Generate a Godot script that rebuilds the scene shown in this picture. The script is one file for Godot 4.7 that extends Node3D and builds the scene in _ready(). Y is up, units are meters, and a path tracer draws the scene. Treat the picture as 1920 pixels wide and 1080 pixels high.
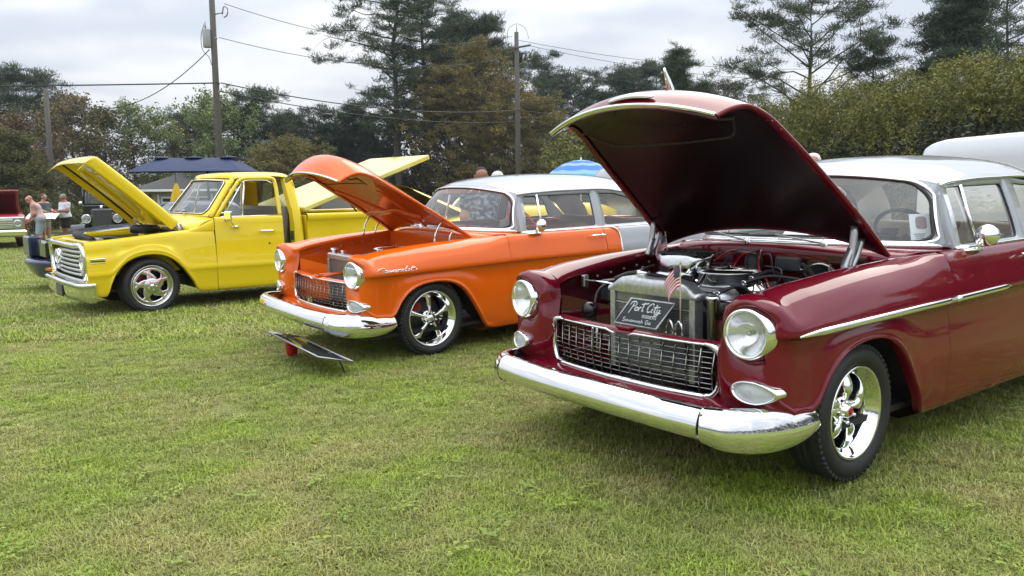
extends Node3D

var rng := RandomNumberGenerator.new()
var M := {}
var names := {}

func _ready():
	rng.seed = 7
	set_camera()
	set_sky()
	materials()
	build_ground()
	build_structures()
	build_trees()
	build_vehicles()
	build_people()
	build_small_things()
	build_grass()

# ---------------------------------------------------------------- view and light
func set_camera():
	var c := Camera3D.new()
	c.name = "camera"
	add_child(c)
	c.position = Vector3(0, 1.371, 0)
	c.rotation = Vector3(-0.1284, 0, 0)
	c.rotation_order = EULER_ORDER_YXZ
	c.rotation.z = -0.0114
	c.fov = rad_to_deg(2.0 * atan(540.0 / 1468.8))
	c.near = 0.05
	c.far = 900.0
	c.current = true

func set_sky():
	var n := FastNoiseLite.new()
	n.seed = 11
	n.noise_type = FastNoiseLite.TYPE_SIMPLEX_SMOOTH
	n.frequency = 1.0
	n.fractal_octaves = 5
	n.fractal_gain = 0.55
	var w := 1024
	var h := 512
	var im := Image.create(w, h, false, Image.FORMAT_RGBF)
	var sd := Vector3(0.35, 0.95, -0.75).normalized()
	for y in h:
		var el := PI * (0.5 - (y + 0.5) / h)
		for x in w:
			var az := TAU * (x + 0.5) / w
			# panorama: u = 0.5 looks along -z
			var d := Vector3(-sin(az) * cos(el), sin(el), cos(az) * cos(el))
			var e := maxf(d.y, 0.0)
			var q := Vector3(d.x, 0, d.z) / (e + 0.13)
			var c := n.get_noise_3d(q.x * 0.5, 3.0, q.z * 0.8)
			var c2 := n.get_noise_3d(q.x * 1.1 + 9.0, 7.0, q.z * 2.2)
			var t := clampf(0.50 + c * 1.35 + c2 * 1.15, 0.0, 1.0)
			var glow: float = pow(maxf(d.dot(sd), 0.0), 5.0)
			var base := Color(0.52, 0.57, 0.645).lerp(Color(0.74, 0.755, 0.78), t)
			var k: float = (0.80 + 1.55 * pow(e, 1.25)) * (1.0 + 0.5 * glow)
			if d.y < 0.0:
				base = Color(0.3, 0.31, 0.26)
				k = 0.8
			im.set_pixel(x, y, Color(base.r * k, base.g * k, base.b * k))
	var pm := PanoramaSkyMaterial.new()
	pm.panorama = ImageTexture.create_from_image(im)
	var s := Sky.new()
	s.sky_material = pm
	var e := Environment.new()
	e.background_mode = Environment.BG_SKY
	e.sky = s
	e.tonemap_mode = Environment.TONE_MAPPER_LINEAR
	e.tonemap_exposure = 1.45
	e.sdfgi_enabled = true
	e.ssao_enabled = true
	e.ssil_enabled = true
	e.fog_enabled = true
	e.fog_density = 0.0004
	e.fog_light_color = Color(0.78, 0.8, 0.84)
	var we := WorldEnvironment.new()
	we.name = "world_environment"
	we.environment = e
	add_child(we)
	var sun := DirectionalLight3D.new()
	sun.name = "sun"
	sun.light_energy = 0.5
	sun.light_color = Color(1.0, 0.965, 0.91)
	sun.light_angular_distance = 55.0
	sun.shadow_enabled = true
	add_child(sun)
	sun.look_at_from_position(sd * 50.0, Vector3.ZERO)

# ---------------------------------------------------------------- naming helpers
func numbered(s: String) -> String:
	if not names.has(s):
		names[s] = 0
		return s
	names[s] += 1
	return "%s_%03d" % [s, names[s]]

func thing(called: String, label: String, category: String, at := Vector3.ZERO, turn := 0.0, group := "") -> Node3D:
	var o := Node3D.new()
	o.name = numbered(called)
	add_child(o)
	o.position = at
	o.rotation.y = turn
	return tag(o, label, category, group)

func tag(o: Node3D, label: String, category: String, group := "") -> Node3D:
	if label != "":
		o.set_meta("label", label)
	if category != "":
		o.set_meta("category", category)
	if group != "":
		o.set_meta("group", group)
	return o

func struct(o: Node3D) -> Node3D:
	o.set_meta("kind", "structure")
	return o

func mk(called: String, b, mat: Material, parent: Node3D = null) -> MeshInstance3D:
	var o := MeshInstance3D.new()
	o.mesh = b.done() if b is MB else b
	o.material_override = mat
	if parent == null:
		o.name = numbered(called)
		add_child(o)
	else:
		o.name = called
		var k := 0
		while parent.has_node(NodePath(o.name)):
			k += 1
			o.name = "%s_%03d" % [called, k]
		parent.add_child(o, true)
	return o

func dup(o: Node3D, at: Vector3, label := "") -> Node3D:
	var c: Node3D = o.duplicate()
	var nm := String(o.name)
	c.name = numbered(nm)
	add_child(c)
	c.position = at
	if label != "":
		c.set_meta("label", label)
	return c

# ---------------------------------------------------------------- mesh helpers
static func cr(p: PackedVector3Array, k: int) -> PackedVector3Array:
	var n := p.size()
	var out := PackedVector3Array()
	if n < 3:
		for i in k + 1:
			out.append(p[0].lerp(p[n - 1], float(i) / k))
		return out
	var d := PackedFloat32Array()
	for i in n - 1:
		d.append(maxf(pow(p[i].distance_to(p[i + 1]), 0.75), 1e-5))
	var m := PackedVector3Array()
	for i in n:
		if i == 0:
			m.append((p[1] - p[0]) / d[0])
		elif i == n - 1:
			m.append((p[n - 1] - p[n - 2]) / d[n - 2])
		else:
			m.append(((p[i] - p[i - 1]) / d[i - 1] * d[i] + (p[i + 1] - p[i]) / d[i] * d[i - 1]) / (d[i] + d[i - 1]))
	for i in n - 1:
		for j in k:
			var t := float(j) / k
			var t2 := t * t
			var t3 := t2 * t
			out.append((2 * t3 - 3 * t2 + 1) * p[i] + (t3 - 2 * t2 + t) * d[i] * m[i] + (3 * t2 - 2 * t3) * p[i + 1] + (t3 - t2) * d[i] * m[i + 1])
	out.append(p[n - 1])
	return out

static func net(rows: Array, ku: int, kv: int) -> Array:
	var a := []
	for r in rows:
		a.append(cr(r, kv))
	var cols: int = a[0].size()
	var out := []
	for i in (rows.size() - 1) * ku + 1:
		var e := PackedVector3Array()
		e.resize(cols)
		out.append(e)
	for c in cols:
		var l := PackedVector3Array()
		for r in a:
			l.append(r[c])
		l = cr(l, ku)
		for i in l.size():
			out[i][c] = l[i]
	return out

static func tb(z: float, zs: Array, vs: Array) -> float:
	# table look-up; zs run down
	if z >= zs[0]:
		return vs[0]
	for i in zs.size() - 1:
		if z >= zs[i + 1]:
			return lerpf(vs[i], vs[i + 1], (z - zs[i]) / (zs[i + 1] - zs[i]))
	return vs[vs.size() - 1]

static func V(a: Array) -> PackedVector3Array:
	var o := PackedVector3Array()
	for p in a:
		o.append(Vector3(p[0], p[1], p[2]))
	return o

static func mir(a: PackedVector3Array) -> PackedVector3Array:
	var o := PackedVector3Array()
	for p in a:
		o.append(Vector3(-p.x, p.y, p.z))
	return o

static func both(a: PackedVector3Array) -> PackedVector3Array:
	# a runs from x = 0 to the left; gives the whole width
	var o := PackedVector3Array()
	for i in range(a.size() - 1, 0, -1):
		o.append(Vector3(-a[i].x, a[i].y, a[i].z))
	o.append_array(a)
	return o

static func round_poly(p: PackedVector3Array, r: float, n := 5) -> PackedVector3Array:
	var o := PackedVector3Array()
	var c := p.size()
	for i in c:
		var a := p[(i + c - 1) % c] - p[i]
		var b := p[(i + 1) % c] - p[i]
		var ra := minf(r, a.length() * 0.48)
		var rb := minf(r, b.length() * 0.48)
		var s := p[i] + a.normalized() * ra
		var e := p[i] + b.normalized() * rb
		for j in n + 1:
			var t := float(j) / n
			o.append(s.lerp(p[i], t).lerp(p[i].lerp(e, t), t))
	return o

static func repeat_poly(p: PackedVector3Array, n := 5) -> PackedVector3Array:
	var o := PackedVector3Array()
	for q in p:
		for j in n + 1:
			o.append(q)
	return o

class MB:
	var st := SurfaceTool.new()
	var count := 0
	var xf := Transform3D()
	func _init():
		st.begin(Mesh.PRIMITIVE_TRIANGLES)
		st.set_smooth_group(0)
	func flat() -> MB:
		st.set_smooth_group(-1)
		return self
	func smooth(g := 0) -> MB:
		st.set_smooth_group(g)
		return self
	func at(t: Transform3D) -> MB:
		xf = t
		return self
	func tri(a: Vector3, b: Vector3, c: Vector3, ua := Vector2.ZERO, ub := Vector2.ZERO, uc := Vector2.ZERO):
		if (b - a).cross(c - a).length_squared() < 1e-16:
			return
		st.set_uv(ua)
		st.add_vertex((xf * a).snapped(Vector3.ONE * 0.00005))
		st.set_uv(ub)
		st.add_vertex((xf * b).snapped(Vector3.ONE * 0.00005))
		st.set_uv(uc)
		st.add_vertex((xf * c).snapped(Vector3.ONE * 0.00005))
		count += 1
	func quad(a: Vector3, b: Vector3, c: Vector3, d: Vector3):
		tri(a, b, c, Vector2(0, 0), Vector2(1, 0), Vector2(1, 1))
		tri(a, c, d, Vector2(0, 0), Vector2(1, 1), Vector2(0, 1))
	func grid(g: Array, closed := false) -> MB:
		var nr := g.size()
		var nc: int = g[0].size()
		for i in nr - 1:
			for j in (nc if closed else nc - 1):
				var k := (j + 1) % nc
				var u0 := Vector2(float(j) / maxi(nc - 1, 1), float(i) / (nr - 1))
				var u1 := Vector2(float(j + 1) / maxi(nc - 1, 1), float(i + 1) / (nr - 1))
				tri(g[i][j], g[i][k], g[i + 1][k], u0, Vector2(u1.x, u0.y), u1)
				tri(g[i][j], g[i + 1][k], g[i + 1][j], u0, u1, Vector2(u0.x, u1.y))
		return self
	func fan(p: PackedVector3Array) -> MB:
		var c := Vector3.ZERO
		for q in p:
			c += q
		c /= p.size()
		for i in p.size():
			tri(c, p[i], p[(i + 1) % p.size()])
		return self
	func tube(path: PackedVector3Array, r, sides := 8, closed := false, caps := true, squash := Vector2.ONE, up := Vector3.UP) -> MB:
		# r: a number, or one per point
		var n := path.size()
		var g := []
		for i in n:
			var a := path[(i + n - 1) % n] if closed or i > 0 else path[i]
			var b := path[(i + 1) % n] if closed or i < n - 1 else path[i]
			var t := (b - a).normalized()
			var s := t.cross(up)
			if s.length() < 0.05:
				s = t.cross(Vector3(1, 0.02, 0.01))
			s = s.normalized()
			var w := s.cross(t).normalized()
			var row := PackedVector3Array()
			var rr: float = r if (r is float or r is int) else r[i]
			for j in sides:
				var an := TAU * j / sides
				row.append(path[i] + (s * cos(an) * squash.x + w * sin(an) * squash.y) * rr)
			g.append(row)
		if closed:
			g.append(g[0])
		grid(g, true)
		if caps and not closed:
			var rev: PackedVector3Array = g[0].duplicate()
			rev.reverse()
			fan(rev)
			fan(g[n - 1])
		return self
	func lathe(prof: Array, segs := 32, axis := Basis(), org := Vector3.ZERO) -> MB:
		# prof of [radius, along]; the axis is the basis' z
		var g := []
		for p in prof:
			var row := PackedVector3Array()
			for j in segs:
				var an := TAU * j / segs
				row.append(org + axis * Vector3(cos(an) * p[0], sin(an) * p[0], p[1]))
			g.append(row)
		grid(g, true)
		return self
	func box(c: Vector3, s: Vector3, b := 0.0, ax := Basis()) -> MB:
		# a box with chamfered edges
		var h := s * 0.5
		b = minf(b, minf(h.x, minf(h.y, h.z)) * 0.9)
		st.set_smooth_group(-1)
		var f := func(x: float, y: float, z: float, k: int) -> Vector3:
			var v := Vector3(x * (h.x - (0.0 if k == 0 else b)), y * (h.y - (0.0 if k == 1 else b)), z * (h.z - (0.0 if k == 2 else b)))
			return c + ax * v
		for k in 3:
			for s1: float in [-1.0, 1.0]:
				var q := []
				for e in [[-1, -1], [1, -1], [1, 1], [-1, 1]]:
					var v := Vector3()
					v[k] = s1
					v[(k + 1) % 3] = e[0]
					v[(k + 2) % 3] = e[1]
					q.append(f.call(v.x, v.y, v.z, k))
				if s1 > 0:
					quad(q[0], q[3], q[2], q[1])
				else:
					quad(q[0], q[1], q[2], q[3])
		if b > 0.0:
			for k in 3:
				var i := (k + 1) % 3
				var j := (k + 2) % 3
				for si: float in [-1.0, 1.0]:
					for sj: float in [-1.0, 1.0]:
						var v := Vector3()
						v[i] = si
						v[j] = sj
						v[k] = -1
						var a0: Vector3 = f.call(v.x, v.y, v.z, i)
						var a1: Vector3 = f.call(v.x, v.y, v.z, j)
						v[k] = 1
						var b0: Vector3 = f.call(v.x, v.y, v.z, i)
						var b1: Vector3 = f.call(v.x, v.y, v.z, j)
						if si * sj > 0:
							quad(a0, a1, b1, b0)
						else:
							quad(a0, b0, b1, a1)
			for x: float in [-1.0, 1.0]:
				for y: float in [-1.0, 1.0]:
					for z: float in [-1.0, 1.0]:
						var p0: Vector3 = f.call(x, y, z, 0)
						var p1: Vector3 = f.call(x, y, z, 1)
						var p2: Vector3 = f.call(x, y, z, 2)
						if x * y * z > 0:
							tri(p0, p2, p1)
						else:
							tri(p0, p1, p2)
		st.set_smooth_group(0)
		return self
	func prism(p: PackedVector3Array, d: Vector3) -> MB:
		# a flat outline pushed along d
		var pts := PackedVector2Array()
		var nrm := Vector3.ZERO
		for i in p.size():
			nrm += p[i].cross(p[(i + 1) % p.size()])
		nrm = nrm.normalized()
		var ux := (p[1] - p[0]).normalized()
		var uy := nrm.cross(ux)
		for q in p:
			pts.append(Vector2(q.dot(ux), q.dot(uy)))
		var ix := Geometry2D.triangulate_polygon(pts)
		st.set_smooth_group(-1)
		var back := nrm.dot(d) < 0.0
		for i in range(0, ix.size(), 3):
			var a := p[ix[i]]
			var b := p[ix[i + 1]]
			var c := p[ix[i + 2]]
			if (b - a).cross(c - a).dot(d) > 0.0:
				var t := b
				b = c
				c = t
			tri(a, c, b)
			tri(a + d, b + d, c + d)
		for i in p.size():
			var a := p[i]
			var b := p[(i + 1) % p.size()]
			if back:
				quad(a, b, b + d, a + d)
			else:
				quad(b, a, a + d, b + d)
		st.set_smooth_group(0)
		return self
	func done() -> ArrayMesh:
		st.generate_normals()
		st.index()
		return st.commit()

# ---------------------------------------------------------------- materials
func lin(r: float, g: float, b: float, a := 1.0) -> Color:
	var c := Color(r, g, b).linear_to_srgb()
	c.a = a
	return c

func mat(r: float, g: float, b: float, rough := 0.6, metal := 0.0) -> StandardMaterial3D:
	var m := StandardMaterial3D.new()
	m.albedo_color = lin(r, g, b)
	m.roughness = rough
	m.metallic = metal
	return m

func paint(r: float, g: float, b: float, rough := 0.35, metal := 0.0) -> StandardMaterial3D:
	var m := mat(r, g, b, rough, metal)
	m.metallic_specular = 0.12
	m.clearcoat_enabled = true
	m.clearcoat = 1.0
	m.clearcoat_roughness = 0.012
	return m

func noise_tex(freq: float, oct: int, ramp: Array, size := 512, sd := 1, normal := 0.0, kind := FastNoiseLite.TYPE_SIMPLEX_SMOOTH) -> NoiseTexture2D:
	var n := FastNoiseLite.new()
	n.noise_type = kind
	n.frequency = freq
	n.fractal_octaves = oct
	n.seed = sd
	var t := NoiseTexture2D.new()
	t.width = size
	t.height = size
	t.seamless = true
	t.noise = n
	if normal > 0.0:
		t.as_normal_map = true
		t.bump_strength = normal
	if ramp.size():
		var g := Gradient.new()
		var go := PackedFloat32Array()
		var gc := PackedColorArray()
		for r in ramp:
			go.append(r[0])
			gc.append(r[1])
		g.offsets = go
		g.colors = gc
		t.color_ramp = g
	return t

func textured(freq: float, oct: int, ramp: Array, scale: float, rough := 0.8, bump := 0.0, sd := 3) -> StandardMaterial3D:
	var m := StandardMaterial3D.new()
	m.albedo_texture = noise_tex(freq, oct, ramp, 512, sd)
	m.roughness = rough
	m.uv1_triplanar = true
	m.uv1_scale = Vector3.ONE * scale
	if bump > 0.0:
		m.normal_enabled = true
		m.normal_texture = noise_tex(freq * 1.6, oct, [], 512, sd + 5, bump)
	return m

func glass(r: float, g: float, b: float, a: float) -> StandardMaterial3D:
	var m := StandardMaterial3D.new()
	m.transparency = BaseMaterial3D.TRANSPARENCY_ALPHA
	m.albedo_color = lin(r, g, b, a)
	m.roughness = 0.02
	m.metallic_specular = 0.5
	return m

func materials():
	M.chrome = mat(0.90, 0.91, 0.92, 0.04, 1.0)
	M.polished = mat(0.72, 0.72, 0.72, 0.16, 1.0)
	M.reflector = mat(0.70, 0.71, 0.72, 0.15, 1.0)
	M.alum = textured(0.02, 4, [[0.0, lin(0.42, 0.43, 0.43)], [0.5, lin(0.55, 0.56, 0.56)], [1.0, lin(0.68, 0.68, 0.68)]], 3.0, 0.36, 1.0)
	M.alum.metallic = 0.9
	M.grille_chrome = mat(0.34, 0.33, 0.31, 0.12, 1.0)
	M.steel = mat(0.35, 0.35, 0.36, 0.35, 1.0)
	M.dark_steel = mat(0.08, 0.08, 0.085, 0.45, 0.8)
	M.black = mat(0.012, 0.012, 0.013, 0.5)
	M.gloss_black = paint(0.008, 0.008, 0.009, 0.3)
	M.rubber = textured(0.08, 3, [[0.0, lin(0.010, 0.010, 0.011)], [1.0, lin(0.026, 0.025, 0.025)]], 4.0, 0.62, 0.6)
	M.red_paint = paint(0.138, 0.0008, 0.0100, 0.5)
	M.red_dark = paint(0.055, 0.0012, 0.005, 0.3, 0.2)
	M.orange_paint = paint(0.74, 0.118, 0.003, 0.4)
	M.white_paint = paint(0.35, 0.37, 0.395, 0.5)
	M.yellow_paint = paint(0.80, 0.595, 0.014, 0.4)
	M.pale_yellow = paint(0.68, 0.62, 0.19, 0.5)
	M.glass = glass(0.75, 0.85, 0.85, 0.06)
	M.tint = glass(0.05, 0.07, 0.07, 0.45)
	M.lens = glass(0.9, 0.92, 0.92, 0.10)
	M.lens.normal_enabled = true
	M.cream = textured(0.03, 3, [[0.0, lin(0.42, 0.36, 0.26)], [1.0, lin(0.52, 0.45, 0.34)]], 2.0, 0.6, 0.5)
	M.taupe = textured(0.03, 3, [[0.0, lin(0.17, 0.125, 0.095)], [1.0, lin(0.23, 0.175, 0.14)]], 2.0, 0.6, 0.5)
	M.grey_vinyl = textured(0.03, 3, [[0.0, lin(0.16, 0.16, 0.15)], [1.0, lin(0.22, 0.22, 0.21)]], 2.0, 0.6, 0.5)
	M.maroon_vinyl = mat(0.07, 0.008, 0.012, 0.5)
	M.white = mat(0.75, 0.76, 0.77, 0.5)
	M.paper = mat(0.72, 0.80, 0.80, 0.6)
	M.amber = paint(0.55, 0.13, 0.01, 0.2)
	M.red_plastic = paint(0.42, 0.008, 0.012, 0.35)
	M.light_lens = textured(0.1, 2, [[0.0, lin(0.35, 0.37, 0.37)], [1.0, lin(0.6, 0.62, 0.62)]], 8.0, 0.15, 2.0)
	M.caliper = paint(0.35, 0.006, 0.01, 0.4)
	M.ink = mat(0.02, 0.022, 0.03, 0.6)
	M.navy = paint(0.012, 0.02, 0.075, 0.35)
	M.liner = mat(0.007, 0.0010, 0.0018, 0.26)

# ---------------------------------------------------------------- the two fifties cars
# local axes: x to the car's left, y up, z forward; z = 0 at the headlights, front axle at z = -0.626
const AX := -0.626
const RX := -3.56

static func arch_bottom(z: float) -> float:
	if z > -1.25:
		return tb(z, [-0.10, -0.18, -0.24, -0.27, -0.31, -0.37, -0.46, -0.58, -0.72, -0.83, -0.91, -0.98, -1.05, -1.10, -1.17, -1.25], [0.43, 0.425, 0.42, 0.45, 0.525, 0.60, 0.652, 0.678, 0.678, 0.65, 0.60, 0.52, 0.41, 0.325, 0.24, 0.215])
	if z > -4.0 and z < -3.10:
		var q := (z - RX) / 0.44
		return maxf(0.215, 0.20 + 0.42 * sqrt(maxf(0.0, 1.0 - q * q)))
	if z <= -4.0:
		return lerpf(0.24, 0.36, clampf((-4.0 - z) / 0.6, 0.0, 1.0))
	return 0.215

static func side_row(z: float, out := 0.0) -> PackedVector3Array:
	var o := PackedVector3Array()
	var b := arch_bottom(z)
	var cy := 0.757 - 0.017 * z if z > -1.5 else 0.783
	if z > -1.402:
		var xi := tb(z, [-0.10, -0.20, -0.38, -0.65, -0.86, -1.14, -1.40], [0.60, 0.625, 0.65, 0.68, 0.70, 0.725, 0.75])
		var yi := tb(z, [-0.10, -0.20, -0.38, -0.65, -0.86, -1.14, -1.40], [0.868, 0.893, 0.912, 0.938, 0.957, 0.985, 1.005])
		var xc := tb(z, [-1.1, -1.4], [0.755, 0.866])
		var yc := tb(z, [-0.10, -0.28, -0.62, -1.10, -1.40], [0.928, 0.955, 0.983, 1.0, 1.005])
		var w := clampf((-z - 0.9) / 0.5, 0.0, 1.0)
		o.append(Vector3(xi, yi - 0.018, z))
		o.append(Vector3(xi, yi, z))
		o.append(Vector3(lerpf(xi, xc, 0.45), lerpf(yi, yc + 0.006 * w, 0.72), z))
		o.append(Vector3(xc, yc, z))
		o.append(Vector3(lerpf(0.84, 0.892, w), yc - 0.028 - 0.011 * w, z))
		o.append(Vector3(lerpf(0.90, 0.915, w), yc - lerpf(0.085, 0.105, w), z))
	else:
		o.append(Vector3(0.80, 1.0, z))
		o.append(Vector3(0.833, 1.014, z))
		o.append(Vector3(0.853, 1.014, z))
		o.append(Vector3(0.870, 1.002, z))
		o.append(Vector3(0.893, 0.966, z))
		o.append(Vector3(0.915, 0.90, z))
	var fade := clampf((-z - 1.3) / 1.6, 0.0, 1.0)
	var bulge := 0.030 * (1.0 - fade)
	o.append(Vector3(0.937, cy + 0.045, z))
	o.append(Vector3(0.940, cy + 0.008, z))
	o.append(Vector3(0.939 - bulge * 0.6, cy - 0.003, z))
	o.append(Vector3(0.936 - bulge, cy - 0.012, z))
	var y0 := cy - 0.03
	var yb := minf(b, y0 - 0.03)
	var span := y0 - yb
	var lipx := 0.936 if b > 0.25 and z > -1.3 else lerpf(0.936, 0.905, clampf((0.42 - b) / 0.2, 0.0, 1.0))
	if z < -1.2 and b < 0.3:
		o.append_array(PackedVector3Array([Vector3(0.922, yb + span * 0.62, z), Vector3(0.914, yb + span * 0.3, z), Vector3(0.904, yb + 0.07, z), Vector3(0.894, yb + 0.03, z), Vector3(0.882, yb + 0.006, z), Vector3(0.855, yb - 0.004, z)]))
		return side_finish(o, z, out)
	o.append(Vector3(0.922, yb + span * 0.62, z))
	o.append(Vector3(lerpf(0.918, lipx, 0.35), yb + minf(span * 0.3, 0.075), z))
	o.append(Vector3(lipx - 0.008, yb + minf(span * 0.2, 0.034), z))
	o.append(Vector3(lipx, yb + 0.012, z))
	o.append(Vector3(lipx - 0.006, yb, z))
	o.append(Vector3(lipx - 0.05, yb - 0.004, z))
	if z > -0.35:
		for i in range(10, 16):
			o[i].x -= 0.026 * clampf((z + 0.35) / 0.12, 0.0, 1.0)
	return side_finish(o, z, out)

static func side_finish(o: PackedVector3Array, z: float, out: float) -> PackedVector3Array:
	if z < -4.0:
		# the tail closes in
		var t := clampf((-4.0 - z) / 0.75, 0.0, 1.0)
		for i in o.size():
			o[i].x *= 1.0 - 0.10 * t * t
			o[i].y -= 0.03 * t * t
	if out != 0.0:
		for i in o.size():
			o[i].x += out
			o[i].y += out * 0.5 if i < 4 else 0.0
	return o

func side_panel(zs: Array, left: bool, from := 0, to := 99, out := 0.0, ku := 2, kv := 3) -> MB:
	var rows := []
	for z in zs:
		var r := side_row(z, out).slice(from, to)
		rows.append(r if left else mir(r))
	return MB.new().grid(net(rows, ku, kv))

static func hl_center(s: float) -> Vector3:
	return Vector3(0.760 * s, 0.772, 0.0)

func fender_front(left: bool, mb: MB) -> MB:
	# the nose of the wing: spokes from its outline in to the headlight ring
	var o := side_row(-0.10)
	var outer := PackedVector3Array()
	var ix := [1, 2, 3, 4, 5, 6, 7, 8, 9, 10, 11, 12, 13, 14]
	for i in ix:
		outer.append(o[i])
	outer.append_array(V([[0.86, 0.40, -0.06], [0.72, 0.40, -0.03], [0.60, 0.41, -0.04], [0.565, 0.47, -0.05], [0.557, 0.56, -0.055], [0.56, 0.66, -0.06], [0.572, 0.755, -0.085], [0.585, 0.82, -0.10]]))
	var c := hl_center(1.0)
	var n := outer.size()
	var mid := PackedVector3Array()
	var near := PackedVector3Array()
	var ring := PackedVector3Array()
	var inn := PackedVector3Array()
	for i in n:
		var d := Vector3(outer[i].x - c.x, outer[i].y - c.y, 0).normalized()
		var e := outer[i]
		ring.append(c + d * 0.119 + Vector3(0, 0, 0.004 - 0.045 * maxf(d.x, 0.0) + 0.026 * maxf(d.y, 0.0)))
		inn.append(c + d * 0.10 + Vector3(0, 0, -0.06))
		var fwd := 0.030
		if d.y > 0.3:
			fwd = 0.052 * d.y
		var p := c + (e - c) * 0.62
		if d.y > 0.2:
			p = c + d * lerpf(0.125, 0.134, d.y)
		elif d.y < -0.5:
			p = c + (e - c) * 0.6
		p.z = lerpf(e.z, 0.0, 0.8) + fwd - 0.05 * clampf((p.x - 0.84) / 0.08, 0.0, 1.0)
		if p.x < 0.62:
			p.z = minf(p.z, -0.012)
		mid.append(p)
		var q := e.lerp(p, 0.5)
		q.z = lerpf(e.z, p.z, 0.72)
		if d.y > 0.2:
			q.y += 0.012
			q.x += 0.008 * signf(d.x)
		elif d.y < -0.4:
			q.z += 0.006
		near.append(q)
	var rows := [outer, near, mid, ring, inn]
	var cols := []
	for r: PackedVector3Array in rows:
		var q := r.duplicate()
		q.append(r[0])
		cols.append(q if left else mir(q))
	# the rim follows the wing's own points so that the two meet
	var g := net(cols, 4, 3)
	g.reverse()
	return mb.grid(g)

func chrome_tube(pts: PackedVector3Array, r: float, parent: Node3D, called := "trim", m: Material = null, k := 4, squash := Vector2.ONE) -> MeshInstance3D:
	return mk(called, MB.new().tube(cr(pts, k), r, 8, false, true, squash), M.chrome if m == null else m, parent)

# glasshouse side: z along, h from belt (0) to drip rail (1)
static func drip_y(z: float) -> float:
	return tb(z, [-1.60, -1.75, -2.1, -2.6, -2.8, -3.0, -3.12, -3.22, -3.36, -3.48, -3.6], [1.350, 1.366, 1.382, 1.388, 1.380, 1.352, 1.320, 1.275, 1.17, 1.08, 1.03])

static func gh(z: float, y: float, out := 0.0) -> Vector3:
	var h := clampf((y - 1.01) / 0.375, 0.0, 1.1)
	return Vector3(lerpf(0.833, 0.700, pow(h, 1.25)) + out, y, z)

func gh_poly(a: Array, out := 0.0) -> PackedVector3Array:
	var o := PackedVector3Array()
	for p in a:
		o.append(gh(p[0], p[1], out))
	return o

func window_cell(root: Node3D, win: Array, cell: Array, s: float, body: Material, r := 0.035, pane_called := "side_window"):
	# painted surround between the cell and the opening, rubber, bright edge, pane
	var k := 5
	var wi := round_poly(gh_poly(win), r, k)
	var ce := repeat_poly(gh_poly(cell), k)
	var wi2 := round_poly(gh_poly(win, -0.028), r, k)
	# finer steps along the straight runs
	var f := func(p: PackedVector3Array) -> PackedVector3Array:
		var o := PackedVector3Array()
		for i in p.size():
			var b := p[(i + 1) % p.size()]
			o.append(p[i])
			if i % (k + 1) == k:
				for j in range(1, 6):
					o.append(p[i].lerp(b, j / 6.0))
		return o
	wi = f.call(wi)
	ce = f.call(ce)
	wi2 = f.call(wi2)
	for i in wi.size():
		wi[i] = gh(wi[i].z, wi[i].y)
		wi2[i] = gh(wi2[i].z, wi2[i].y, -0.028)
		ce[i] = gh(ce[i].z, ce[i].y)
	var w2 := wi.duplicate()
	if s < 0:
		wi = mir(wi)
		ce = mir(ce)
		wi2 = mir(wi2)
	var g := [ce, wi, wi2]
	for i in 3:
		g[i].append(g[i][0])
	mk("window_frame", MB.new().grid(g), body, root)
	var c := Vector3(gh(-2.1, 1.19).x * s, 1.19, 0)
	var rim := PackedVector3Array()
	for q in w2:
		rim.append(Vector3((q.x - 0.010) * s, q.y, q.z))
	var pane := MB.new().smooth()
	var cz := 0.0
	var cyy := 0.0
	for q in rim:
		cz += q.z / rim.size()
		cyy += q.y / rim.size()
	var cen := gh(cz, cyy, -0.010)
	cen.x *= s
	var rings := []
	for i in 5:
		var row := PackedVector3Array()
		for q in rim:
			var t := i / 4.0
			var z := lerpf(cz, q.z, t)
			var y := lerpf(cyy, q.y, t)
			var p := gh(z, y, -0.012)
			p.x *= s
			row.append(p)
		row.append(row[0])
		rings.append(row)
	pane.grid(rings)
	mk(pane_called, pane, M.glass, root)
	mk("window_seal", MB.new().tube(rim, 0.007, 6, true), M.black, root)

func hood_rows(nose := 0.0) -> Array:
	var side := V([[0.745, 0.995, -1.27], [0.725, 0.978, -1.0], [0.69, 0.945, -0.65], [0.655, 0.915, -0.38], [0.622, 0.892, -0.21], [0.597, 0.85, -0.115], [0.574, 0.775, -0.06], [0.56, 0.70, -0.028]])
	var cen := V([[0, 1.06, -1.16], [0, 1.052, -0.95], [0, 1.03, -0.62], [0, 0.992, -0.34], [0, 0.95, -0.12], [0, 0.895, 0.0], [0, 0.805, 0.062], [0, 0.712, 0.080]])
	var ny := [0.0, 0.0, 0.2, 0.6, 1.0, 1.0, 0.6, 0.0]
	for i in cen.size():
		cen[i] += Vector3(0, nose * ny[i], nose * ny[i] * 0.5)
	var fr := [0.0, 0.28, 0.55, 0.78, 0.93, 1.0]
	var g := [0.0, 0.05, 0.22, 0.52, 0.84, 1.0]
	var rows := []
	for i in side.size():
		var r := PackedVector3Array()
		for j in fr.size():
			r.append(Vector3(side[i].x * fr[j], lerpf(cen[i].y, side[i].y, g[j]), lerpf(cen[i].z, side[i].z, pow(fr[j], 2.0))))
		rows.append(both(r))
	return rows

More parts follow.
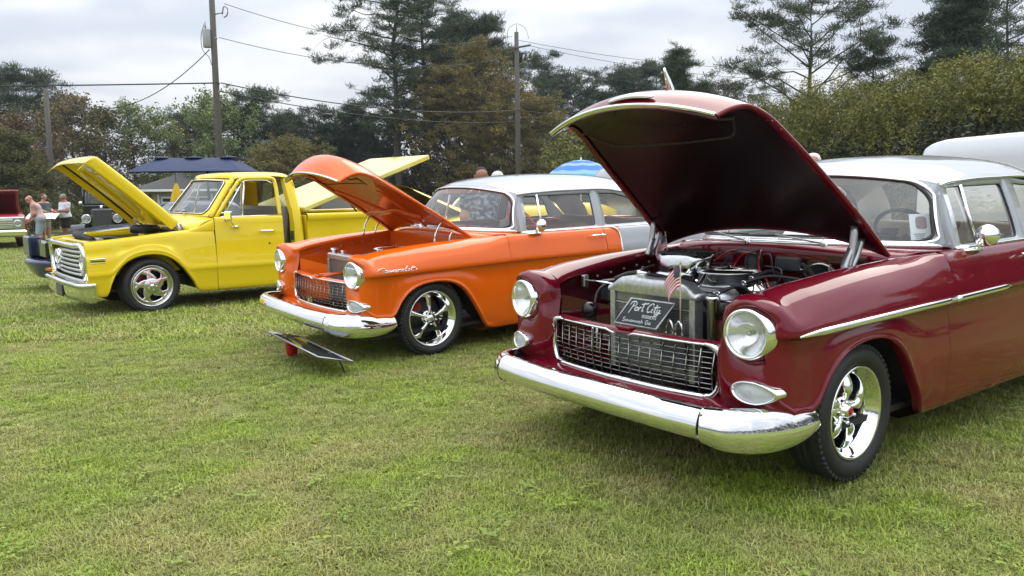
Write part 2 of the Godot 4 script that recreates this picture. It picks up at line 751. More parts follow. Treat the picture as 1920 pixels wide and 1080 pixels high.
func chevy_hood(root: Node3D, paint_m: Material, liner_m: Material, angle: float, lift: Vector3, c: Dictionary):
	var t := Transform3D(Basis(Vector3.RIGHT, -angle), Vector3(0, 0.995, -1.27) + lift)
	t = t * Transform3D(Basis(), Vector3(0, -0.995, 1.27))
	var rows := hood_rows(c.nose)
	var g := net(rows, 5, 4)
	# rolled edge
	var top := MB.new().at(t)
	var nr := g.size()
	var nc: int = g[0].size()
	var under := []
	for i in nr:
		var r := PackedVector3Array()
		for j in nc:
			var a: Vector3 = g[mini(i + 1, nr - 1)][j] - g[maxi(i - 1, 0)][j]
			var b: Vector3 = g[i][mini(j + 1, nc - 1)] - g[i][maxi(j - 1, 0)]
			var n := a.cross(b).normalized()
			if n.y < 0.0 and n.z < 0.3:
				n = -n
			r.append(g[i][j] - n * 0.022)
		under.append(r)
	var full := []
	for i in nr:
		var r := PackedVector3Array()
		var gi: PackedVector3Array = g[i]
		var ui: PackedVector3Array = under[i]
		# flange turned in along both sides
		r.append(ui[2].lerp(ui[1], 0.3))
		r.append(ui[0])
		r.append(gi[0].lerp(ui[0], 0.4) + (gi[0] - gi[1]).normalized() * 0.006)
		r.append_array(gi)
		r.append(gi[nc - 1].lerp(ui[nc - 1], 0.4) + (gi[nc - 1] - gi[nc - 2]).normalized() * 0.006)
		r.append(ui[nc - 1])
		r.append(ui[nc - 3].lerp(ui[nc - 2], 0.3))
		full.append(r)
	top.grid(full)
	var hood := mk("hood", top, paint_m, root)
	# the underside: a frame round the edge and a panel sunk within it
	var fb := MB.new().at(t)
	var inner := MB.new().at(t)
	for i in nr - 1:
		for j in nc - 1:
			var edge := i > nr - 9 or j < 3 or j > nc - 5
			var a: Vector3 = under[i][j]
			var b: Vector3 = under[i][j + 1]
			var d: Vector3 = under[i + 1][j + 1]
			var e: Vector3 = under[i + 1][j]
			if edge:
				fb.quad(a, b, d, e)
			else:
				var up := Vector3(0, 0.012, 0)
				inner.quad(a + up, b + up, d + up, e + up)
	if c.nose > 0.0:
		# pressed ribs on the inside of the panel
		for q in [[-0.42, 0.88, -0.42, -0.10, 1.0, -1.12], [0.42, 0.88, -0.42, 0.10, 1.0, -1.12], [-0.48, 0.915, -0.85, 0.48, 0.915, -0.85]]:
			mk("hood_rib", MB.new().at(t).tube(V([[q[0], q[1], q[2]], [(q[0] + q[3]) * 0.5, (q[1] + q[4]) * 0.5 + (0.055 if q[0] * q[3] < 0 and absf(q[0]) > 0.45 else 0.012), (q[2] + q[5]) * 0.5], [q[3], q[4], q[5]]]), 0.030, 8, false, true, Vector2(1.0, 0.45)), liner_m, hood)
	# front and rear closing strips
	fb.grid([g[0], under[0]])
	fb.grid([g[nr - 1], under[nr - 1]])
	mk("hood_frame", fb, paint_m, hood)
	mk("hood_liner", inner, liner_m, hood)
	# stiffening bars under the nose
	var rod := MB.new().at(t)
	rod.tube(cr(V([[-0.50, 0.83, -0.16], [-0.40, 0.87, -0.30], [-0.2, 0.92, -0.36], [0.0, 0.935, -0.38], [0.2, 0.92, -0.36], [0.40, 0.87, -0.30], [0.50, 0.83, -0.16]]), 4), 0.005, 6)
	mk("hood_rod", rod, M.dark_steel, hood)
	for s: float in [-1.0, 1.0]:
		mk("hood_rod", MB.new().at(t).tube(cr(V([[0.12 * s, 0.80, -0.02], [0.3 * s, 0.83, -0.12], [0.46 * s, 0.80, -0.14], [0.50 * s, 0.83, -0.17]]), 4), 0.005, 6), M.dark_steel, hood)
	# bright lip along the leading edge
	var lip := PackedVector3Array()
	var last: PackedVector3Array = g[nr - 1]
	var prof := []
	for j in nc:
		var p := last[j]
		var ex := 1.0
		p.x *= 1.0 - 0.012 * absf(p.x) / 0.56
		prof.append(PackedVector3Array([p + Vector3(0, 0.009, 0.003), p + Vector3(0, 0.005, 0.008), p + Vector3(0, -0.003, 0.009), p + Vector3(0, -0.008, 0.004), p + Vector3(0, -0.007, -0.006), p + Vector3(0, -0.001, -0.020)]))
	mk("hood_lip", MB.new().at(t).grid(prof), M.chrome, hood)
	# winged badge bar
	var bar := PackedVector3Array()
	var rr := PackedFloat32Array()
	for i in 13:
		var f := i / 12.0 * 2.0 - 1.0
		bar.append(Vector3(f * 0.150 + 0.075, 0.765 - 0.008 * f * f, 0.084 - 0.014 * f * f))
		rr.append(0.022 * sqrt(maxf(0.06, 1.0 - pow(absf(f), 6.0))))
	if c.badge:
		mk("hood_badge", MB.new().at(t).tube(bar, rr, 10, false, true, Vector2(1.0, 0.6), Vector3(0, 0.5, 1).normalized()), M.chrome, hood)
	if c.ornament:
		var orn := []
		for p in [[0.93, -0.055, 0.014, 0.012], [0.968, -0.10, 0.011, 0.045], [0.992, -0.17, 0.014, 0.034], [1.015, -0.27, 0.011, 0.022], [1.012, -0.36, 0.004, 0.006]]:
			var row := PackedVector3Array()
			for j in 10:
				var an := TAU * j / 10.0
				row.append(Vector3(cos(an) * p[2], p[0] + sin(an) * p[3], p[1]))
			orn.append(row)
		# raised wing tip that stands off the hood
		mk("hood_ornament", MB.new().at(t).tube(cr(V([[0.045, 0.985, -0.30], [0.045, 0.995, -0.22], [0.045, 1.010, -0.14], [0.045, 1.038, -0.06], [0.045, 1.060, 0.0]]), 3), PackedFloat32Array([0.012, 0.013, 0.016, 0.018, 0.021, 0.022, 0.024, 0.022, 0.021, 0.018, 0.014, 0.010, 0.006]), 10, false, true, Vector2(0.55, 1.0)), M.chrome, hood)
		mk("ornament_foot", MB.new().at(t).tube(cr(V([[0.045, 0.955, -0.12], [0.045, 0.985, -0.25], [0.045, 1.000, -0.36], [0.045, 1.010, -0.44]]), 3), PackedFloat32Array([0.006, 0.012, 0.016, 0.018, 0.018, 0.016, 0.013, 0.010, 0.007, 0.004]), 8, false, true, Vector2(1.1, 0.7)), M.chrome, hood)
	# bolts along the flange
	for s: float in [-1.0, 1.0]:
		for z in [-0.25, -0.31, -0.39]:
			var x := tb(z, [-0.21, -0.38, -0.65], [0.622, 0.655, 0.69]) - 0.006
			var y := tb(z, [-0.21, -0.38, -0.65], [0.892, 0.915, 0.945]) - 0.016
			mk("flange_bolt", MB.new().at(t).lathe([[0.0, -0.008], [0.006, -0.006], [0.006, 0.0]], 8, Basis(Vector3.RIGHT, PI / 2), Vector3(x * s, y, z)), M.steel, hood)
	return hood

func ws_pt(u: float, v: float, out := 0.0) -> Vector3:
	# windscreen surface, u from -1 to 1 across, v from 0 at the base
	var zs := [0.0, 0.32, 0.58, 0.79, 0.92, 1.0]
	var bx := [0.0, 0.26, 0.47, 0.64, 0.735, 0.790]
	var by := [1.045, 1.044, 1.040, 1.034, 1.028, 1.020]
	var bz := [-1.13, -1.155, -1.235, -1.375, -1.50, -1.612]
	var tx := [0.0, 0.22, 0.40, 0.54, 0.63, 0.692]
	var ty := [1.432, 1.428, 1.412, 1.392, 1.375, 1.356]
	var tz := [-1.50, -1.51, -1.545, -1.595, -1.635, -1.668]
	var a := absf(u)
	var i := 0
	while i < 4 and a > zs[i + 1]:
		i += 1
	var t: float = (a - zs[i]) / (zs[i + 1] - zs[i])
	var f := func(l: Array) -> float:
		var p0: float = l[i - 1] if i > 0 else l[0] * 2.0 - l[1]
		if i == 0:
			p0 = -l[1] if l == bx or l == tx else l[1]
		var p1: float = l[i]
		var p2: float = l[i + 1]
		var p3: float = l[i + 2] if i < 4 else l[5] * 2.0 - l[4]
		return 0.5 * (2.0 * p1 + (p2 - p0) * t + (2.0 * p0 - 5.0 * p1 + 4.0 * p2 - p3) * t * t + (3.0 * p1 - p0 - 3.0 * p2 + p3) * t * t * t)
	var b := Vector3(f.call(bx), f.call(by), f.call(bz))
	var c := Vector3(f.call(tx), f.call(ty), f.call(tz))
	var p := b.lerp(c, v) + Vector3(0, 0.0, 0.03 * 4.0 * v * (1.0 - v))
	p += Vector3(a * 0.8, 0.4, 1.0 - 0.6 * a).normalized() * out
	p.x *= signf(u) if u != 0.0 else 1.0
	return p

func windscreen(root: Node3D, body: Material):
	var path := []
	var cr2 := []
	# rounded rectangle in (u, v)
	var ra := Vector2(0.17, 0.30)
	var rb := Vector2(0.10, 0.16)
	var lo := 0.075
	var hi := 0.955
	for q in [[0.955, lo, rb, -PI / 2, 1, 1], [0.965, hi, ra, 0.0, 1, -1], [-0.965, hi, ra, PI / 2, -1, -1], [-0.955, lo, rb, PI, -1, 1]]:
		var r: Vector2 = q[2]
		for j in 9:
			var an: float = q[3] + PI / 2 * j / 8.0
			path.append(Vector2(q[0] - q[4] * r.x + cos(an) * r.x, q[1] + q[5] * r.y + sin(an) * r.y))
			cr2.append(Vector2(q[4], 0.0 if q[5] > 0 else 1.0))
	var fine := []
	var fo := []
	for i in path.size():
		var b: Vector2 = path[(i + 1) % path.size()]
		var bo: Vector2 = cr2[(i + 1) % path.size()]
		var n := 24 if absf(b.x - path[i].x) > 0.5 else (6 if i % 9 == 8 else 1)
		for j in n:
			fine.append(path[i].lerp(b, float(j) / n))
			fo.append(cr2[i].lerp(bo, float(j) / n))
	var rings := []
	for i in 9:
		var row := PackedVector3Array()
		for p: Vector2 in fine:
			var q := Vector2(0, 0.5).lerp(p, i / 8.0)
			row.append(ws_pt(q.x, q.y))
		row.append(row[0])
		rings.append(row)
	var pane := mk("windscreen", MB.new().grid(rings), M.glass, root)
	var e1 := PackedVector3Array()
	var e2 := PackedVector3Array()
	var e3 := PackedVector3Array()
	for i in fine.size():
		e1.append(ws_pt(fine[i].x, fine[i].y, 0.002))
		var w: Vector2 = fine[i] + (fine[i] - Vector2(0, 0.5)).normalized() * 0.028
		e3.append(ws_pt(fine[i].x + signf(fine[i].x) * 0.018 * absf(fine[i].x), lerpf(fine[i].y, fo[i].y, 0.30), 0.004))
		e2.append(ws_pt(fo[i].x, fo[i].y, 0.0))
	mk("screen_seal", MB.new().tube(e1, 0.010, 6, true), M.black, pane)
	mk("screen_trim", MB.new().tube(e3, 0.012, 8, true), M.chrome, pane)
	var a := e1.duplicate()
	a.append(a[0])
	e2.append(e2[0])
	mk("screen_surround", MB.new().grid([a, e2]), body, root)

func spoke_wheel(parent: Node3D, r: float, rim_r: float, c: Dictionary, at: Vector3, s: float, turn := 0.0) -> Node3D:
	var w := Node3D.new()
	w.name = "wheel"
	parent.add_child(w, true)
	w.position = at
	w.rotation.y = turn
	var b := Basis(Vector3(0, 0, -1) * s, Vector3.UP, Vector3.RIGHT * s)  # the lathe's z points out of the car
	var hw: float = c.width * 0.5
	var prof := [[rim_r - 0.004, hw - 0.022], [rim_r + 0.006, hw - 0.004], [lerpf(rim_r, r, 0.35), hw + 0.012], [lerpf(rim_r, r, 0.62), hw + 0.012], [r - 0.026, hw], [r - 0.010, hw - 0.014], [r - 0.002, hw - 0.036]]
	# tread: shallow grooves round the tyre
	for k in [0.62, 0.55, 0.30, 0.23, -0.02, -0.09, -0.34, -0.41]:
		pass
	var tread := []
	var x := hw - 0.04
	while x > -hw + 0.05:
		tread.append([r, x])
		tread.append([r, x - 0.026])
		tread.append([r - 0.007, x - 0.028])
		tread.append([r - 0.007, x - 0.034])
		x -= 0.036
	prof.append_array(tread)
	prof.append_array([[r - 0.002, -hw + 0.03], [r - 0.03, -hw], [rim_r, -hw + 0.01]])
	var ty := MB.new().lathe(prof, 72, b)
	mk("tyre", ty, M.rubber, w)
	# shoulder blocks
	var bl := MB.new()
	for i in 60:
		var an := TAU * i / 60.0
		var ax := b * Basis(Vector3(0, 0, 1), an)
		bl.box(ax * Vector3(r - 0.012, 0, hw - 0.012), Vector3(0.020, 0.021, 0.022), 0.004, ax)
	mk("tread_block", bl, M.rubber, w).set_meta("kind", "stuff")
	var barrel := [[rim_r - 0.002, hw - 0.012], [rim_r + 0.003, hw - 0.006], [rim_r - 0.004, hw + 0.001], [rim_r - 0.012, hw - 0.006], [rim_r - 0.015, hw - 0.014], [rim_r - 0.020, hw - 0.017], [rim_r - 0.021, hw - 0.026], [rim_r - 0.031, hw - 0.032], [rim_r - 0.032, hw - 0.042], [rim_r - 0.042, hw - 0.048], [rim_r - 0.044, hw - c.dish], [rim_r - 0.05, hw - c.dish - 0.02], [rim_r - 0.05, -hw + 0.03]]
	mk("rim", MB.new().lathe(barrel, 64, b), c.rim_mat, w)
	mk("brake_disc", MB.new().lathe([[0.0, hw - 0.135], [rim_r - 0.075, hw - 0.135], [rim_r - 0.075, hw - 0.15]], 40, b), M.dark_steel, w)
	mk("brake_caliper", MB.new().box(b * Vector3(-0.6 * (rim_r - 0.07), 0.55 * (rim_r - 0.07), hw - 0.13), Vector3(0.04, 0.10, 0.09), 0.012, b * Basis(Vector3(0, 0, 1), -0.75)), M.caliper, w)
	var zh: float = hw - c.dish
	if c.kind == "torque" or c.kind == "knob":
		for i in 5:
			var ax := b * Basis(Vector3(0, 0, 1), TAU * i / 5.0 + c.phase)
			var rows := []
			var sec: Array = [[0.045, 0.018, 0.012, 0.030], [0.075, 0.015, 0.006, 0.034], [0.11, 0.019, -0.004, 0.036], [rim_r * 0.72, 0.026, -0.010, 0.034], [rim_r - 0.042, 0.036, -0.014, 0.03], [rim_r - 0.028, 0.038, -0.02, 0.026]]
			if c.kind == "knob":
				sec = [[0.04, 0.014, 0.0, 0.028], [0.065, 0.013, 0.006, 0.03], [0.09, 0.026, 0.010, 0.036], [0.12, 0.034, 0.006, 0.038], [0.148, 0.032, -0.004, 0.034], [rim_r - 0.040, 0.030, -0.016, 0.03]]
			for q in sec:
				var row := PackedVector3Array()
				for j in 12:
					var t := TAU * j / 12.0
					row.append(ax * Vector3(q[0], cos(t) * q[1], zh + q[2] - 0.014 + sin(t) * q[3] * 0.7))
				rows.append(row)
			var rr := net(rows, 3, 1)
			mk("spoke", MB.new().grid(rr, true), c.rim_mat, w)
	else:
		# swirling blades with slots between
		mk("wheel_face", MB.new().lathe([[0.0, zh + 0.01], [0.092, zh + 0.012], [0.105, zh + 0.002], [0.108, zh - 0.03]], 40, b), c.rim_mat, w)
		mk("wheel_face", MB.new().lathe([[rim_r - 0.02, zh - 0.022], [rim_r - 0.04, zh - 0.004], [rim_r - 0.062, zh - 0.006], [rim_r - 0.066, zh - 0.03]], 56, b), c.rim_mat, w)
		for i in 5:
			for k in 2:
				var rows := []
				for j in 9:
					var f := j / 8.0
					var an := TAU * i / 5.0 + f * (0.95 if k == 0 else -0.25) + (0.0 if k == 0 else 0.62)
					var rad := lerpf(0.07, rim_r - 0.035, f)
					var wd := lerpf(0.040, 0.026, f) * (1.2 if k == 0 else 0.8)
					var d := Vector3(cos(an), sin(an), 0)
					var e := Vector3(-sin(an), cos(an), 0)
					var z := zh + 0.012 - 0.02 * f
					rows.append(PackedVector3Array([b * (d * rad - e * wd + Vector3(0, 0, z - 0.03)), b * (d * rad - e * wd + Vector3(0, 0, z - 0.004)), b * (d * rad - e * wd * 0.7 + Vector3(0, 0, z)), b * (d * rad + e * wd * 0.7 + Vector3(0, 0, z)), b * (d * rad + e * wd + Vector3(0, 0, z - 0.004)), b * (d * rad + e * wd + Vector3(0, 0, z - 0.03))]))
				mk("spoke", MB.new().grid(rows), c.rim_mat, w)
	mk("hub", MB.new().lathe([[0.0, zh + 0.030], [0.022, zh + 0.030], [0.030, zh + 0.024], [0.034, zh + 0.0], [0.062, zh - 0.004], [0.070, zh - 0.03], [0.072, zh - 0.09]], 32, b), c.rim_mat, w)
	mk("hub_cap", MB.new().lathe([[0.0, zh + 0.036], [0.016, zh + 0.035], [0.021, zh + 0.029]], 20, b), c.cap, w)
	for i in 5:
		var ax := b * Basis(Vector3(0, 0, 1), TAU * (i + 0.5) / 5.0 + c.phase)
		mk("lug_nut", MB.new().lathe([[0.0, 0.03], [0.007, 0.028], [0.009, 0.016], [0.010, -0.006]], 8, b, ax * Vector3(0.052, 0, zh)), M.chrome, w)
	return w

func headlight(parent: Node3D, p: Vector3, r: float, ax := Basis()):
	var h := Node3D.new()
	h.name = "headlight"
	parent.add_child(h, true)
	h.position = p
	h.basis = ax
	mk("bezel", MB.new().lathe([[r + 0.022, -0.08], [r + 0.024, -0.03], [r + 0.021, 0.000], [r + 0.014, 0.022], [r + 0.006, 0.032], [r - 0.001, 0.028], [r - 0.004, 0.016]], 48), M.chrome, h)
	mk("reflector", MB.new().lathe([[0.0, -0.062], [r * 0.3, -0.055], [r * 0.55, -0.040], [r * 0.75, -0.020], [r * 0.9, -0.001], [r, 0.012]], 48), M.reflector, h)
	mk("bulb_shield", MB.new().lathe([[0.0, 0.006], [0.008, 0.004], [0.012, -0.012], [0.010, -0.04]], 12), M.steel, h)
	# fluted glass
	var g := []
	for i in 9:
		var f := i / 8.0
		var row := PackedVector3Array()
		for j in 64:
			var an := TAU * j / 64.0
			var q := Vector3(cos(an), sin(an), 0) * r * f * 0.99
			q.z = 0.018 + 0.022 * (1.0 - f * f)
			row.append(q)
		g.append(row)
	var lens := mk("lens", MB.new().grid(g, true), M.lens, h)
	for i in range(-4, 5):
		var x := i * r * 0.2
		var ln := sqrt(maxf(0.0, 0.86 * r * r - x * x))
		var pts := PackedVector3Array()
		for j in 9:
			var y := lerpf(-ln, ln, j / 8.0)
			pts.append(Vector3(x, y, 0.0165 + 0.022 * (1.0 - (x * x + y * y) / (r * r))))
		mk("flute", MB.new().tube(pts, 0.0011, 4), M.lens, h)

func bumper_front(root: Node3D, mm: Material):
	var bm := Node3D.new()
	bm.name = "front_bumper"
	root.add_child(bm, true)
	var pl := V([[0, 0, 0.262], [0.25, 0, 0.262], [0.5, 0, 0.254], [0.695, 0, 0.236], [0.699, 0, 0.235], [0.775, 0, 0.205], [0.838, 0, 0.13], [0.880, 0, 0.02], [0.900, 0, -0.10], [0.902, 0, -0.20], [0.895, 0, -0.268]])
	var top := [0.478, 0.478, 0.479, 0.480, 0.480, 0.482, 0.480, 0.470, 0.455, 0.443, 0.434]
	var bot := [0.345, 0.345, 0.344, 0.342, 0.334, 0.312, 0.296, 0.286, 0.288, 0.30, 0.325]
	var mk_rows := func(a: int, b: int, s: float) -> Array:
		var rows := []
		for i in range(a, b + 1):
			var p0 := pl[maxi(i - 1, 0)]
			var p1 := pl[mini(i + 1, pl.size() - 1)]
			var t := (p1 - p0).normalized()
			var n := Vector3(-t.z, 0, t.x)
			if i == 0:
				n = Vector3(0, 0, 1)
			var yt: float = top[i]
			var yb: float = bot[i]
			var hgt := yt - yb
			var r := PackedVector3Array()
			for q in [[-0.055, 1.0], [-0.030, 1.02], [-0.012, 0.985], [0.004, 0.90], [0.017, 0.72], [0.026, 0.50], [0.026, 0.34], [0.016, 0.17], [0.0, 0.05], [-0.025, 0.0], [-0.055, 0.02]]:
				var v: Vector3 = pl[i] + n * q[0] + Vector3(0, yb + hgt * q[1], 0)
				v.x = maxf(v.x, 0.0) if i == 0 else v.x
				v.x *= s
				r.append(v)
			rows.append(r)
		return rows
	var cr_rows := []
	var l: Array = mk_rows.call(0, 3, 1.0)
	var rr: Array = mk_rows.call(0, 3, -1.0)
	rr.reverse()
	rr.pop_back()
	cr_rows = rr + l
	mk("bumper_bar", MB.new().grid(net(cr_rows, 5, 3)), mm, bm)
	for s: float in [-1.0, 1.0]:
		var rows: Array = mk_rows.call(4, 10, s)
		var g := net(rows, 5, 3)
		var e := MB.new().grid(g)
		e.fan(g[g.size() - 1])
		e.fan(g[0])
		mk("bumper_end", e, mm, bm)
		mk("bumper_bolt", MB.new().lathe([[0.0, 0.008], [0.006, 0.006], [0.008, 0.0]], 10, Basis(), Vector3(0.707 * s, 0.46, 0.24)), M.steel, bm)
	mk("bumper_bracket", MB.new().box(Vector3(0, 0.41, 0.17), Vector3(1.2, 0.05, 0.02), 0.004), M.black, bm)

func chevy_grille(root: Node3D):
	var gr := Node3D.new()
	gr.name = "grille"
	root.add_child(gr, true)
	# opening outline, bowed forward in the middle
	var zf := func(x: float) -> float:
		return 0.012 - 0.17 * x * x
	var half_top := 0.548
	var half_bot := 0.535
	var yt := 0.672
	var yb := 0.458
	for i in 17:
		var f := i / 16.0 * 2.0 - 1.0
		var xt := f * half_top
		var xb := f * half_bot
		var gap := absf(f) < 0.05
		var y1 := yt - (0.02 if gap else 0.0) - 0.01 * absf(f)
		mk("grille_bar", MB.new().tube(V([[xb, yb, zf.call(xb) - 0.004], [lerpf(xb, xt, 0.5), lerpf(yb, yt, 0.5), zf.call(lerpf(xb, xt, 0.5)) + 0.012], [xt, y1, zf.call(xt)]]), 0.0036, 6), M.grille_chrome, gr)
	for i in range(1, 9):
		var f := i / 9.0
		var y := lerpf(yb, yt, f)
		var hx := lerpf(half_bot, half_top, f)
		var p := PackedVector3Array()
		for j in 17:
			var x := (j / 8.0 - 1.0) * hx
			p.append(Vector3(x, y, zf.call(x) - 0.008 + 0.012 * sin(f * PI)))
		mk("grille_bar", MB.new().tube(p, 0.0026, 6), M.grille_chrome, gr)
	# surround: broad polished sides and sill, thin upper edges with a gap at the latch
	for s: float in [-1.0, 1.0]:
		mk("grille_surround", MB.new().tube(cr(V([[0.50 * s, 0.685, -0.03], [0.548 * s, 0.676, -0.035], [0.578 * s, 0.645, -0.045], [0.578 * s, 0.56, -0.046], [0.560 * s, 0.485, -0.042], [0.535 * s, 0.455, -0.034], [0.50 * s, 0.447, -0.028]]), 4), PackedFloat32Array([0.008, 0.010, 0.012, 0.014, 0.017, 0.018, 0.018, 0.018, 0.018, 0.018, 0.018, 0.017, 0.017, 0.017, 0.016, 0.016, 0.015, 0.015, 0.014, 0.014, 0.014, 0.014, 0.014, 0.014, 0.014]), 10, false, true, Vector2(1.0, 1.0), Vector3.BACK), M.chrome, gr)
		var tp := PackedVector3Array()
		for j in 9:
			var x := lerpf(0.04, 0.51, j / 8.0)
			tp.append(Vector3(x * s, 0.682 + (-0.014 if j == 0 else 0.0), zf.call(x) + 0.002))
		mk("grille_edge", MB.new().tube(tp, 0.006, 6), M.chrome, gr)
	var bp := PackedVector3Array()
	for j in 21:
		var x := lerpf(-0.505, 0.505, j / 20.0)
		bp.append(Vector3(x, 0.447, zf.call(x) + 0.016))
	mk("grille_sill", MB.new().tube(bp, 0.015, 10), M.chrome, gr)

func parking_light(root: Node3D, s: float):
	var p := Node3D.new()
	p.name = "parking_light"
	root.add_child(p, true)
	var rows := []
	var lens := []
	var ring := PackedVector3Array()
	var n := 28
	for i in n:
		var an := TAU * i / n
		# teardrop that runs to a point outboard and sweeps back
		var x := cos(an)
		var y := sin(an) * (1.0 - 0.30 * maxf(0.0, x) * maxf(0.0, x))
		ring.append(Vector3(x, y, 0))
	var f := func(q: Vector3, k: float, z: float) -> Vector3:
		var x := 0.802 + q.x * 0.100 * k
		return Vector3(x * s, 0.533 + q.y * 0.050 * k - 0.004 * q.x, z + 0.034 - 0.050 * pow(clampf((x - 0.74) / 0.15, 0.0, 1.3), 2.0))
	for e in [[1.0, -0.03], [1.0, 0.006], [0.95, 0.022], [0.89, 0.026], [0.83, 0.018], [0.81, 0.006]]:
		var r := PackedVector3Array()
		for q in ring:
			r.append(f.call(q, e[0], e[1]))
		rows.append(r)
	mk("light_rim", MB.new().grid(rows, true), M.chrome, p)
	for e in [[0.0, 0.022], [0.4, 0.020], [0.83, 0.008]]:
		var r := PackedVector3Array()
		for q in ring:
			r.append(f.call(q, e[0], e[1]))
		lens.append(r)
	mk("light_lens", MB.new().grid(lens, true), M.light_lens, p)

func script_stroke(strokes: Array, place: Callable, r: float) -> MB:
	var b := MB.new()
	for s in strokes:
		var p := PackedVector3Array()
		for q in s:
			p.append(Vector3(q[0], q[1], 0))
		p = cr(p, 4)
		var w := PackedVector3Array()
		for q in p:
			w.append(place.call(q))
		b.tube(w, r, 5)
	return b

func chevy(c: Dictionary) -> Node3D:
	var root := thing(c.called, c.label, "car", c.at, c.turn, "open hooded fifties cars")
	root.rotation.x = 0.0115
	root.rotation.z = c.roll
	var P: Material = c.paint
	var W: Material = c.roof
	# ----- wings
	for s: float in [1.0, -1.0]:
		var left := s > 0
		var fd := side_panel([-0.10, -0.18, -0.235, -0.252, -0.27, -0.31, -0.37, -0.46, -0.58, -0.72, -0.83, -0.91, -0.98, -1.05, -1.10, -1.17, -1.25, -1.4015], left)
		fender_front(left, fd)
		var wing := mk("front_wing", fd, P, root)
		mk("door_post", side_panel([-1.375, -1.45], left, 0, 99, -0.010), P, wing)
		# inner wing, wheel house
		var iw := []
		for z in [-0.10, -0.38, -0.65, -0.86, -1.14, -1.36]:
			var q := side_row(z)[0]
			var x := q.x
			iw.append(PackedVector3Array([Vector3(x * s, q.y, z), Vector3((x + 0.004) * s, q.y - 0.06, z), Vector3((x - 0.03) * s, 0.72, z), Vector3((x - 0.07) * s, 0.45, z)]))
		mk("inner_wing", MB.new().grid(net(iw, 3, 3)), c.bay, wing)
		var wh := []
		for z in [-0.22, -0.27, -0.33, -0.42, -0.56, -0.72, -0.86, -0.97, -1.07, -1.14, -1.20]:
			var y := arch_bottom(z) + 0.035
			wh.append(PackedVector3Array([Vector3(0.90 * s, y, z), Vector3(0.62 * s, y + 0.01, z), Vector3(0.60 * s, 0.35, z)]))
		mk("wheel_house", MB.new().grid(wh), M.black, wing)
		var rear_wh := []
		for i in 11:
			var an := PI * i / 10.0
			rear_wh.append(PackedVector3Array([Vector3(0.89 * s, 0.22 + sin(an) * 0.42, RX + cos(an) * 0.44), Vector3(0.55 * s, 0.22 + sin(an) * 0.42, RX + cos(an) * 0.44)]))
		# ----- doors and quarters
		var edges: Array = c.doors
		for i in edges.size():
			var z0: float = edges[i][0]
			var z1: float = edges[i][1]
			var zs := []
			var n := maxi(4, int((z0 - z1) / 0.13))
			for j in n + 1:
				zs.append(lerpf(z0, z1, float(j) / n))
			var dr := mk("front_door" if i == 0 else "rear_door", side_panel(zs, left), P, root)
			# handle
			var hz := z1 + 0.10
			mk("door_handle", MB.new().tube(cr(V([[0.916 * s, 0.952, hz + 0.10], [0.945 * s, 0.957, hz + 0.09], [0.952 * s, 0.957, hz + 0.02], [0.945 * s, 0.955, hz - 0.06], [0.915 * s, 0.953, hz - 0.07]]), 4), 0.011, 8, false, true, Vector2(1, 0.8)), M.chrome, dr)
			mk("handle_plate", MB.new().lathe([[0.0, 0.006], [0.016, 0.004], [0.018, 0.0]], 14, Basis(Vector3.UP, PI / 2 * s), Vector3(0.914 * s, 0.95, hz - 0.06)), M.chrome, dr)
		var zq := []
		var q0: float = edges[edges.size() - 1][1] - 0.006
		for z in [q0, lerpf(q0, -3.08, 0.5), -3.06, -3.115, -3.125, -3.14, -3.18, -3.26, -3.36, -3.46, -3.56, -3.66, -3.76, -3.86, -3.94, -3.98, -3.995, -4.02, -4.15, -4.3, -4.45, -4.6, -4.74]:
			if z <= q0 + 0.001:
				zq.append(z)
		mk("rear_quarter", side_panel(zq, left), P, root)
		mk("rear_wheel_house", MB.new().grid(rear_wh), M.black, root)
		if c.two_tone:
			var zw := [-2.772, -2.9, -3.05, -3.25, -3.45, -3.65, -3.85, -4.05, -4.25, -4.45, -4.6, -4.72]
			mk("white_quarter", side_panel(zw, left, 1, 12, 0.004), W, root)
			chrome_tube(V([[0.846 * s, 1.022, -2.66], [0.872 * s, 1.010, -2.71], [0.888 * s, 0.985, -2.745], [0.909 * s, 0.93, -2.763], [0.932 * s, 0.84, -2.765], [0.944 * s, 0.78, -2.765], [0.94 * s, 0.62, -2.765]]), 0.011, root, "quarter_trim")
			chrome_tube(V([[0.94 * s, 0.66, -2.765], [0.94 * s, 0.655, -3.3], [0.93 * s, 0.65, -4.2], [0.87 * s, 0.64, -4.7]]), 0.011, root, "quarter_trim")
		# sill
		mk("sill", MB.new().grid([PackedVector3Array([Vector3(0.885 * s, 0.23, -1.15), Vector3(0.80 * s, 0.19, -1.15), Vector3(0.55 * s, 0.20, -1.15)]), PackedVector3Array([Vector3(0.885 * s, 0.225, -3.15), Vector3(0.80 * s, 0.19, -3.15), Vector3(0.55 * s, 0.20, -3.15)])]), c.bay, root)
		# belt moulding
		var belt := PackedVector3Array()
		for j in 15:
			belt.append(Vector3(0.838 * s, 1.021, lerpf(-1.60, -3.48, j / 14.0)))
		mk("belt_trim", MB.new().tube(belt, 0.012, 8, false, true, Vector2(1, 0.8)), M.chrome, root)
		# drip rail
		var dr2 := PackedVector3Array()
		for z in [-1.64, -1.75, -1.9, -2.1, -2.35, -2.6, -2.8, -2.9, -3.0, -3.06, -3.12, -3.17, -3.22]:
			var q := gh(z, drip_y(z) - 0.002, 0.008)
			dr2.append(Vector3(q.x * s, q.y, q.z))
		mk("drip_rail", MB.new().tube(cr(dr2, 2), 0.008, 6), M.chrome if c.ornament else W, root)
		# windows
		var zb: float = c.pillar
		var front_cell := []
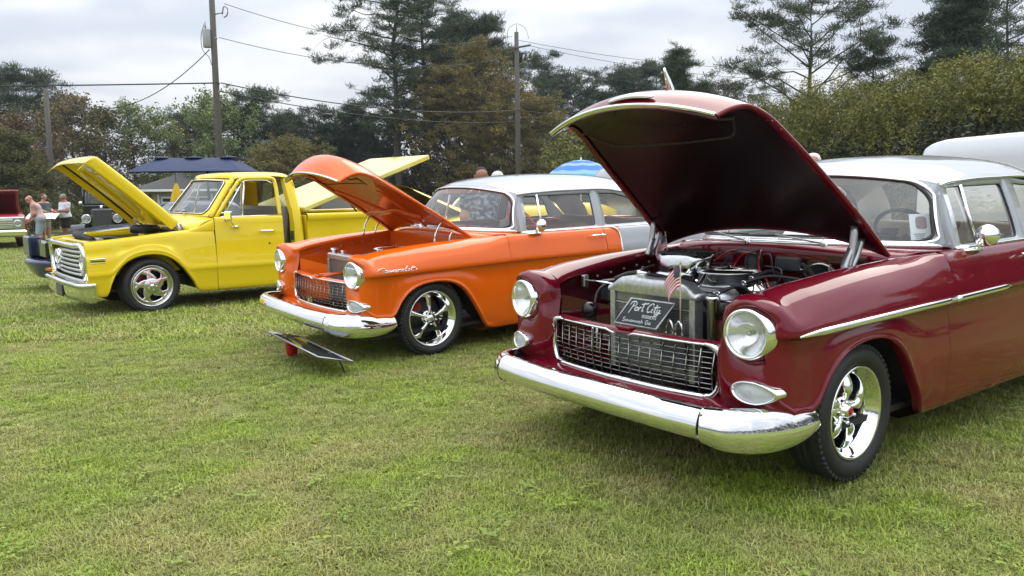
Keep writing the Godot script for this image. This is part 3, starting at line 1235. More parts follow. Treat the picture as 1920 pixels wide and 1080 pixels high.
		window_cell(root, [[-1.662, 1.036], [-1.702, 1.340], [zb + 0.060, 1.346], [zb + 0.075, 1.040]], [[-1.605, 1.012], [-1.640, drip_y(-1.64)], [zb, drip_y(zb)], [zb, 1.012]], s, W, 0.03)
		if c.doors.size() > 1:
			window_cell(root, [[zb - 0.09, 1.040], [zb - 0.09, 1.346], [-3.02, 1.315], [-3.24, 1.05]], [[zb, 1.012], [zb, drip_y(zb)], [-3.12, drip_y(-3.12)], [-3.60, 1.012]], s, W, 0.04, "rear_window_pane")
		else:
			window_cell(root, [[zb - 0.055, 1.040], [zb - 0.055, 1.345], [-2.86, 1.340], [-3.06, 1.290], [-3.17, 1.225], [-3.30, 1.045]], [[zb, 1.012], [zb, drip_y(zb)], [-2.86, drip_y(-2.86)], [-3.06, drip_y(-3.06)], [-3.22, drip_y(-3.22)], [-3.60, 1.012]], s, W, 0.03, "rear_window_pane")
		var vb := gh(-1.845, 1.03, 0.004)
		var vt := gh(-1.862, 1.345, 0.004)
		mk("vent_post", MB.new().tube(V([[vb.x * s, vb.y, vb.z], [vt.x * s, vt.y, vt.z]]), 0.012, 6), M.chrome, root)
		# headlight, parking light
		headlight(root, hl_center(s) + Vector3(0.004 * s, 0, 0.012), 0.094, Basis(Vector3.UP, 0.10 * s))
		parking_light(root, s)
		# mirror on the driver's door
		if left:
			var mm := Node3D.new()
			mm.name = "door_mirror"
			root.add_child(mm, true)
			mk("mirror_foot", MB.new().tube(cr(V([[0.862, 1.008, -1.64], [0.88, 1.012, -1.72], [0.884, 1.008, -1.80]]), 3), PackedFloat32Array([0.012, 0.02, 0.026, 0.028, 0.024, 0.018, 0.01]), 8, false, true, Vector2(1, 0.45)), M.chrome, mm)
			mk("mirror_stalk", MB.new().tube(cr(V([[0.882, 1.012, -1.72], [0.90, 1.04, -1.725], [0.918, 1.075, -1.745]]), 3), 0.010, 8), M.chrome, mm)
			mk("mirror_head", MB.new().lathe([[0.0, 0.034], [0.018, 0.030], [0.038, 0.018], [0.054, 0.0], [0.058, -0.018], [0.055, -0.022]], 28, Basis(Vector3.UP, 0.30), Vector3(0.925, 1.083, -1.74)), M.chrome, mm)
			mk("mirror_glass", MB.new().lathe([[0.0, -0.02], [0.054, -0.02]], 24, Basis(Vector3.UP, 0.30), Vector3(0.925, 1.083, -1.74)), M.polished, mm)
		# hinges and props of the hood
		for q: Array in c.props:
			var w: PackedVector3Array = cr(V(q), 4)
			for i in w.size():
				w[i].x *= s
			mk("hood_hinge", MB.new().tube(w, 0.011 if c.two_tone else 0.021, 8, false, true, Vector2(1, 0.7)), M.polished if c.two_tone else M.steel, root)
	for s: float in [-1.0, 1.0]:
		var sp := []
		for i in 9:
			var a := ws_pt(1.0, i / 8.0)
			var b := gh(lerpf(-1.605, -1.640, i / 8.0), lerpf(1.012, drip_y(-1.64), i / 8.0))
			sp.append(PackedVector3Array([Vector3(a.x * s, a.y, a.z), Vector3(lerpf(a.x, b.x, 0.55) * s + 0.012 * s, lerpf(a.y, b.y, 0.5), lerpf(a.z, b.z, 0.5) + 0.004), Vector3(b.x * s, b.y, b.z)]))
		mk("screen_pillar", MB.new().grid(net(sp, 1, 3)), W, root)
	# ----- front of the body
	var val := []
	for x in [-0.90, -0.72, -0.5, -0.25, 0.0, 0.25, 0.5, 0.72, 0.90]:
		var dz: float = 0.012 - 0.17 * x * x if absf(x) < 0.6 else lerpf(-0.05, -0.14, (absf(x) - 0.6) / 0.3)
		val.append(PackedVector3Array([Vector3(x, 0.452, dz - 0.01), Vector3(x, 0.442, dz + 0.04), Vector3(x, 0.425, dz + 0.10), Vector3(x, 0.39, dz + 0.125), Vector3(x, 0.33, dz + 0.10)]))
	mk("valance", MB.new().grid(net(val, 3, 3)), P, root)
	# hood latch panel above the grille and the tray behind it
	var lt := []
	for x in [-0.56, -0.3, 0.0, 0.3, 0.56]:
		var dz: float = 0.006 - 0.17 * x * x
		lt.append(PackedVector3Array([Vector3(x, 0.676, dz), Vector3(x, 0.690, dz - 0.012), Vector3(x, 0.690, dz - 0.06), Vector3(x, 0.66, dz - 0.075)]))
	mk("latch_panel", MB.new().grid(net(lt, 2, 2)), P, root)
	mk("latch_plate", MB.new().box(Vector3(0.01, 0.70, -0.02), Vector3(0.10, 0.016, 0.05), 0.005), P, root)
	chevy_grille(root)
	bumper_front(root, M.chrome)
	for s: float in [-1.0, 1.0]:
		mk("baffle_panel", MB.new().grid([PackedVector3Array([Vector3(0.57 * s, 0.80, -0.10), Vector3(0.60 * s, 0.45, -0.08)]), PackedVector3Array([Vector3(0.36 * s, 0.74, -0.27), Vector3(0.36 * s, 0.42, -0.27)])]), c.bay, root)
	# ----- cowl
	var cw := []
	for u in [0.0, 0.32, 0.58, 0.79, 0.92, 1.0]:
		var w := ws_pt(u, 0.0)
		var xf: float = [0.0, 0.27, 0.50, 0.66, 0.745, 0.75][int(round(u * 5.0)) if u == 0.0 or u == 1.0 else [0.0, 0.32, 0.58, 0.79, 0.92].find(u)]
		var zf: float = [-1.09, -1.10, -1.13, -1.18, -1.24, -1.395][[0.0, 0.32, 0.58, 0.79, 0.92, 1.0].find(u)]
		var yf: float = [1.028, 1.026, 1.015, 1.002, 0.99, 1.005][[0.0, 0.32, 0.58, 0.79, 0.92, 1.0].find(u)]
		var mid := Vector3(lerpf(xf, w.x, 0.5), lerpf(yf, w.y, 0.5) + 0.012, lerpf(zf, w.z, 0.5))
		if u == 1.0:
			w = Vector3(0.85, 1.014, -1.60)
			mid = Vector3(0.82, 1.013, -1.48)
		cw.append(PackedVector3Array([Vector3(xf, yf - 0.05, zf + 0.006), Vector3(xf, yf, zf), mid, w + Vector3(0, -0.004, 0)]))
	var cwl := []
	for i in range(cw.size() - 1, 0, -1):
		cwl.append(mir(cw[i]))
	cwl.append_array(cw)
	mk("cowl", MB.new().grid(net(cwl, 4, 3)), P, root)
	# corner between wing, door and screen pillar
	for s: float in [-1.0, 1.0]:
		var pr := PackedVector3Array([Vector3(0.75 * s, 1.005, -1.398), Vector3(0.80 * s, 1.009, -1.4), Vector3(0.835 * s, 1.004, -1.40)])
		var pr2 := PackedVector3Array([Vector3(0.785 * s, 1.016, -1.58), Vector3(0.82 * s, 1.017, -1.60), Vector3(0.855 * s, 1.014, -1.60)])
		mk("cowl_corner", MB.new().grid([pr, pr2]), P, root)
	# firewall and bay floor
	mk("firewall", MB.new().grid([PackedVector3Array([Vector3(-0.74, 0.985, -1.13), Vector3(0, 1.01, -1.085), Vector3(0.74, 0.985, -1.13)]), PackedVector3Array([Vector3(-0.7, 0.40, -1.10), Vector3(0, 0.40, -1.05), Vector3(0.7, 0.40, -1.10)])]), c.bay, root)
	mk("floor_pan", MB.new().box(Vector3(0, 0.27, -2.2), Vector3(1.66, 0.03, 4.2)), M.black, root)
	# ----- roof
	var fr := [0.0, 0.25, 0.5, 0.72, 0.88, 0.97, 1.0]
	var hp := [0.0, 0.035, 0.15, 0.36, 0.66, 0.89, 1.0]
	var rr := []
	for q in [[1.434, -1.497, 0.692, 1.354, -1.660], [1.470, -1.57, 0.700, 1.367, -1.73], [1.512, -1.78, 0.706, 1.380, -1.95], [1.536, -2.15, 0.708, 1.388, -2.3], [1.540, -2.6, 0.708, 1.388, -2.65], [1.524, -3.0, 0.704, 1.353, -3.0], [1.490, -3.3, 0.705, 1.290, -3.19], [1.440, -3.52, 0.722, 1.20, -3.32]]:
		var r := PackedVector3Array()
		for j in fr.size():
			r.append(Vector3(q[2] * fr[j], lerpf(q[0], q[3], hp[j]), lerpf(q[1], q[4], pow(fr[j], 2.0 if q[1] > -1.6 else 1.6))))
		if q[1] > -1.5:
			for j in fr.size():
				var e := ws_pt(fr[j], 1.0)
				r[j] = Vector3(e.x, e.y + 0.002, e.z)
		rr.append(both(r))
	mk("roof", MB.new().grid(net(rr, 4, 3)), W, root)
	# headlining
	var hl := []
	for q in [[1.425, -1.54, 0.67], [1.505, -2.0, 0.68], [1.51, -2.7, 0.68], [1.42, -3.45, 0.66]]:
		hl.append(both(PackedVector3Array([Vector3(0, q[0], q[1]), Vector3(q[2] * 0.6, q[0] - 0.03, q[1] - 0.03), Vector3(q[2], 1.345, q[1] - 0.08)])))
	mk("headlining", MB.new().grid(net(hl, 3, 2)), c.lining, root)
	# rear pillars, rear screen, boot
	for s: float in [-1.0, 1.0]:
		var cp := [PackedVector3Array([Vector3(0.722 * s, 1.20, -3.32), Vector3(0.70 * s, 1.26, -3.36), Vector3(0.60 * s, 1.35, -3.45)]), PackedVector3Array([Vector3(0.775 * s, 1.10, -3.46), Vector3(0.75 * s, 1.14, -3.58), Vector3(0.66 * s, 1.17, -3.72)]), PackedVector3Array([Vector3(0.82 * s, 1.015, -3.6), Vector3(0.80 * s, 1.02, -3.72), Vector3(0.72 * s, 1.025, -3.86)])]
		mk("rear_pillar", MB.new().grid(net(cp, 3, 3)), W, root)
	var rg := []
	for q in [[0.60, 1.35, -3.45, 1.438, -3.525], [0.66, 1.17, -3.72, 1.24, -3.83], [0.72, 1.025, -3.86, 1.04, -4.06]]:
		rg.append(both(PackedVector3Array([Vector3(0, q[3], q[4]), Vector3(q[0] * 0.5, lerpf(q[3], q[1], 0.25), lerpf(q[4], q[2], 0.25)), Vector3(q[0], q[1], q[2])])))
	mk("rear_screen", MB.new().grid(net(rg, 4, 3)), M.glass, root)
	var bt := []
	for q in [[1.035, -3.86, -4.06], [1.03, -4.1, -4.2], [1.01, -4.4, -4.45], [0.965, -4.6, -4.7], [0.80, -4.68, -4.80], [0.5, -4.70, -4.80]]:
		bt.append(both(PackedVector3Array([Vector3(0, q[0], q[2]), Vector3(0.4, q[0] - 0.008, lerpf(q[2], q[1], 0.3)), Vector3(0.72, q[0] - 0.025, q[1]), Vector3(0.82 if q[1] > -4.3 else 0.78, q[0] - 0.03, q[1] + 0.02)])))
	mk("boot_lid", MB.new().grid(net(bt, 3, 3)), P, root)
	mk("rear_bumper", MB.new().tube(cr(V([[-0.92, 0.45, -4.3], [-0.90, 0.45, -4.7], [-0.5, 0.45, -4.88], [0.5, 0.45, -4.88], [0.90, 0.45, -4.7], [0.92, 0.45, -4.3]]), 5), 0.075, 10, false, true, Vector2(0.5, 1.0)), M.chrome, root)
	# ----- screen and wipers
	windscreen(root, W)
	var sill := PackedVector3Array()
	for j in 31:
		sill.append(ws_pt(j / 15.0 - 1.0, 0.015, 0.006))
	mk("screen_sill", MB.new().tube(sill, 0.016, 8), M.chrome, root)
	for u in [-0.12, 0.42]:
		var pv := ws_pt(u, 0.0, 0.03)
		var p1 := ws_pt(u - 0.33, 0.10, 0.035)
		var p2 := ws_pt(u - 0.55, 0.085, 0.022)
		var p3 := ws_pt(u - 0.02, 0.10, 0.022)
		var wp := mk("wiper", MB.new().tube(PackedVector3Array([pv, p1]), 0.005, 6), M.steel, root)
		mk("wiper_blade", MB.new().tube(cr(PackedVector3Array([p2, ws_pt(u - 0.28, 0.10, 0.024), p3]), 4), 0.006, 6), M.black, wp)
		mk("wiper_pivot", MB.new().lathe([[0.0, 0.02], [0.012, 0.018], [0.018, -0.02]], 12, Basis(Vector3.RIGHT, -PI / 3), pv), M.chrome, wp)
	# ----- inside
	var dash := []
	for x in [-0.74, -0.4, 0.0, 0.4, 0.74]:
		var z := -1.32 - 0.42 * pow(absf(x) / 0.74, 2.2)
		dash.append(PackedVector3Array([Vector3(x, 1.022, z + 0.03), Vector3(x, 1.03, z - 0.12), Vector3(x, 1.015, -1.80), Vector3(x, 0.95, -1.83), Vector3(x, 0.78, -1.78), Vector3(x, 0.6, -1.6)]))
	mk("dashboard", MB.new().grid(net(dash, 3, 3)), c.dash, root)
	var sw := Node3D.new()
	sw.name = "steering_wheel"
	root.add_child(sw, true)
	sw.position = Vector3(0.38, 1.045, -1.98)
	sw.rotation.x = 0.55
	var ring := PackedVector3Array()
	for j in 36:
		ring.append(Vector3(cos(TAU * j / 36.0), sin(TAU * j / 36.0), 0) * 0.19)
	mk("wheel_rim", MB.new().tube(ring, 0.012, 8, true), c.wheel_rim, sw)
	mk("horn_ring", MB.new().tube(V([[-0.185, 0.02, 0], [-0.05, 0.0, 0.02], [0.05, 0.0, 0.02], [0.185, 0.02, 0]]), 0.010, 6), c.wheel_rim, sw)
	mk("steering_column", MB.new().tube(V([[0, 0, 0], [0, -0.03, 0.35]]), 0.025, 8), c.wheel_rim, sw)
	for q in [[-2.35, 1.05, "front_seat"], [-3.22, 1.06, "rear_seat"]]:
		var zz: float = q[0]
		var seat := Node3D.new()
		seat.name = q[2]
		root.add_child(seat, true)
		var back := []
		for x in [-0.70, -0.66, -0.36, -0.02, 0.0, 0.02, 0.36, 0.66, 0.70]:
			var d := 0.02 if absf(x) < 0.01 or absf(x) > 0.68 else 0.0
			back.append(PackedVector3Array([Vector3(x, 0.5, zz - 0.02 - d), Vector3(x, 0.75, zz - 0.06 - d), Vector3(x, 0.98, zz - 0.115 - d), Vector3(x, q[1] - d, zz - 0.15), Vector3(x, q[1] - 0.01 - d, zz - 0.21), Vector3(x, 0.95, zz - 0.235), Vector3(x, 0.5, zz - 0.18)]))
		mk("seat_back", MB.new().grid(net(back, 3, 3)), c.seat, seat)
		if c.insert:
			var ins := []
			for x in [-0.24, -0.2, 0.0, 0.2, 0.24]:
				ins.append(PackedVector3Array([Vector3(x, 0.75, zz - 0.052), Vector3(x, 0.98, zz - 0.107), Vector3(x, q[1] + 0.006, zz - 0.148), Vector3(x, q[1] - 0.003, zz - 0.215), Vector3(x, 0.94, zz - 0.242)]))
			mk("seat_insert", MB.new().grid(net(ins, 2, 3)), c.insert, seat)
		mk("seat_cushion", MB.new().box(Vector3(0, 0.52, zz + 0.26), Vector3(1.36, 0.16, 0.55), 0.05), c.seat, seat)
	for s: float in [-1.0, 1.0]:
		mk("door_card", MB.new().grid([PackedVector3Array([Vector3(0.815 * s, 1.012, -1.65), Vector3(0.835 * s, 0.7, -1.65), Vector3(0.83 * s, 0.3, -1.65)]), PackedVector3Array([Vector3(0.815 * s, 1.012, -3.5), Vector3(0.835 * s, 0.7, -3.5), Vector3(0.83 * s, 0.3, -3.5)])]), c.card, root)
	mk("parcel_shelf", MB.new().grid([PackedVector3Array([Vector3(-0.75, 1.0, -3.4), Vector3(0.75, 1.0, -3.4)]), PackedVector3Array([Vector3(-0.7, 1.0, -4.0), Vector3(0.7, 1.0, -4.0)])]), c.card, root)
	# ----- wheels
	for s: float in [1.0, -1.0]:
		spoke_wheel(root, c.tyre, c.rim, c.wheel, Vector3((0.878 - c.wheel.width * 0.5) * s, c.tyre + c.wheel_up + 0.012, AX), s, c.steer)
		spoke_wheel(root, c.tyre, c.rim, c.wheel, Vector3(0.765 * s, c.tyre + c.wheel_up - 0.01, RX), s)
	return root

# ---------------------------------------------------------------- vehicles in place
var red_car: Node3D
var orange_car: Node3D

func build_vehicles():
	var torque := {"kind": "torque", "width": 0.21, "dish": 0.055, "rim_mat": M.chrome, "cap": M.polished, "phase": 0.30}
	var knob := {"kind": "knob", "width": 0.195, "dish": 0.062, "rim_mat": M.chrome, "cap": M.caliper, "phase": 0.15}
	red_car = chevy({"called": "sedan_car", "label": "dark red sedan with white roof, raised hood and chrome bumper nearest the camera", "at": Vector3(0.548, -0.022, -3.805), "turn": 0.630 - PI / 2, "roll": 0.011,
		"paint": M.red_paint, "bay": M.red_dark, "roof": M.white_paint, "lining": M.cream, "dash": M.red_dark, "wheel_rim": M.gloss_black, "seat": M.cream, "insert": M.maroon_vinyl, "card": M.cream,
		"doors": [[-1.405, -2.405], [-2.412, -3.06]], "pillar": -2.44, "two_tone": false, "ornament": true, "tyre": 0.320, "rim": 0.218, "wheel": knob, "wheel_up": 0.003, "steer": 0.03,
		"props": [[[0.66, 0.955, -0.885], [0.665, 1.05, -0.91], [0.665, 1.165, -0.93]], [[0.66, 0.955, -0.90], [0.66, 1.02, -0.955], [0.665, 1.10, -0.99]], [[0.655, 0.96, -0.86], [0.655, 1.0, -0.88], [0.66, 1.06, -0.915]]]})
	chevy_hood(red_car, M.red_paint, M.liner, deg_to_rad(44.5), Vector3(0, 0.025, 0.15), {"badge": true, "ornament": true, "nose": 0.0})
	orange_car = chevy({"called": "sedan_car", "label": "orange two door sedan with white roof and rear quarter, hood raised", "at": Vector3(-1.686, -0.066, -6.711), "turn": 0.649 - PI / 2, "roll": -0.011,
		"paint": M.orange_paint, "bay": M.orange_paint, "roof": M.white_paint, "lining": M.orange_paint, "dash": M.orange_paint, "wheel_rim": M.orange_paint, "seat": M.taupe, "insert": null, "card": M.taupe,
		"doors": [[-1.405, -2.566]], "pillar": -2.59, "two_tone": true, "ornament": false, "tyre": 0.315, "rim": 0.232, "wheel": torque, "wheel_up": 0.04, "steer": 0.05,
		"props": [[[0.66, 0.965, -0.80], [0.66, 1.03, -0.805], [0.66, 1.10, -0.835], [0.66, 1.16, -0.884]], [[0.68, 0.975, -0.935], [0.68, 1.03, -0.945], [0.68, 1.075, -0.98], [0.68, 1.10, -1.009]]]})
	chevy_hood(orange_car, M.orange_paint, M.orange_paint, deg_to_rad(37.0), Vector3(0, -0.005, 0.11), {"badge": false, "ornament": false, "nose": 0.045})
	red_trim()
	red_engine()
	orange_engine()
	truck()
	far_vehicles()

func red_trim():
	for s: float in [1.0, -1.0]:
		var p := PackedVector3Array()
		var r := PackedFloat32Array()
		for i in 17:
			var f := i / 16.0
			p.append(Vector3(0.946 * s, lerpf(0.770, 0.786, f), lerpf(-0.075, -1.385, f)))
			r.append(0.016 * minf(1.0, 0.25 + f * 6.0))
		mk("side_spear", MB.new().tube(p, r, 10, false, true, Vector2(0.6, 1.0)), M.chrome, red_car)
		p = PackedVector3Array()
		r = PackedFloat32Array()
		for i in 17:
			var f := i / 16.0
			p.append(Vector3(0.945 * s, lerpf(0.786, 0.796, f), lerpf(-1.40, -2.02, f)))
			r.append(0.016 * minf(1.0, 0.25 + (1.0 - f) * 6.0))
		mk("side_spear", MB.new().tube(p, r, 10, false, true, Vector2(0.6, 1.0)), M.chrome, red_car)
	# script badge on the orange wing
	var pl := func(q: Vector3) -> Vector3:
		var z := -0.112 - q.x * 0.345
		return Vector3(0.934 + 0.004, 0.789 + q.y * 0.042 - 0.002 * q.x, z)
	var st := [
		[[0.13, 0.95], [0.07, 0.9], [0.0, 0.35], [0.03, 0.0], [0.12, 0.0], [0.22, 0.2], [0.60, 0.16]],
		[[0.16, 1.0], [0.17, 0.5], [0.165, 0.05], [0.20, 0.5], [0.235, 0.45], [0.24, 0.05], [0.28, 0.2], [0.315, 0.4], [0.295, 0.5], [0.28, 0.25], [0.31, 0.05], [0.36, 0.4], [0.375, 0.05], [0.41, 0.5], [0.44, 0.4], [0.47, 0.5], [0.445, 0.25], [0.45, 0.05], [0.48, 0.05], [0.50, 0.5], [0.51, 0.05], [0.545, 0.5], [0.58, 0.45], [0.585, 0.05], [0.62, 0.25], [0.66, 0.45], [0.635, 0.5], [0.62, 0.2], [0.66, 0.03], [0.72, 0.5], [0.75, 1.0], [0.73, 0.9], [0.725, 0.1], [0.78, 0.2], [0.82, 0.45], [0.795, 0.5], [0.785, 0.2], [0.82, 0.03], [0.87, 0.5], [0.90, 1.0], [0.89, 0.1], [0.93, 0.05], [1.0, 0.4]],
		[[0.84, 0.62], [0.97, 0.68]]]
	mk("script_badge", script_stroke(st, pl, 0.0038), M.chrome, orange_car)

func radiator(root: Node3D, z: float, hw: float, y0: float, y1: float, tank: float, big: bool):
	var r := Node3D.new()
	r.name = "radiator"
	root.add_child(r, true)
	var tk := MB.new()
	if big:
		var rows := []
		for x in [-hw - 0.012, -hw + 0.01, -hw + 0.07, 0.0, hw - 0.07, hw - 0.01, hw + 0.012]:
			var e: float = clampf((hw - absf(x)) / 0.07, 0.0, 1.0)
			var t: float = y1 + tank * (0.45 + 0.55 * e) + 0.008 * (1.0 - absf(x) / hw)
			rows.append(PackedVector3Array([Vector3(x, y1, z + 0.036), Vector3(x, t - 0.022, z + 0.040), Vector3(x, t - 0.005, z + 0.028), Vector3(x, t, z), Vector3(x, t - 0.006, z - 0.05), Vector3(x, y1, z - 0.06)]))
		var g := net(rows, 3, 2)
		tk.grid(g)
		tk.fan(g[0])
		tk.fan(g[g.size() - 1])
	else:
		tk.box(Vector3(0, y1 + tank * 0.5, z), Vector3(hw * 2, tank, 0.07), 0.01)
	mk("radiator_tank", tk, M.alum, r)
	mk("radiator_core", MB.new().box(Vector3(0, (y0 + y1) * 0.5, z - 0.012), Vector3(hw * 2 - 0.05, y1 - y0, 0.04)), M.dark_steel if big else M.steel, r)
	var fin := MB.new()
	var n := 44
	for i in n:
		var y := lerpf(y0, y1 - (0.06 if big else 0.01), i / (n - 1.0))
		fin.box(Vector3(0, y, z + 0.012), Vector3(hw * 2 - 0.06, 0.0022, 0.016))
	if big:
		for i in 70:
			fin.box(Vector3(lerpf(-hw + 0.03, hw - 0.03, i / 69.0), y1 - 0.026, z + 0.012), Vector3(0.003, 0.044, 0.016))
		for s: float in [-1.0, 1.0]:
			fin.box(Vector3(s * 0.04 * 0.0, y1 - 0.055, z + 0.014), Vector3(hw * 2 - 0.05, 0.006, 0.02))
			break
	mk("radiator_fin", fin, M.alum, r).set_meta("kind", "stuff")
	for s: float in [-1.0, 1.0]:
		mk("radiator_side", MB.new().box(Vector3(s * (hw - 0.014), (y0 + y1) * 0.5 - 0.01, z + 0.004), Vector3(0.034, y1 - y0 + 0.02, 0.066), 0.004), M.alum, r)
	mk("filler_cap", MB.new().lathe([[0.0, 0.05], [0.03, 0.048], [0.034, 0.038], [0.034, 0.03], [0.022, 0.026], [0.022, -0.01]], 20, Basis(Vector3.RIGHT, -PI / 2), Vector3(-0.10 if big else -0.30, y1 + tank - 0.008, z - 0.02)), M.chrome, r)
	if not big:
		mk("filler_cap", MB.new().lathe([[0.0, 0.04], [0.02, 0.038], [0.022, 0.03], [0.016, 0.026], [0.016, -0.01]], 20, Basis(Vector3.RIGHT, -PI / 2), Vector3(-0.12, y1 + tank - 0.008, z - 0.02)), M.chrome, r)

func red_engine():
	var root := red_car
	radiator(root, -0.235, 0.288, 0.45, 0.84, 0.075, true)
	var en := Node3D.new()
	en.name = "engine"
	root.add_child(en, true)
	mk("engine_block", MB.new().box(Vector3(0, 0.60, -0.74), Vector3(0.46, 0.34, 0.56), 0.03), M.black, en)
	for s: float in [-1.0, 1.0]:
		mk("valve_cover", MB.new().box(Vector3(0.21 * s, 0.80, -0.74), Vector3(0.13, 0.085, 0.50), 0.025, Basis(Vector3(0, 0, 1), -0.5 * s)), M.chrome, en)
		mk("exhaust_header", MB.new().tube(cr(V([[0.24 * s, 0.72, -0.55], [0.34 * s, 0.70, -0.56], [0.38 * s, 0.55, -0.6]]), 4), 0.022, 8), M.steel, en)
		mk("ignition_lead", MB.new().tube(cr(V([[0.10 * s, 0.93, -1.0], [0.24 * s, 0.92, -0.95], [0.30 * s, 0.83, -0.8], [0.29 * s, 0.74, -0.7]]), 5), 0.006, 6), M.black, en)
	mk("intake_manifold", MB.new().box(Vector3(0, 0.80, -0.74), Vector3(0.26, 0.07, 0.42), 0.02), M.alum, en)
	# the shiny duct on the passenger's side of the bay
	var rows := []
	for q in [[0.845, -0.42, -0.16, -0.64, 0.05], [0.875, -0.43, -0.15, -0.66, 0.10], [0.89, -0.40, -0.17, -0.68, 0.12], [0.93, -0.40, -0.13, -0.68, 0.14], [0.985, -0.40, -0.115, -0.69, 0.14], [0.998, -0.385, -0.125, -0.70, 0.13]]:
		var x0: float = q[1]
		var x1: float = q[2]
		var z0: float = q[3]
		var d: float = q[4]
		var y: float = q[0]
		rows.append(PackedVector3Array([Vector3(x0, y, z0), Vector3(lerpf(x0, x1, 0.35), y - 0.004, z0 + 0.02), Vector3(lerpf(x0, x1, 0.7), y + 0.003, z0 + 0.012), Vector3(x1, y, z0 + 0.004), Vector3(x1 + 0.004, y, z0 - d), Vector3(x0, y, z0 - d)]))
	var g := net(rows, 4, 3)
	var ib := MB.new().grid(g, true)
	ib.fan(g[g.size() - 1])
	mk("intake_duct", ib, M.polished, en)
	mk("duct_lid", MB.new().box(Vector3(-0.255, 1.004, -0.76), Vector3(0.30, 0.012, 0.16), 0.004), M.black, en)
	for x in [-0.36, -0.2, -0.15]:
		mk("duct_clip", MB.new().tube(cr(V([[x, 1.005, -0.70], [x + 0.03, 1.025, -0.72], [x + 0.07, 1.02, -0.75]]), 3), 0.006, 6), M.black, en)
	mk("air_cleaner", MB.new().lathe([[0.0, 0.022], [0.008, 0.022], [0.012, 0.008], [0.12, 0.006], [0.155, 0.002], [0.172, -0.008], [0.174, -0.014], [0.166, -0.018], [0.166, -0.018]], 48, Basis(Vector3.RIGHT, -PI / 2), Vector3(0.015, 0.925, -0.80)), M.polished, en)
	mk("filter_element", MB.new().lathe([[0.163, -0.016], [0.160, -0.03], [0.163, -0.045], [0.160, -0.058], [0.163, -0.072], [0.163, -0.076]], 72, Basis(Vector3.RIGHT, -PI / 2), Vector3(0.015, 0.925, -0.80)), M.dark_steel, en)
	mk("cleaner_base", MB.new().lathe([[0.176, -0.072], [0.178, -0.080], [0.14, -0.092], [0.05, -0.095]], 40, Basis(Vector3.RIGHT, -PI / 2), Vector3(0.015, 0.925, -0.80)), M.chrome, en)
	mk("radiator_hose", MB.new().tube(cr(V([[0.06, 0.875, -0.29], [0.05, 0.90, -0.38], [0.02, 0.885, -0.48], [0.0, 0.83, -0.54]]), 5), 0.026, 10), M.black, en)
	mk("fuel_line", MB.new().tube(cr(V([[0.10, 0.86, -0.44], [0.09, 0.90, -0.50], [0.06, 0.915, -0.56], [0.04, 0.885, -0.62], [0.05, 0.86, -0.66]]), 5), 0.011, 8), M.polished, en)
	mk("heater_hose", MB.new().tube(cr(V([[-0.36, 0.885, -0.30], [-0.30, 0.915, -0.36], [-0.20, 0.91, -0.42], [-0.12, 0.88, -0.52]]), 5), 0.013, 8), M.black, en)
	mk("coolant_tank", MB.new().lathe([[0.0, 0.262], [0.034, 0.260], [0.036, 0.245], [0.029, 0.240], [0.029, 0.0], [0.0, 0.0]], 24, Basis(Vector3.RIGHT, -PI / 2), Vector3(0.352, 0.60, -0.26)), M.polished, en)
	mk("brace_rod", MB.new().tube(V([[-0.60, 0.862, -0.30], [-0.32, 0.862, -0.27]]), 0.007, 8), M.chrome, en)
	mk("rod_bracket", MB.new().box(Vector3(-0.605, 0.855, -0.30), Vector3(0.03, 0.07, 0.04), 0.006), M.steel, en)
	mk("brace_rod", MB.new().tube(V([[0.38, 0.838, -0.28], [0.60, 0.842, -0.30]]), 0.007, 8), M.chrome, en)
	mk("fluid_bottle", MB.new().box(Vector3(0.49, 0.74, -0.33), Vector3(0.10, 0.16, 0.10), 0.015), mat(0.45, 0.42, 0.20, 0.4), en)
	mk("wiring_loom", MB.new().tube(cr(V([[0.42, 0.66, -0.24], [0.44, 0.78, -0.28], [0.48, 0.86, -0.50], [0.56, 0.92, -0.86], [0.45, 0.95, -1.07]]), 5), 0.009, 6), M.black, en)
	mk("wiring_loom", MB.new().tube(cr(V([[-0.42, 0.66, -0.2], [-0.46, 0.80, -0.26], [-0.52, 0.86, -0.50], [-0.60, 0.90, -0.86]]), 5), 0.009, 6), M.black, en)
	mk("horn_unit", MB.new().lathe([[0.0, 0.03], [0.03, 0.028], [0.045, 0.01], [0.045, -0.02], [0.02, -0.04]], 18, Basis(Vector3.UP, 0.2), Vector3(-0.43, 0.72, -0.17)), M.gloss_black, en)
	for x in [-0.40, -0.365]:
		mk("cooler_pipe", MB.new().tube(V([[x, 0.50, -0.17], [x, 0.66, -0.17]]), 0.008, 8), M.polished, en)
	for k in 2:
		var x := 0.165 + 0.06 * k
		mk("hook_pipe", MB.new().tube(cr(V([[x - 0.016, 0.60, -0.165], [x - 0.016, 0.715, -0.165], [x, 0.735, -0.165], [x + 0.016, 0.715, -0.165], [x + 0.016, 0.60, -0.165]]), 5), 0.007, 8), M.polished, en)
	mk("cooler_box", MB.new().box(Vector3(0.19, 0.585, -0.165), Vector3(0.16, 0.16, 0.03), 0.006), M.dark_steel, en)
	mk("brake_booster", MB.new().lathe([[0.0, 0.12], [0.03, 0.12], [0.035, 0.05], [0.09, 0.04], [0.11, 0.0], [0.10, -0.04]], 24, Basis(), Vector3(0.42, 0.86, -1.02)), M.gloss_black, en)
	mk("battery", MB.new().box(Vector3(-0.45, 0.70, -0.95), Vector3(0.18, 0.18, 0.26), 0.01), M.black, en)
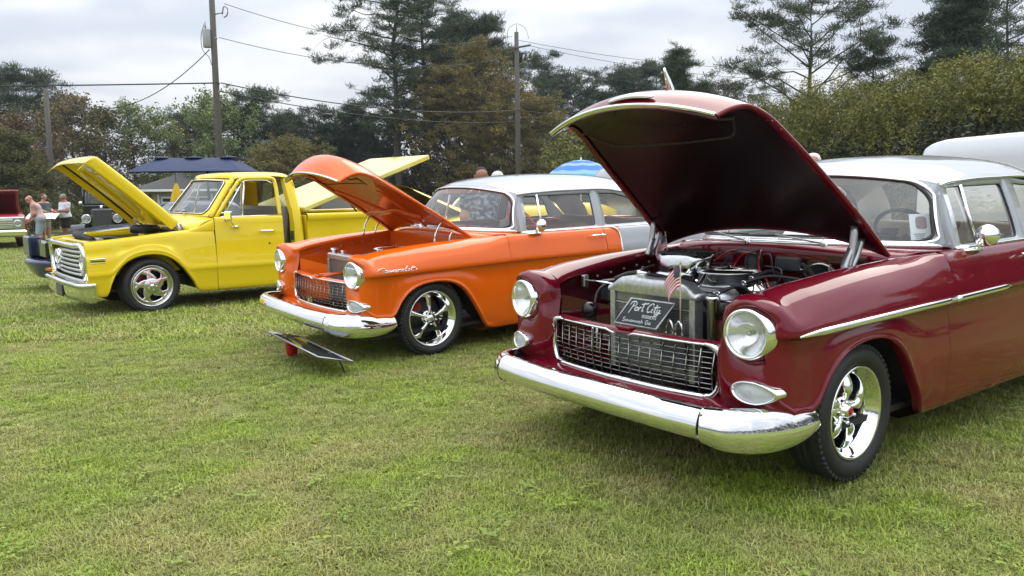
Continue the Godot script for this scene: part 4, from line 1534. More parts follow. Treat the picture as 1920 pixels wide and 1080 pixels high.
	# pulleys, belt, alternator, leads, clamps and small lines
	for q in [[0.0, 0.66, 0.075], [0.20, 0.80, 0.045], [-0.16, 0.78, 0.05]]:
		mk("pulley", MB.new().lathe([[0.0, 0.012], [q[2] * 0.4, 0.012], [q[2] * 0.5, 0.002], [q[2], 0.004], [q[2] - 0.006, -0.006], [q[2], -0.016]], 24, Basis(), Vector3(q[0], q[1], -0.43)), M.steel, en)
	mk("drive_belt", MB.new().tube(V([[0.075, 0.66, -0.436], [0.245, 0.80, -0.436], [0.20, 0.845, -0.436], [-0.16, 0.83, -0.436], [-0.21, 0.78, -0.436], [-0.075, 0.66, -0.436], [0.0, 0.585, -0.436]]), 0.007, 6, true), M.black, en)
	mk("alternator", MB.new().lathe([[0.0, 0.06], [0.05, 0.055], [0.062, 0.03], [0.062, -0.06], [0.04, -0.075]], 22, Basis(), Vector3(0.22, 0.80, -0.50)), M.alum, en)
	mk("distributor", MB.new().lathe([[0.0, 0.10], [0.04, 0.095], [0.052, 0.05], [0.045, 0.0], [0.03, -0.08]], 18, Basis(Vector3.RIGHT, -PI / 2), Vector3(0.02, 0.90, -1.01)), M.black, en)
	for i in 7:
		var x := -0.30 + i * 0.10
		mk("ignition_lead", MB.new().tube(cr(V([[0.02 + 0.01 * i, 0.99, -1.01], [x * 0.5, 1.0 + 0.01 * (i % 3), -0.97], [x, 0.93, -0.92 + 0.02 * i], [0.28 * signf(x + 0.001), 0.80, -0.62 - 0.05 * i]]), 4), 0.0045, 5), M.black if i % 2 == 0 else M.red_plastic, en)
	for q in [[0.30, 0.86, -0.36, 0.46, 0.80, -0.62], [0.33, 0.90, -0.52, 0.58, 0.90, -0.74], [-0.30, 0.90, -0.44, -0.52, 0.86, -0.66], [0.36, 0.94, -0.96, 0.60, 0.93, -0.70], [0.24, 0.90, -0.70, 0.40, 0.84, -0.98]]:
		mk("small_hose", MB.new().tube(cr(V([[q[0], q[1], q[2]], [lerpf(q[0], q[3], 0.3), q[1] + 0.03, lerpf(q[2], q[5], 0.4)], [lerpf(q[0], q[3], 0.7), q[4] + 0.02, lerpf(q[2], q[5], 0.7)], [q[3], q[4], q[5]]]), 4), 0.009, 6), M.black, en)
		mk("hose_clamp", MB.new().lathe([[0.010, 0.006], [0.0125, 0.006], [0.0125, -0.006], [0.010, -0.006]], 10, Basis(), Vector3(q[0], q[1], q[2])), M.chrome, en)
	for q in [[0.52, 0.80, -0.52, 0.09, 0.13, 0.10], [0.56, 0.84, -0.84, 0.10, 0.07, 0.14], [-0.52, 0.80, -0.42, 0.08, 0.12, 0.10], [0.20, 0.94, -1.08, 0.16, 0.08, 0.05]]:
		mk("component_box", MB.new().box(Vector3(q[0], q[1], q[2]), Vector3(q[3], q[4], q[5]), 0.01), M.gloss_black if q[0] > 0.3 else M.dark_steel, en)
	wing_bolts(root)

func wing_bolts(root: Node3D):
	# row of fixings on the wing flanges
	for s: float in [-1.0, 1.0]:
		for i in 6:
			var z := -0.32 - i * 0.12
			var q := side_row(z)[1]
			mk("wing_bolt", MB.new().lathe([[0.0, 0.008], [0.007, 0.006], [0.008, 0.0]], 8, Basis(Vector3.UP, -PI / 2 * s), Vector3((q.x - 0.004) * s, q.y - 0.05, z)), M.steel, root)

func orange_engine():
	var root := orange_car
	radiator(root, -0.30, 0.345, 0.44, 0.80, 0.055, false)
	var en := Node3D.new()
	en.name = "engine"
	root.add_child(en, true)
	mk("engine_block", MB.new().box(Vector3(0, 0.56, -0.78), Vector3(0.46, 0.40, 0.5), 0.03), M.orange_paint, en)
	mk("air_cleaner", MB.new().lathe([[0.0, 0.02], [0.008, 0.02], [0.012, 0.006], [0.14, 0.004], [0.19, -0.006], [0.195, -0.016], [0.18, -0.02], [0.178, -0.07], [0.19, -0.08], [0.05, -0.09]], 40, Basis(Vector3.RIGHT, -PI / 2), Vector3(-0.05, 0.89, -0.80)), M.chrome, en)
	for s: float in [-1.0, 1.0]:
		mk("valve_cover", MB.new().box(Vector3(0.21 * s, 0.76, -0.78), Vector3(0.13, 0.085, 0.48), 0.025, Basis(Vector3(0, 0, 1), -0.5 * s)), M.chrome, en)
	mk("radiator_hose", MB.new().tube(cr(V([[0.12, 0.82, -0.34], [0.11, 0.85, -0.44], [0.02, 0.82, -0.56]]), 5), 0.026, 10), M.black, en)
	mk("latch_brace", MB.new().tube(V([[0.0, 0.685, -0.05], [0.0, 0.70, -0.28]]), 0.012, 8), M.orange_paint, en)
	mk("latch_brace", MB.new().tube(V([[-0.02, 0.70, -0.27], [-0.14, 0.685, -0.06]]), 0.010, 8), M.orange_paint, en)
	wing_bolts(root)

# ---------------------------------------------------------------- yellow pickup; local z = 0 at the front axle
static func truck_arch(z: float) -> float:
	if z > -0.7:
		return tb(z, [0.74, 0.56, 0.527, 0.485, 0.408, 0.283, 0.122, -0.039, -0.20, -0.339, -0.456, -0.526, -0.585, -0.66], [0.27, 0.262, 0.27, 0.396, 0.555, 0.681, 0.743, 0.754, 0.718, 0.62, 0.47, 0.36, 0.245, 0.225])
	if z < -2.1:
		var q := (z + 2.93) / 0.52
		return maxf(0.27, 0.25 + 0.49 * sqrt(maxf(0.0, 1.0 - q * q)))
	return 0.225

static func truck_row(z: float, kind: int) -> PackedVector3Array:
	var b := truck_arch(z)
	var o := PackedVector3Array()
	if kind == 0:
		var yt := tb(z, [0.75, 0.25, -0.38, -0.84], [0.935, 0.975, 1.03, 1.036])
		o = V([[0.845, yt - 0.03, z], [0.85, yt - 0.004, z], [0.89, yt + 0.003, z], [0.922, yt - 0.012, z], [0.940, yt - 0.05, z], [0.958, yt - 0.17, z]])
	elif kind == 1:
		o = V([[0.87, 1.19, z], [0.905, 1.196, z], [0.925, 1.185, z], [0.938, 1.15, z], [0.945, 1.08, z], [0.962, 0.92, z]])
	else:
		o = V([[0.90, 1.17, z], [0.92, 1.198, z], [0.97, 1.205, z], [0.99, 1.19, z], [0.992, 1.12, z], [0.978, 1.095, z]])
	var m := 0.974 if kind < 2 else 0.982
	var c := maxf(0.535, b + 0.05)
	o.append(Vector3(m, maxf(0.74, b + 0.13), z))
	o.append(Vector3(0.990, maxf(0.60, b + 0.075), z))
	o.append(Vector3(1.0, c, z))
	o.append(Vector3(0.997 if b > 0.4 else 0.988, maxf(0.50, b + 0.03), z))
	o.append(Vector3(lerpf(0.970, 0.997, clampf((b - 0.25) / 0.2, 0, 1)), lerpf(b, c, 0.42), z))
	o.append(Vector3(lerpf(0.952, 0.995, clampf((b - 0.25) / 0.15, 0, 1)), b + 0.006, z))
	o.append(Vector3(lerpf(0.93, 0.975, clampf((b - 0.25) / 0.15, 0, 1)), b, z))
	o.append(Vector3(0.90, b + 0.004, z))
	return o

func truck_panel(zs: Array, kind: int, left: bool) -> MB:
	var rows := []
	for z in zs:
		var r := truck_row(z, kind)
		rows.append(r if left else mir(r))
	return MB.new().grid(net(rows, 2, 3))

func truck():
	var P: Material = M.yellow_paint
	var root := thing("pickup_truck", "yellow pickup truck with raised hood, open door and lifted bed cover", "pickup", Vector3(-5.206, -0.18, -10.613), 0.72 - PI / 2)
	for s: float in [1.0, -1.0]:
		var left := s > 0
		var fd := mk("front_wing", truck_panel([0.735, 0.70, 0.62, 0.55, 0.527, 0.485, 0.408, 0.283, 0.122, -0.039, -0.20, -0.339, -0.456, -0.526, -0.585, -0.66, -0.832], 0, left), P, root)
		mk("wing_front", MB.new().grid([mir(truck_row(0.735, 0)) if not left else truck_row(0.735, 0), PackedVector3Array(Array(truck_row(0.735, 0)).map(func(q): return Vector3(lerpf(q.x, 0.80, 0.8) * s, lerpf(q.y, 0.66, 0.25), q.z - 0.012)))]), P, fd)
		var wh := []
		for z in [0.54, 0.485, 0.408, 0.283, 0.122, -0.039, -0.20, -0.339, -0.456, -0.526, -0.59]:
			wh.append(PackedVector3Array([Vector3(0.94 * s, truck_arch(z) + 0.03, z), Vector3(0.60 * s, truck_arch(z) + 0.04, z), Vector3(0.58 * s, 0.3, z)]))
		mk("wheel_house", MB.new().grid(wh), M.black, fd)
		mk("inner_wing", MB.new().grid([PackedVector3Array([Vector3(0.845 * s, 0.91, 0.70), Vector3(0.845 * s, 1.0, -0.38), Vector3(0.845 * s, 1.0, -0.70)]), PackedVector3Array([Vector3(0.70 * s, 0.80, 0.66), Vector3(0.66 * s, 0.82, -0.38), Vector3(0.66 * s, 0.80, -0.70)]), PackedVector3Array([Vector3(0.66 * s, 0.5, 0.66), Vector3(0.64 * s, 0.5, -0.38), Vector3(0.64 * s, 0.5, -0.70)])]), P, fd)
		# bed side
		mk("bed_side", truck_panel([-2.165, -2.3, -2.40, -2.413, -2.43, -2.48, -2.58, -2.70, -2.82, -2.93, -3.04, -3.16, -3.28, -3.38, -3.43, -3.447, -3.46, -3.6, -3.9, -4.2, -4.5], 2, left), P, root)
		mk("bed_wall", MB.new().grid([PackedVector3Array([Vector3(0.90 * s, 1.17, -2.17), Vector3(0.90 * s, 1.17, -4.5)]), PackedVector3Array([Vector3(0.88 * s, 0.68, -2.17), Vector3(0.88 * s, 0.68, -4.5)])]), P, root)
		# side marker
		var mr := Node3D.new()
		mr.name = "side_marker"
		root.add_child(mr, true)
		for i in 3:
			mk("marker_bar", MB.new().box(Vector3(0.975 * s, 0.735 - i * 0.026, 0.612), Vector3(0.022, 0.016, 0.168), 0.005), M.chrome if i != 1 else M.dark_steel, mr)
		mk("marker_plate", MB.new().box(Vector3(0.964 * s, 0.709, 0.612), Vector3(0.016, 0.084, 0.176), 0.005), M.black, mr)
		var pl := func(q: Vector3) -> Vector3:
			return Vector3(0.978 * s, 0.632 + q.y * 0.024, 0.675 - q.x * 0.125)
		mk("marker_script", script_stroke([[[0.15, 0.9], [0.02, 0.8], [0.0, 0.2], [0.15, 0.1]], [[0.2, 0.9], [0.22, 0.1], [0.32, 0.1], [0.33, 0.9]], [[0.5, 0.9], [0.4, 0.7], [0.5, 0.4], [0.4, 0.1]], [[0.55, 0.9], [0.68, 0.9], [0.62, 0.9], [0.62, 0.1]], [[0.72, 0.1], [0.72, 0.9], [0.82, 0.8], [0.8, 0.1], [0.72, 0.2]], [[0.86, 0.1], [0.86, 0.9], [0.93, 0.5], [1.0, 0.9], [1.0, 0.1]]], pl, 0.004), M.dark_steel, mr)
		# headlight pod at the end of the grille
		headlight(root, Vector3(0.675 * s, 0.69, 0.70), 0.088)
		mk("signal_lamp", MB.new().box(Vector3(0.675 * s, 0.545, 0.70), Vector3(0.20, 0.07, 0.04), 0.012), M.light_lens, root)
	# ----- grille
	var gr := Node3D.new()
	gr.name = "grille"
	root.add_child(gr, true)
	mk("grille_back", MB.new().box(Vector3(0, 0.66, 0.665), Vector3(1.62, 0.40, 0.02)), M.dark_steel, gr)
	for i in 6:
		var y := 0.80 - i * 0.056
		mk("grille_bar", MB.new().tube(cr(V([[-0.56, y, 0.70], [-0.3, y, 0.725], [0, y, 0.732], [0.3, y, 0.725], [0.56, y, 0.70]]), 3), 0.018, 8, false, true, Vector2(0.8, 1.0)), M.polished, gr)
	mk("grille_frame", MB.new().tube(cr(V([[-0.80, 0.47, 0.72], [-0.87, 0.60, 0.725], [-0.89, 0.78, 0.735], [-0.84, 0.872, 0.745], [-0.5, 0.888, 0.765], [0, 0.892, 0.775], [0.5, 0.888, 0.765], [0.84, 0.872, 0.745], [0.89, 0.78, 0.735], [0.87, 0.60, 0.725], [0.80, 0.47, 0.72]]), 5), 0.034, 10, false, true, Vector2(1, 0.9), Vector3.BACK), M.chrome, gr)
	for s: float in [-1.0, 1.0]:
		mk("frame_side", MB.new().grid(net([V([[0.80 * s, 0.84, 0.745], [0.90 * s, 0.84, 0.735], [0.94 * s, 0.84, 0.70]]), V([[0.80 * s, 0.66, 0.735], [0.90 * s, 0.66, 0.73], [0.955 * s, 0.66, 0.70]]), V([[0.80 * s, 0.47, 0.72], [0.90 * s, 0.47, 0.72], [0.965 * s, 0.47, 0.70]])], 3, 3)), M.chrome, gr)
	mk("lower_band", MB.new().grid(net([V([[-0.93, 0.475, 0.70], [-0.6, 0.475, 0.735], [0, 0.475, 0.75], [0.6, 0.475, 0.735], [0.93, 0.475, 0.70]]), V([[-0.93, 0.455, 0.715], [-0.6, 0.455, 0.75], [0, 0.455, 0.765], [0.6, 0.455, 0.75], [0.93, 0.455, 0.715]]), V([[-0.92, 0.41, 0.70], [-0.6, 0.41, 0.73], [0, 0.41, 0.745], [0.6, 0.41, 0.73], [0.92, 0.41, 0.70]])], 3, 3)), M.polished, gr)
	for i in 4:
		mk("band_rib", MB.new().tube(cr(V([[-0.9, 0.468 - i * 0.014, 0.722], [-0.5, 0.468 - i * 0.014, 0.752], [0.5, 0.468 - i * 0.014, 0.752], [0.9, 0.468 - i * 0.014, 0.722]]), 4), 0.004, 6), M.chrome, gr)
	# ----- bumper
	var rows := []
	for q in [[-0.995, 0.655, 0.0], [-0.985, 0.74, 0.0], [-0.93, 0.80, 0.0], [-0.6, 0.835, 0.0], [0, 0.855, 0.0], [0.6, 0.835, 0.0], [0.93, 0.80, 0.0], [0.985, 0.74, 0.0], [0.995, 0.655, 0.0]]:
		var r := PackedVector3Array()
		for e in [[-0.05, 0.435], [0.0, 0.445], [0.018, 0.432], [0.018, 0.405], [0.002, 0.39], [-0.006, 0.33], [-0.018, 0.24], [-0.05, 0.205]]:
			r.append(Vector3(q[0] + signf(q[0]) * e[0] * (0.6 if absf(q[0]) > 0.9 else 0.0), e[1], q[1] + e[0] * (1.0 if absf(q[0]) < 0.98 else 0.3)))
		rows.append(r)
	mk("front_bumper", MB.new().grid(net(rows, 4, 3)), M.chrome, root)
	mk("plate_recess", MB.new().box(Vector3(0, 0.30, 0.85), Vector3(0.36, 0.15, 0.012), 0.004), M.black, root)
	mk("number_plate", MB.new().box(Vector3(0, 0.30, 0.859), Vector3(0.305, 0.13, 0.006), 0.002), mat(0.10, 0.095, 0.07, 0.5), root)
	# ----- hood
	var hr := []
	for q in [[-0.50, 1.075, 1.10], [-0.2, 1.05, 1.088], [0.15, 1.01, 1.055], [0.45, 0.975, 1.02], [0.64, 0.95, 0.99], [0.72, 0.935, 0.965], [0.745, 0.905, 0.925], [0.752, 0.84, 0.87], [0.745, 0.80, 0.83]]:
		var r := PackedVector3Array()
		for e in [[0.0, 1.0], [0.4, 0.97], [0.62, 0.86], [0.72, 0.66], [0.80, 0.36], [0.84, 0.0], [0.845, -0.9]]:
			var y: float = lerpf(q[1], q[2], e[1]) if e[1] >= 0.0 else q[1] - 0.13
			r.append(Vector3(e[0], y, q[0] + 0.02 * (1.0 - e[0] * e[0]) * (1.0 if q[0] > 0 else -1.0)))
		hr.append(both(r))
	var ht := Transform3D(Basis(Vector3.RIGHT, -deg_to_rad(48.0)), Vector3(0, 1.15, -0.42)) * Transform3D(Basis(), Vector3(0, -1.08, 0.50))
	var hg := net(hr, 4, 3)
	var hood := mk("hood", MB.new().at(ht).grid(hg), P, root)
	var ug := []
	for i in hg.size():
		var r := PackedVector3Array()
		var n: int = hg[i].size()
		for j in n:
			var q: Vector3 = hg[i][j]
			var edge := absf(q.x) / 0.84
			var dip := 0.09 if edge < 0.86 else lerpf(0.09, 0.0, (edge - 0.86) / 0.14)
			if i > hg.size() - 6:
				dip *= (hg.size() - 1 - i) / 5.0
			r.append(Vector3(q.x * 0.995, q.y - 0.012 - dip * 0.8, q.z))
		ug.append(r)
	mk("hood_underside", MB.new().at(ht).grid(ug), P, hood)
	mk("hood_front_edge", MB.new().at(ht).grid([hg[hg.size() - 1], ug[ug.size() - 1]]), P, hood)
	mk("hood_rear_edge", MB.new().at(ht).grid([hg[0], ug[0]]), P, hood)
	mk("hood_seal", MB.new().at(ht).tube(V([[-0.842, 0.90, 0.70], [-0.842, 0.97, 0.15], [-0.842, 1.02, -0.45]]), 0.018, 6), M.black, hood)
	for x in [-0.36, 0.36]:
		mk("hood_brace", MB.new().at(ht).box(Vector3(x, 0.958, 0.05), Vector3(0.10, 0.05, 1.0), 0.012, Basis(Vector3.RIGHT, 0.105)), P, hood)
	for s: float in [1.0, -1.0]:
		var hh := mk("hood_hinge", MB.new().box(Vector3(0.74 * s, 1.02, -0.46), Vector3(0.05, 0.22, 0.10), 0.02, Basis(Vector3.RIGHT, 0.35)), M.steel, root)
		mk("hinge_spring", MB.new().tube(V([[0.75 * s, 0.92, -0.50], [0.75 * s, 1.15, -0.40]]), 0.030, 10), M.alum, hh)
		mk("hinge_arm", MB.new().tube(V([[0.72 * s, 1.0, -0.52], [0.72 * s, 1.16, -0.30]]), 0.022, 8), M.steel, hh)
	# ----- bay
	mk("core_support", MB.new().box(Vector3(0, 0.90, 0.56), Vector3(1.66, 0.07, 0.14), 0.02), P, root)
	mk("bay_floor", MB.new().box(Vector3(0, 0.42, -0.05), Vector3(1.3, 0.03, 1.3)), M.black, root)
	mk("firewall", MB.new().box(Vector3(0, 0.80, -0.66), Vector3(1.68, 0.62, 0.03)), P, root)
	mk("radiator", MB.new().box(Vector3(0, 0.75, 0.44), Vector3(0.95, 0.42, 0.08), 0.01), M.alum, root)
	mk("inner_rail", MB.new().box(Vector3(-0.12, 0.985, 0.16), Vector3(0.10, 0.07, 0.66), 0.02), P, root)
	mk("valve_cover", MB.new().box(Vector3(0.22, 0.88, 0.02), Vector3(0.16, 0.10, 0.55), 0.03), M.chrome, root)
	mk("valve_cover", MB.new().box(Vector3(-0.26, 0.94, 0.10), Vector3(0.18, 0.08, 0.62), 0.03), M.white, root)
	mk("engine_block", MB.new().box(Vector3(0, 0.68, 0.0), Vector3(0.55, 0.36, 0.62), 0.03), M.black, root)
	mk("air_cleaner", MB.new().lathe([[0.0, 0.03], [0.16, 0.02], [0.19, 0.0], [0.19, -0.07], [0.14, -0.09]], 32, Basis(Vector3.RIGHT, -PI / 2), Vector3(0.0, 1.07, -0.24)), M.black, root)
	mk("air_duct", MB.new().tube(cr(V([[-0.45, 0.94, 0.48], [-0.25, 0.99, 0.56], [0.1, 0.98, 0.58], [0.35, 0.93, 0.50]]), 4), 0.045, 10), M.black, root)
	mk("heater_box", MB.new().box(Vector3(0.30, 0.93, -0.50), Vector3(0.5, 0.26, 0.18), 0.03), M.black, root)
	mk("washer_bottle", MB.new().box(Vector3(0.62, 0.88, -0.28), Vector3(0.11, 0.16, 0.16), 0.02), M.white, root)
	mk("hose", MB.new().tube(cr(V([[0.2, 0.94, 0.42], [0.4, 0.96, 0.30], [0.52, 0.92, 0.0], [0.4, 0.90, -0.3]]), 4), 0.022, 8), M.dark_steel, root)
	# ----- cowl, screen, cab
	var cw := []
	for q in [[0.0, -0.52, -0.66, 1.215], [0.3, -0.52, -0.675, 1.213], [0.55, -0.51, -0.72, 1.208], [0.72, -0.50, -0.785, 1.20], [0.84, -0.50, -0.83, 1.185], [0.917, -0.60, -0.838, 1.178]]:
		cw.append(V([[q[0], 1.0, q[1]], [q[0], 1.075 if q[0] < 0.85 else 1.03, q[1] + 0.004], [q[0], lerpf(1.08, q[3], 0.55), lerpf(q[1], q[2], 0.5)], [q[0], q[3], q[2]]]))
	var cl := []
	for i in range(cw.size() - 1, 0, -1):
		cl.append(mir(cw[i]))
	cl.append_array(cw)
	mk("cowl", MB.new().grid(net(cl, 3, 3)), P, root)
	var tws := func(u: float, v: float, out: float) -> Vector3:
		var a := absf(u)
		var b := Vector3(0.80 * a, 1.215 - 0.012 * a * a, -0.66 - 0.15 * pow(a, 2.2))
		var t := Vector3(0.695 * a, 1.712 - 0.02 * a * a, -1.06 - 0.13 * pow(a, 2.2))
		var p := b.lerp(t, v) + Vector3(0, 0.5, 0.75).normalized() * out
		p.x *= -1.0 if u < 0.0 else 1.0
		return p
	var path := []
	var outp := []
	for q in [[0.94, 0.05, 0.10, 0.18, -PI / 2, 1, 1], [0.93, 0.95, 0.07, 0.10, 0.0, 1, -1], [-0.93, 0.95, 0.07, 0.10, PI / 2, -1, -1], [-0.94, 0.05, 0.10, 0.18, PI, -1, 1]]:
		for j in 7:
			var an: float = q[4] + PI / 2 * j / 6.0
			path.append(Vector2(q[0] - q[5] * q[2] + cos(an) * q[2], q[1] + q[6] * q[3] + sin(an) * q[3]))
			outp.append(Vector2(q[5], 0.0 if q[6] > 0 else 1.0))
	var rings := []
	for i in 7:
		var row := PackedVector3Array()
		for k in path.size():
			var n := 10 if k % 7 == 6 else 1
			for j in n:
				var p: Vector2 = path[k].lerp(path[(k + 1) % path.size()], float(j) / n)
				var q := Vector2(0, 0.5).lerp(p, i / 6.0)
				row.append(tws.call(q.x, q.y, 0.0))
		row.append(row[0])
		rings.append(row)
	var pane := mk("windscreen", MB.new().grid(rings), glass(0.06, 0.08, 0.08, 0.32), root)
	var e1 := PackedVector3Array()
	var e2 := PackedVector3Array()
	for k in path.size():
		var n := 10 if k % 7 == 6 else 1
		for j in n:
			var p: Vector2 = path[k].lerp(path[(k + 1) % path.size()], float(j) / n)
			var o: Vector2 = outp[k].lerp(outp[(k + 1) % path.size()], float(j) / n)
			e1.append(tws.call(p.x, p.y, 0.006))
			e2.append(tws.call(o.x, o.y, 0.0))
	mk("screen_seal", MB.new().tube(e1, 0.012, 6, true), M.black, pane)
	mk("screen_trim", MB.new().tube(PackedVector3Array(Array(e1).map(func(q): return q + Vector3(0, 0.006, 0.010))), 0.006, 6, true), M.chrome, pane)
	e1.append(e1[0])
	e2.append(e2[0])
	mk("screen_surround", MB.new().grid([e1, e2]), P, root)
	var rr := []
	for q in [[1.722, -1.075, 0.715, 1.70, -1.20], [1.765, -1.10, 0.745, 1.715, -1.22], [1.795, -1.22, 0.75, 1.73, -1.30], [1.812, -1.5, 0.755, 1.742, -1.52], [1.812, -1.85, 0.755, 1.742, -1.84], [1.79, -2.05, 0.75, 1.715, -2.03], [1.74, -2.12, 0.735, 1.66, -2.08]]:
		var r := PackedVector3Array()
		for e in [[0.0, 0.0], [0.4, 0.05], [0.7, 0.17], [0.88, 0.42], [0.97, 0.78], [1.0, 1.0]]:
			r.append(Vector3(q[2] * e[0], lerpf(q[0], q[3], e[1]), lerpf(q[1], q[4], pow(e[0], 2.4))))
		rr.append(both(r))
	mk("roof", MB.new().grid(net(rr, 3, 3)), P, root)
	mk("headlining", MB.new().box(Vector3(0, 1.70, -1.62), Vector3(1.36, 0.02, 0.86)), M.grey_vinyl, root)
	for s: float in [1.0, -1.0]:
		var left := s > 0
		mk("drip_rail", MB.new().tube(cr(V([[0.715 * s, 1.655, -1.135], [0.757 * s, 1.712, -1.25], [0.770 * s, 1.738, -1.55], [0.770 * s, 1.738, -1.84], [0.765 * s, 1.70, -2.02], [0.79 * s, 1.60, -2.08]]), 4), 0.010, 6), P, root)
		# screen pillar
		mk("screen_pillar", MB.new().tube(cr(V([[0.83 * s, 1.19, -0.84], [0.78 * s, 1.45, -1.02], [0.73 * s, 1.69, -1.20]]), 4), 0.034, 8), P, root)
		# rear cab corner
		mk("cab_corner", MB.new().grid(net([V([[0.755 * s, 1.715, -1.93], [0.765 * s, 1.71, -2.02], [0.72 * s, 1.69, -2.09], [0.58 * s, 1.68, -2.11]]), V([[0.85 * s, 1.45, -1.95], [0.855 * s, 1.45, -2.05], [0.79 * s, 1.45, -2.115], [0.60 * s, 1.45, -2.13]]), V([[0.93 * s, 1.19, -1.97], [0.935 * s, 1.19, -2.08], [0.86 * s, 1.19, -2.13], [0.62 * s, 1.19, -2.14]]), V([[0.972 * s, 0.80, -1.97], [0.975 * s, 0.80, -2.10], [0.88 * s, 0.80, -2.14], [0.62 * s, 0.80, -2.14]]), V([[1.0 * s, 0.54, -1.97], [1.0 * s, 0.54, -2.11], [0.9 * s, 0.54, -2.14], [0.62 * s, 0.54, -2.14]]), V([[0.955 * s, 0.26, -1.97], [0.955 * s, 0.26, -2.11], [0.88 * s, 0.26, -2.14], [0.62 * s, 0.26, -2.14]])], 3, 3)), P, root)
		mk("door_jamb", MB.new().grid([V([[0.755 * s, 1.715, -1.93], [0.85 * s, 1.45, -1.95], [0.93 * s, 1.19, -1.97], [0.972 * s, 0.80, -1.97], [0.955 * s, 0.26, -1.97]]), V([[0.68 * s, 1.70, -1.92], [0.77 * s, 1.45, -1.93], [0.85 * s, 1.19, -1.95], [0.88 * s, 0.80, -1.95], [0.87 * s, 0.28, -1.95]])]), P, root)
		mk("striker", MB.new().box(Vector3(0.925 * s, 0.90, -1.952), Vector3(0.05, 0.13, 0.03), 0.008), M.dark_steel, root)
		mk("cowl_side", MB.new().grid(net([V([[0.922 * s, 1.02, -0.50], [0.915 * s, 1.035, -0.52], [0.88 * s, 1.05, -0.52]]), V([[0.932 * s, 1.02, -0.68], [0.926 * s, 1.085, -0.69], [0.90 * s, 1.11, -0.69]]), V([[0.938 * s, 1.02, -0.838], [0.932 * s, 1.14, -0.838], [0.905 * s, 1.188, -0.838]])], 3, 3)), P, root)
		mk("sill", MB.new().box(Vector3(0.90 * s, 0.25, -1.40), Vector3(0.11, 0.07, 1.12), 0.02), P, root)
		# doors; the near one stands ajar
		var d := Node3D.new()
		d.name = "door"
		root.add_child(d, true)
		d.position = Vector3(0.95 * s, 0, -0.842)
		d.rotation.y = -deg_to_rad(8.0) if s > 0 else 0.0
		var off := Transform3D(Basis(), Vector3(-0.95 * s, 0, 0.842))
		var prow := []
		for z in [-0.842, -1.0, -1.2, -1.4, -1.6, -1.755]:
			var r := truck_row(z, 1)
			prow.append(r if left else mir(r))
		var edge := []
		for e in [[0.0, -1.755], [0.06, -1.755]]:
			var r := PackedVector3Array()
			for q in truck_row(-1.755, 1):
				r.append(Vector3((q.x - e[0]) * s, q.y, e[1]))
			edge.append(r)
		mk("door_skin", MB.new().at(off).grid(net(prow, 3, 3)).smooth(2).grid(edge), P, d)
		mk("door_card", MB.new().at(off).grid([V([[0.865 * s, 1.19, -0.85], [0.90 * s, 0.8, -0.85], [0.90 * s, 0.26, -0.85]]), V([[0.865 * s, 1.19, -1.75], [0.90 * s, 0.8, -1.75], [0.90 * s, 0.26, -1.75]])]), M.grey_vinyl, d)
		mk("door_frame", MB.new().at(off).tube(cr(V([[0.880 * s, 1.19, -0.88], [0.80 * s, 1.50, -1.10], [0.755 * s, 1.66, -1.22]]), 4), 0.026, 8), P, d)
		mk("door_frame", MB.new().at(off).tube(cr(V([[0.755 * s, 1.66, -1.22], [0.752 * s, 1.695, -1.28], [0.755 * s, 1.71, -1.5], [0.755 * s, 1.71, -1.62], [0.76 * s, 1.69, -1.705], [0.78 * s, 1.60, -1.725], [0.84 * s, 1.40, -1.73], [0.895 * s, 1.19, -1.735]]), 5), 0.028, 8), P, d)
		mk("frame_trim", MB.new().at(off).tube(cr(V([[0.765 * s, 1.655, -1.27], [0.765 * s, 1.675, -1.32], [0.765 * s, 1.682, -1.5], [0.768 * s, 1.678, -1.60], [0.78 * s, 1.64, -1.68]]), 4), 0.010, 6), M.chrome, d)
		mk("vent_frame", MB.new().at(off).tube(V([[0.895 * s, 1.20, -1.22], [0.768 * s, 1.66, -1.30]]), 0.012, 6), M.chrome, d)
		mk("vent_frame", MB.new().at(off).tube(V([[0.895 * s, 1.205, -0.98], [0.775 * s, 1.64, -1.26]]), 0.008, 6), M.chrome, d)
		mk("door_glass", MB.new().at(off).grid([V([[0.885 * s, 1.20, -0.95], [0.885 * s, 1.20, -1.22]]), V([[0.765 * s, 1.65, -1.25], [0.765 * s, 1.65, -1.30]])]), M.glass, d)
		mk("sill_trim", MB.new().at(off).tube(V([[0.912 * s, 1.197, -0.93], [0.912 * s, 1.197, -1.72]]), 0.008, 6), M.chrome, d)
		mk("door_handle", MB.new().at(off).tube(cr(V([[0.955 * s, 0.985, -1.43], [0.985 * s, 0.992, -1.445], [0.99 * s, 0.992, -1.52], [0.985 * s, 0.99, -1.60], [0.955 * s, 0.986, -1.615]]), 4), 0.012, 8), M.chrome, d)
		mk("door_lock", MB.new().at(off).lathe([[0.0, 0.008], [0.012, 0.006], [0.014, 0.0]], 12, Basis(Vector3.UP, PI / 2 * s), Vector3(0.972 * s, 0.82, -1.55)), M.dark_steel, d)
		mk("door_latch", MB.new().at(off).box(Vector3(0.935 * s, 0.88, -1.758), Vector3(0.04, 0.10, 0.012), 0.004), M.steel, d)
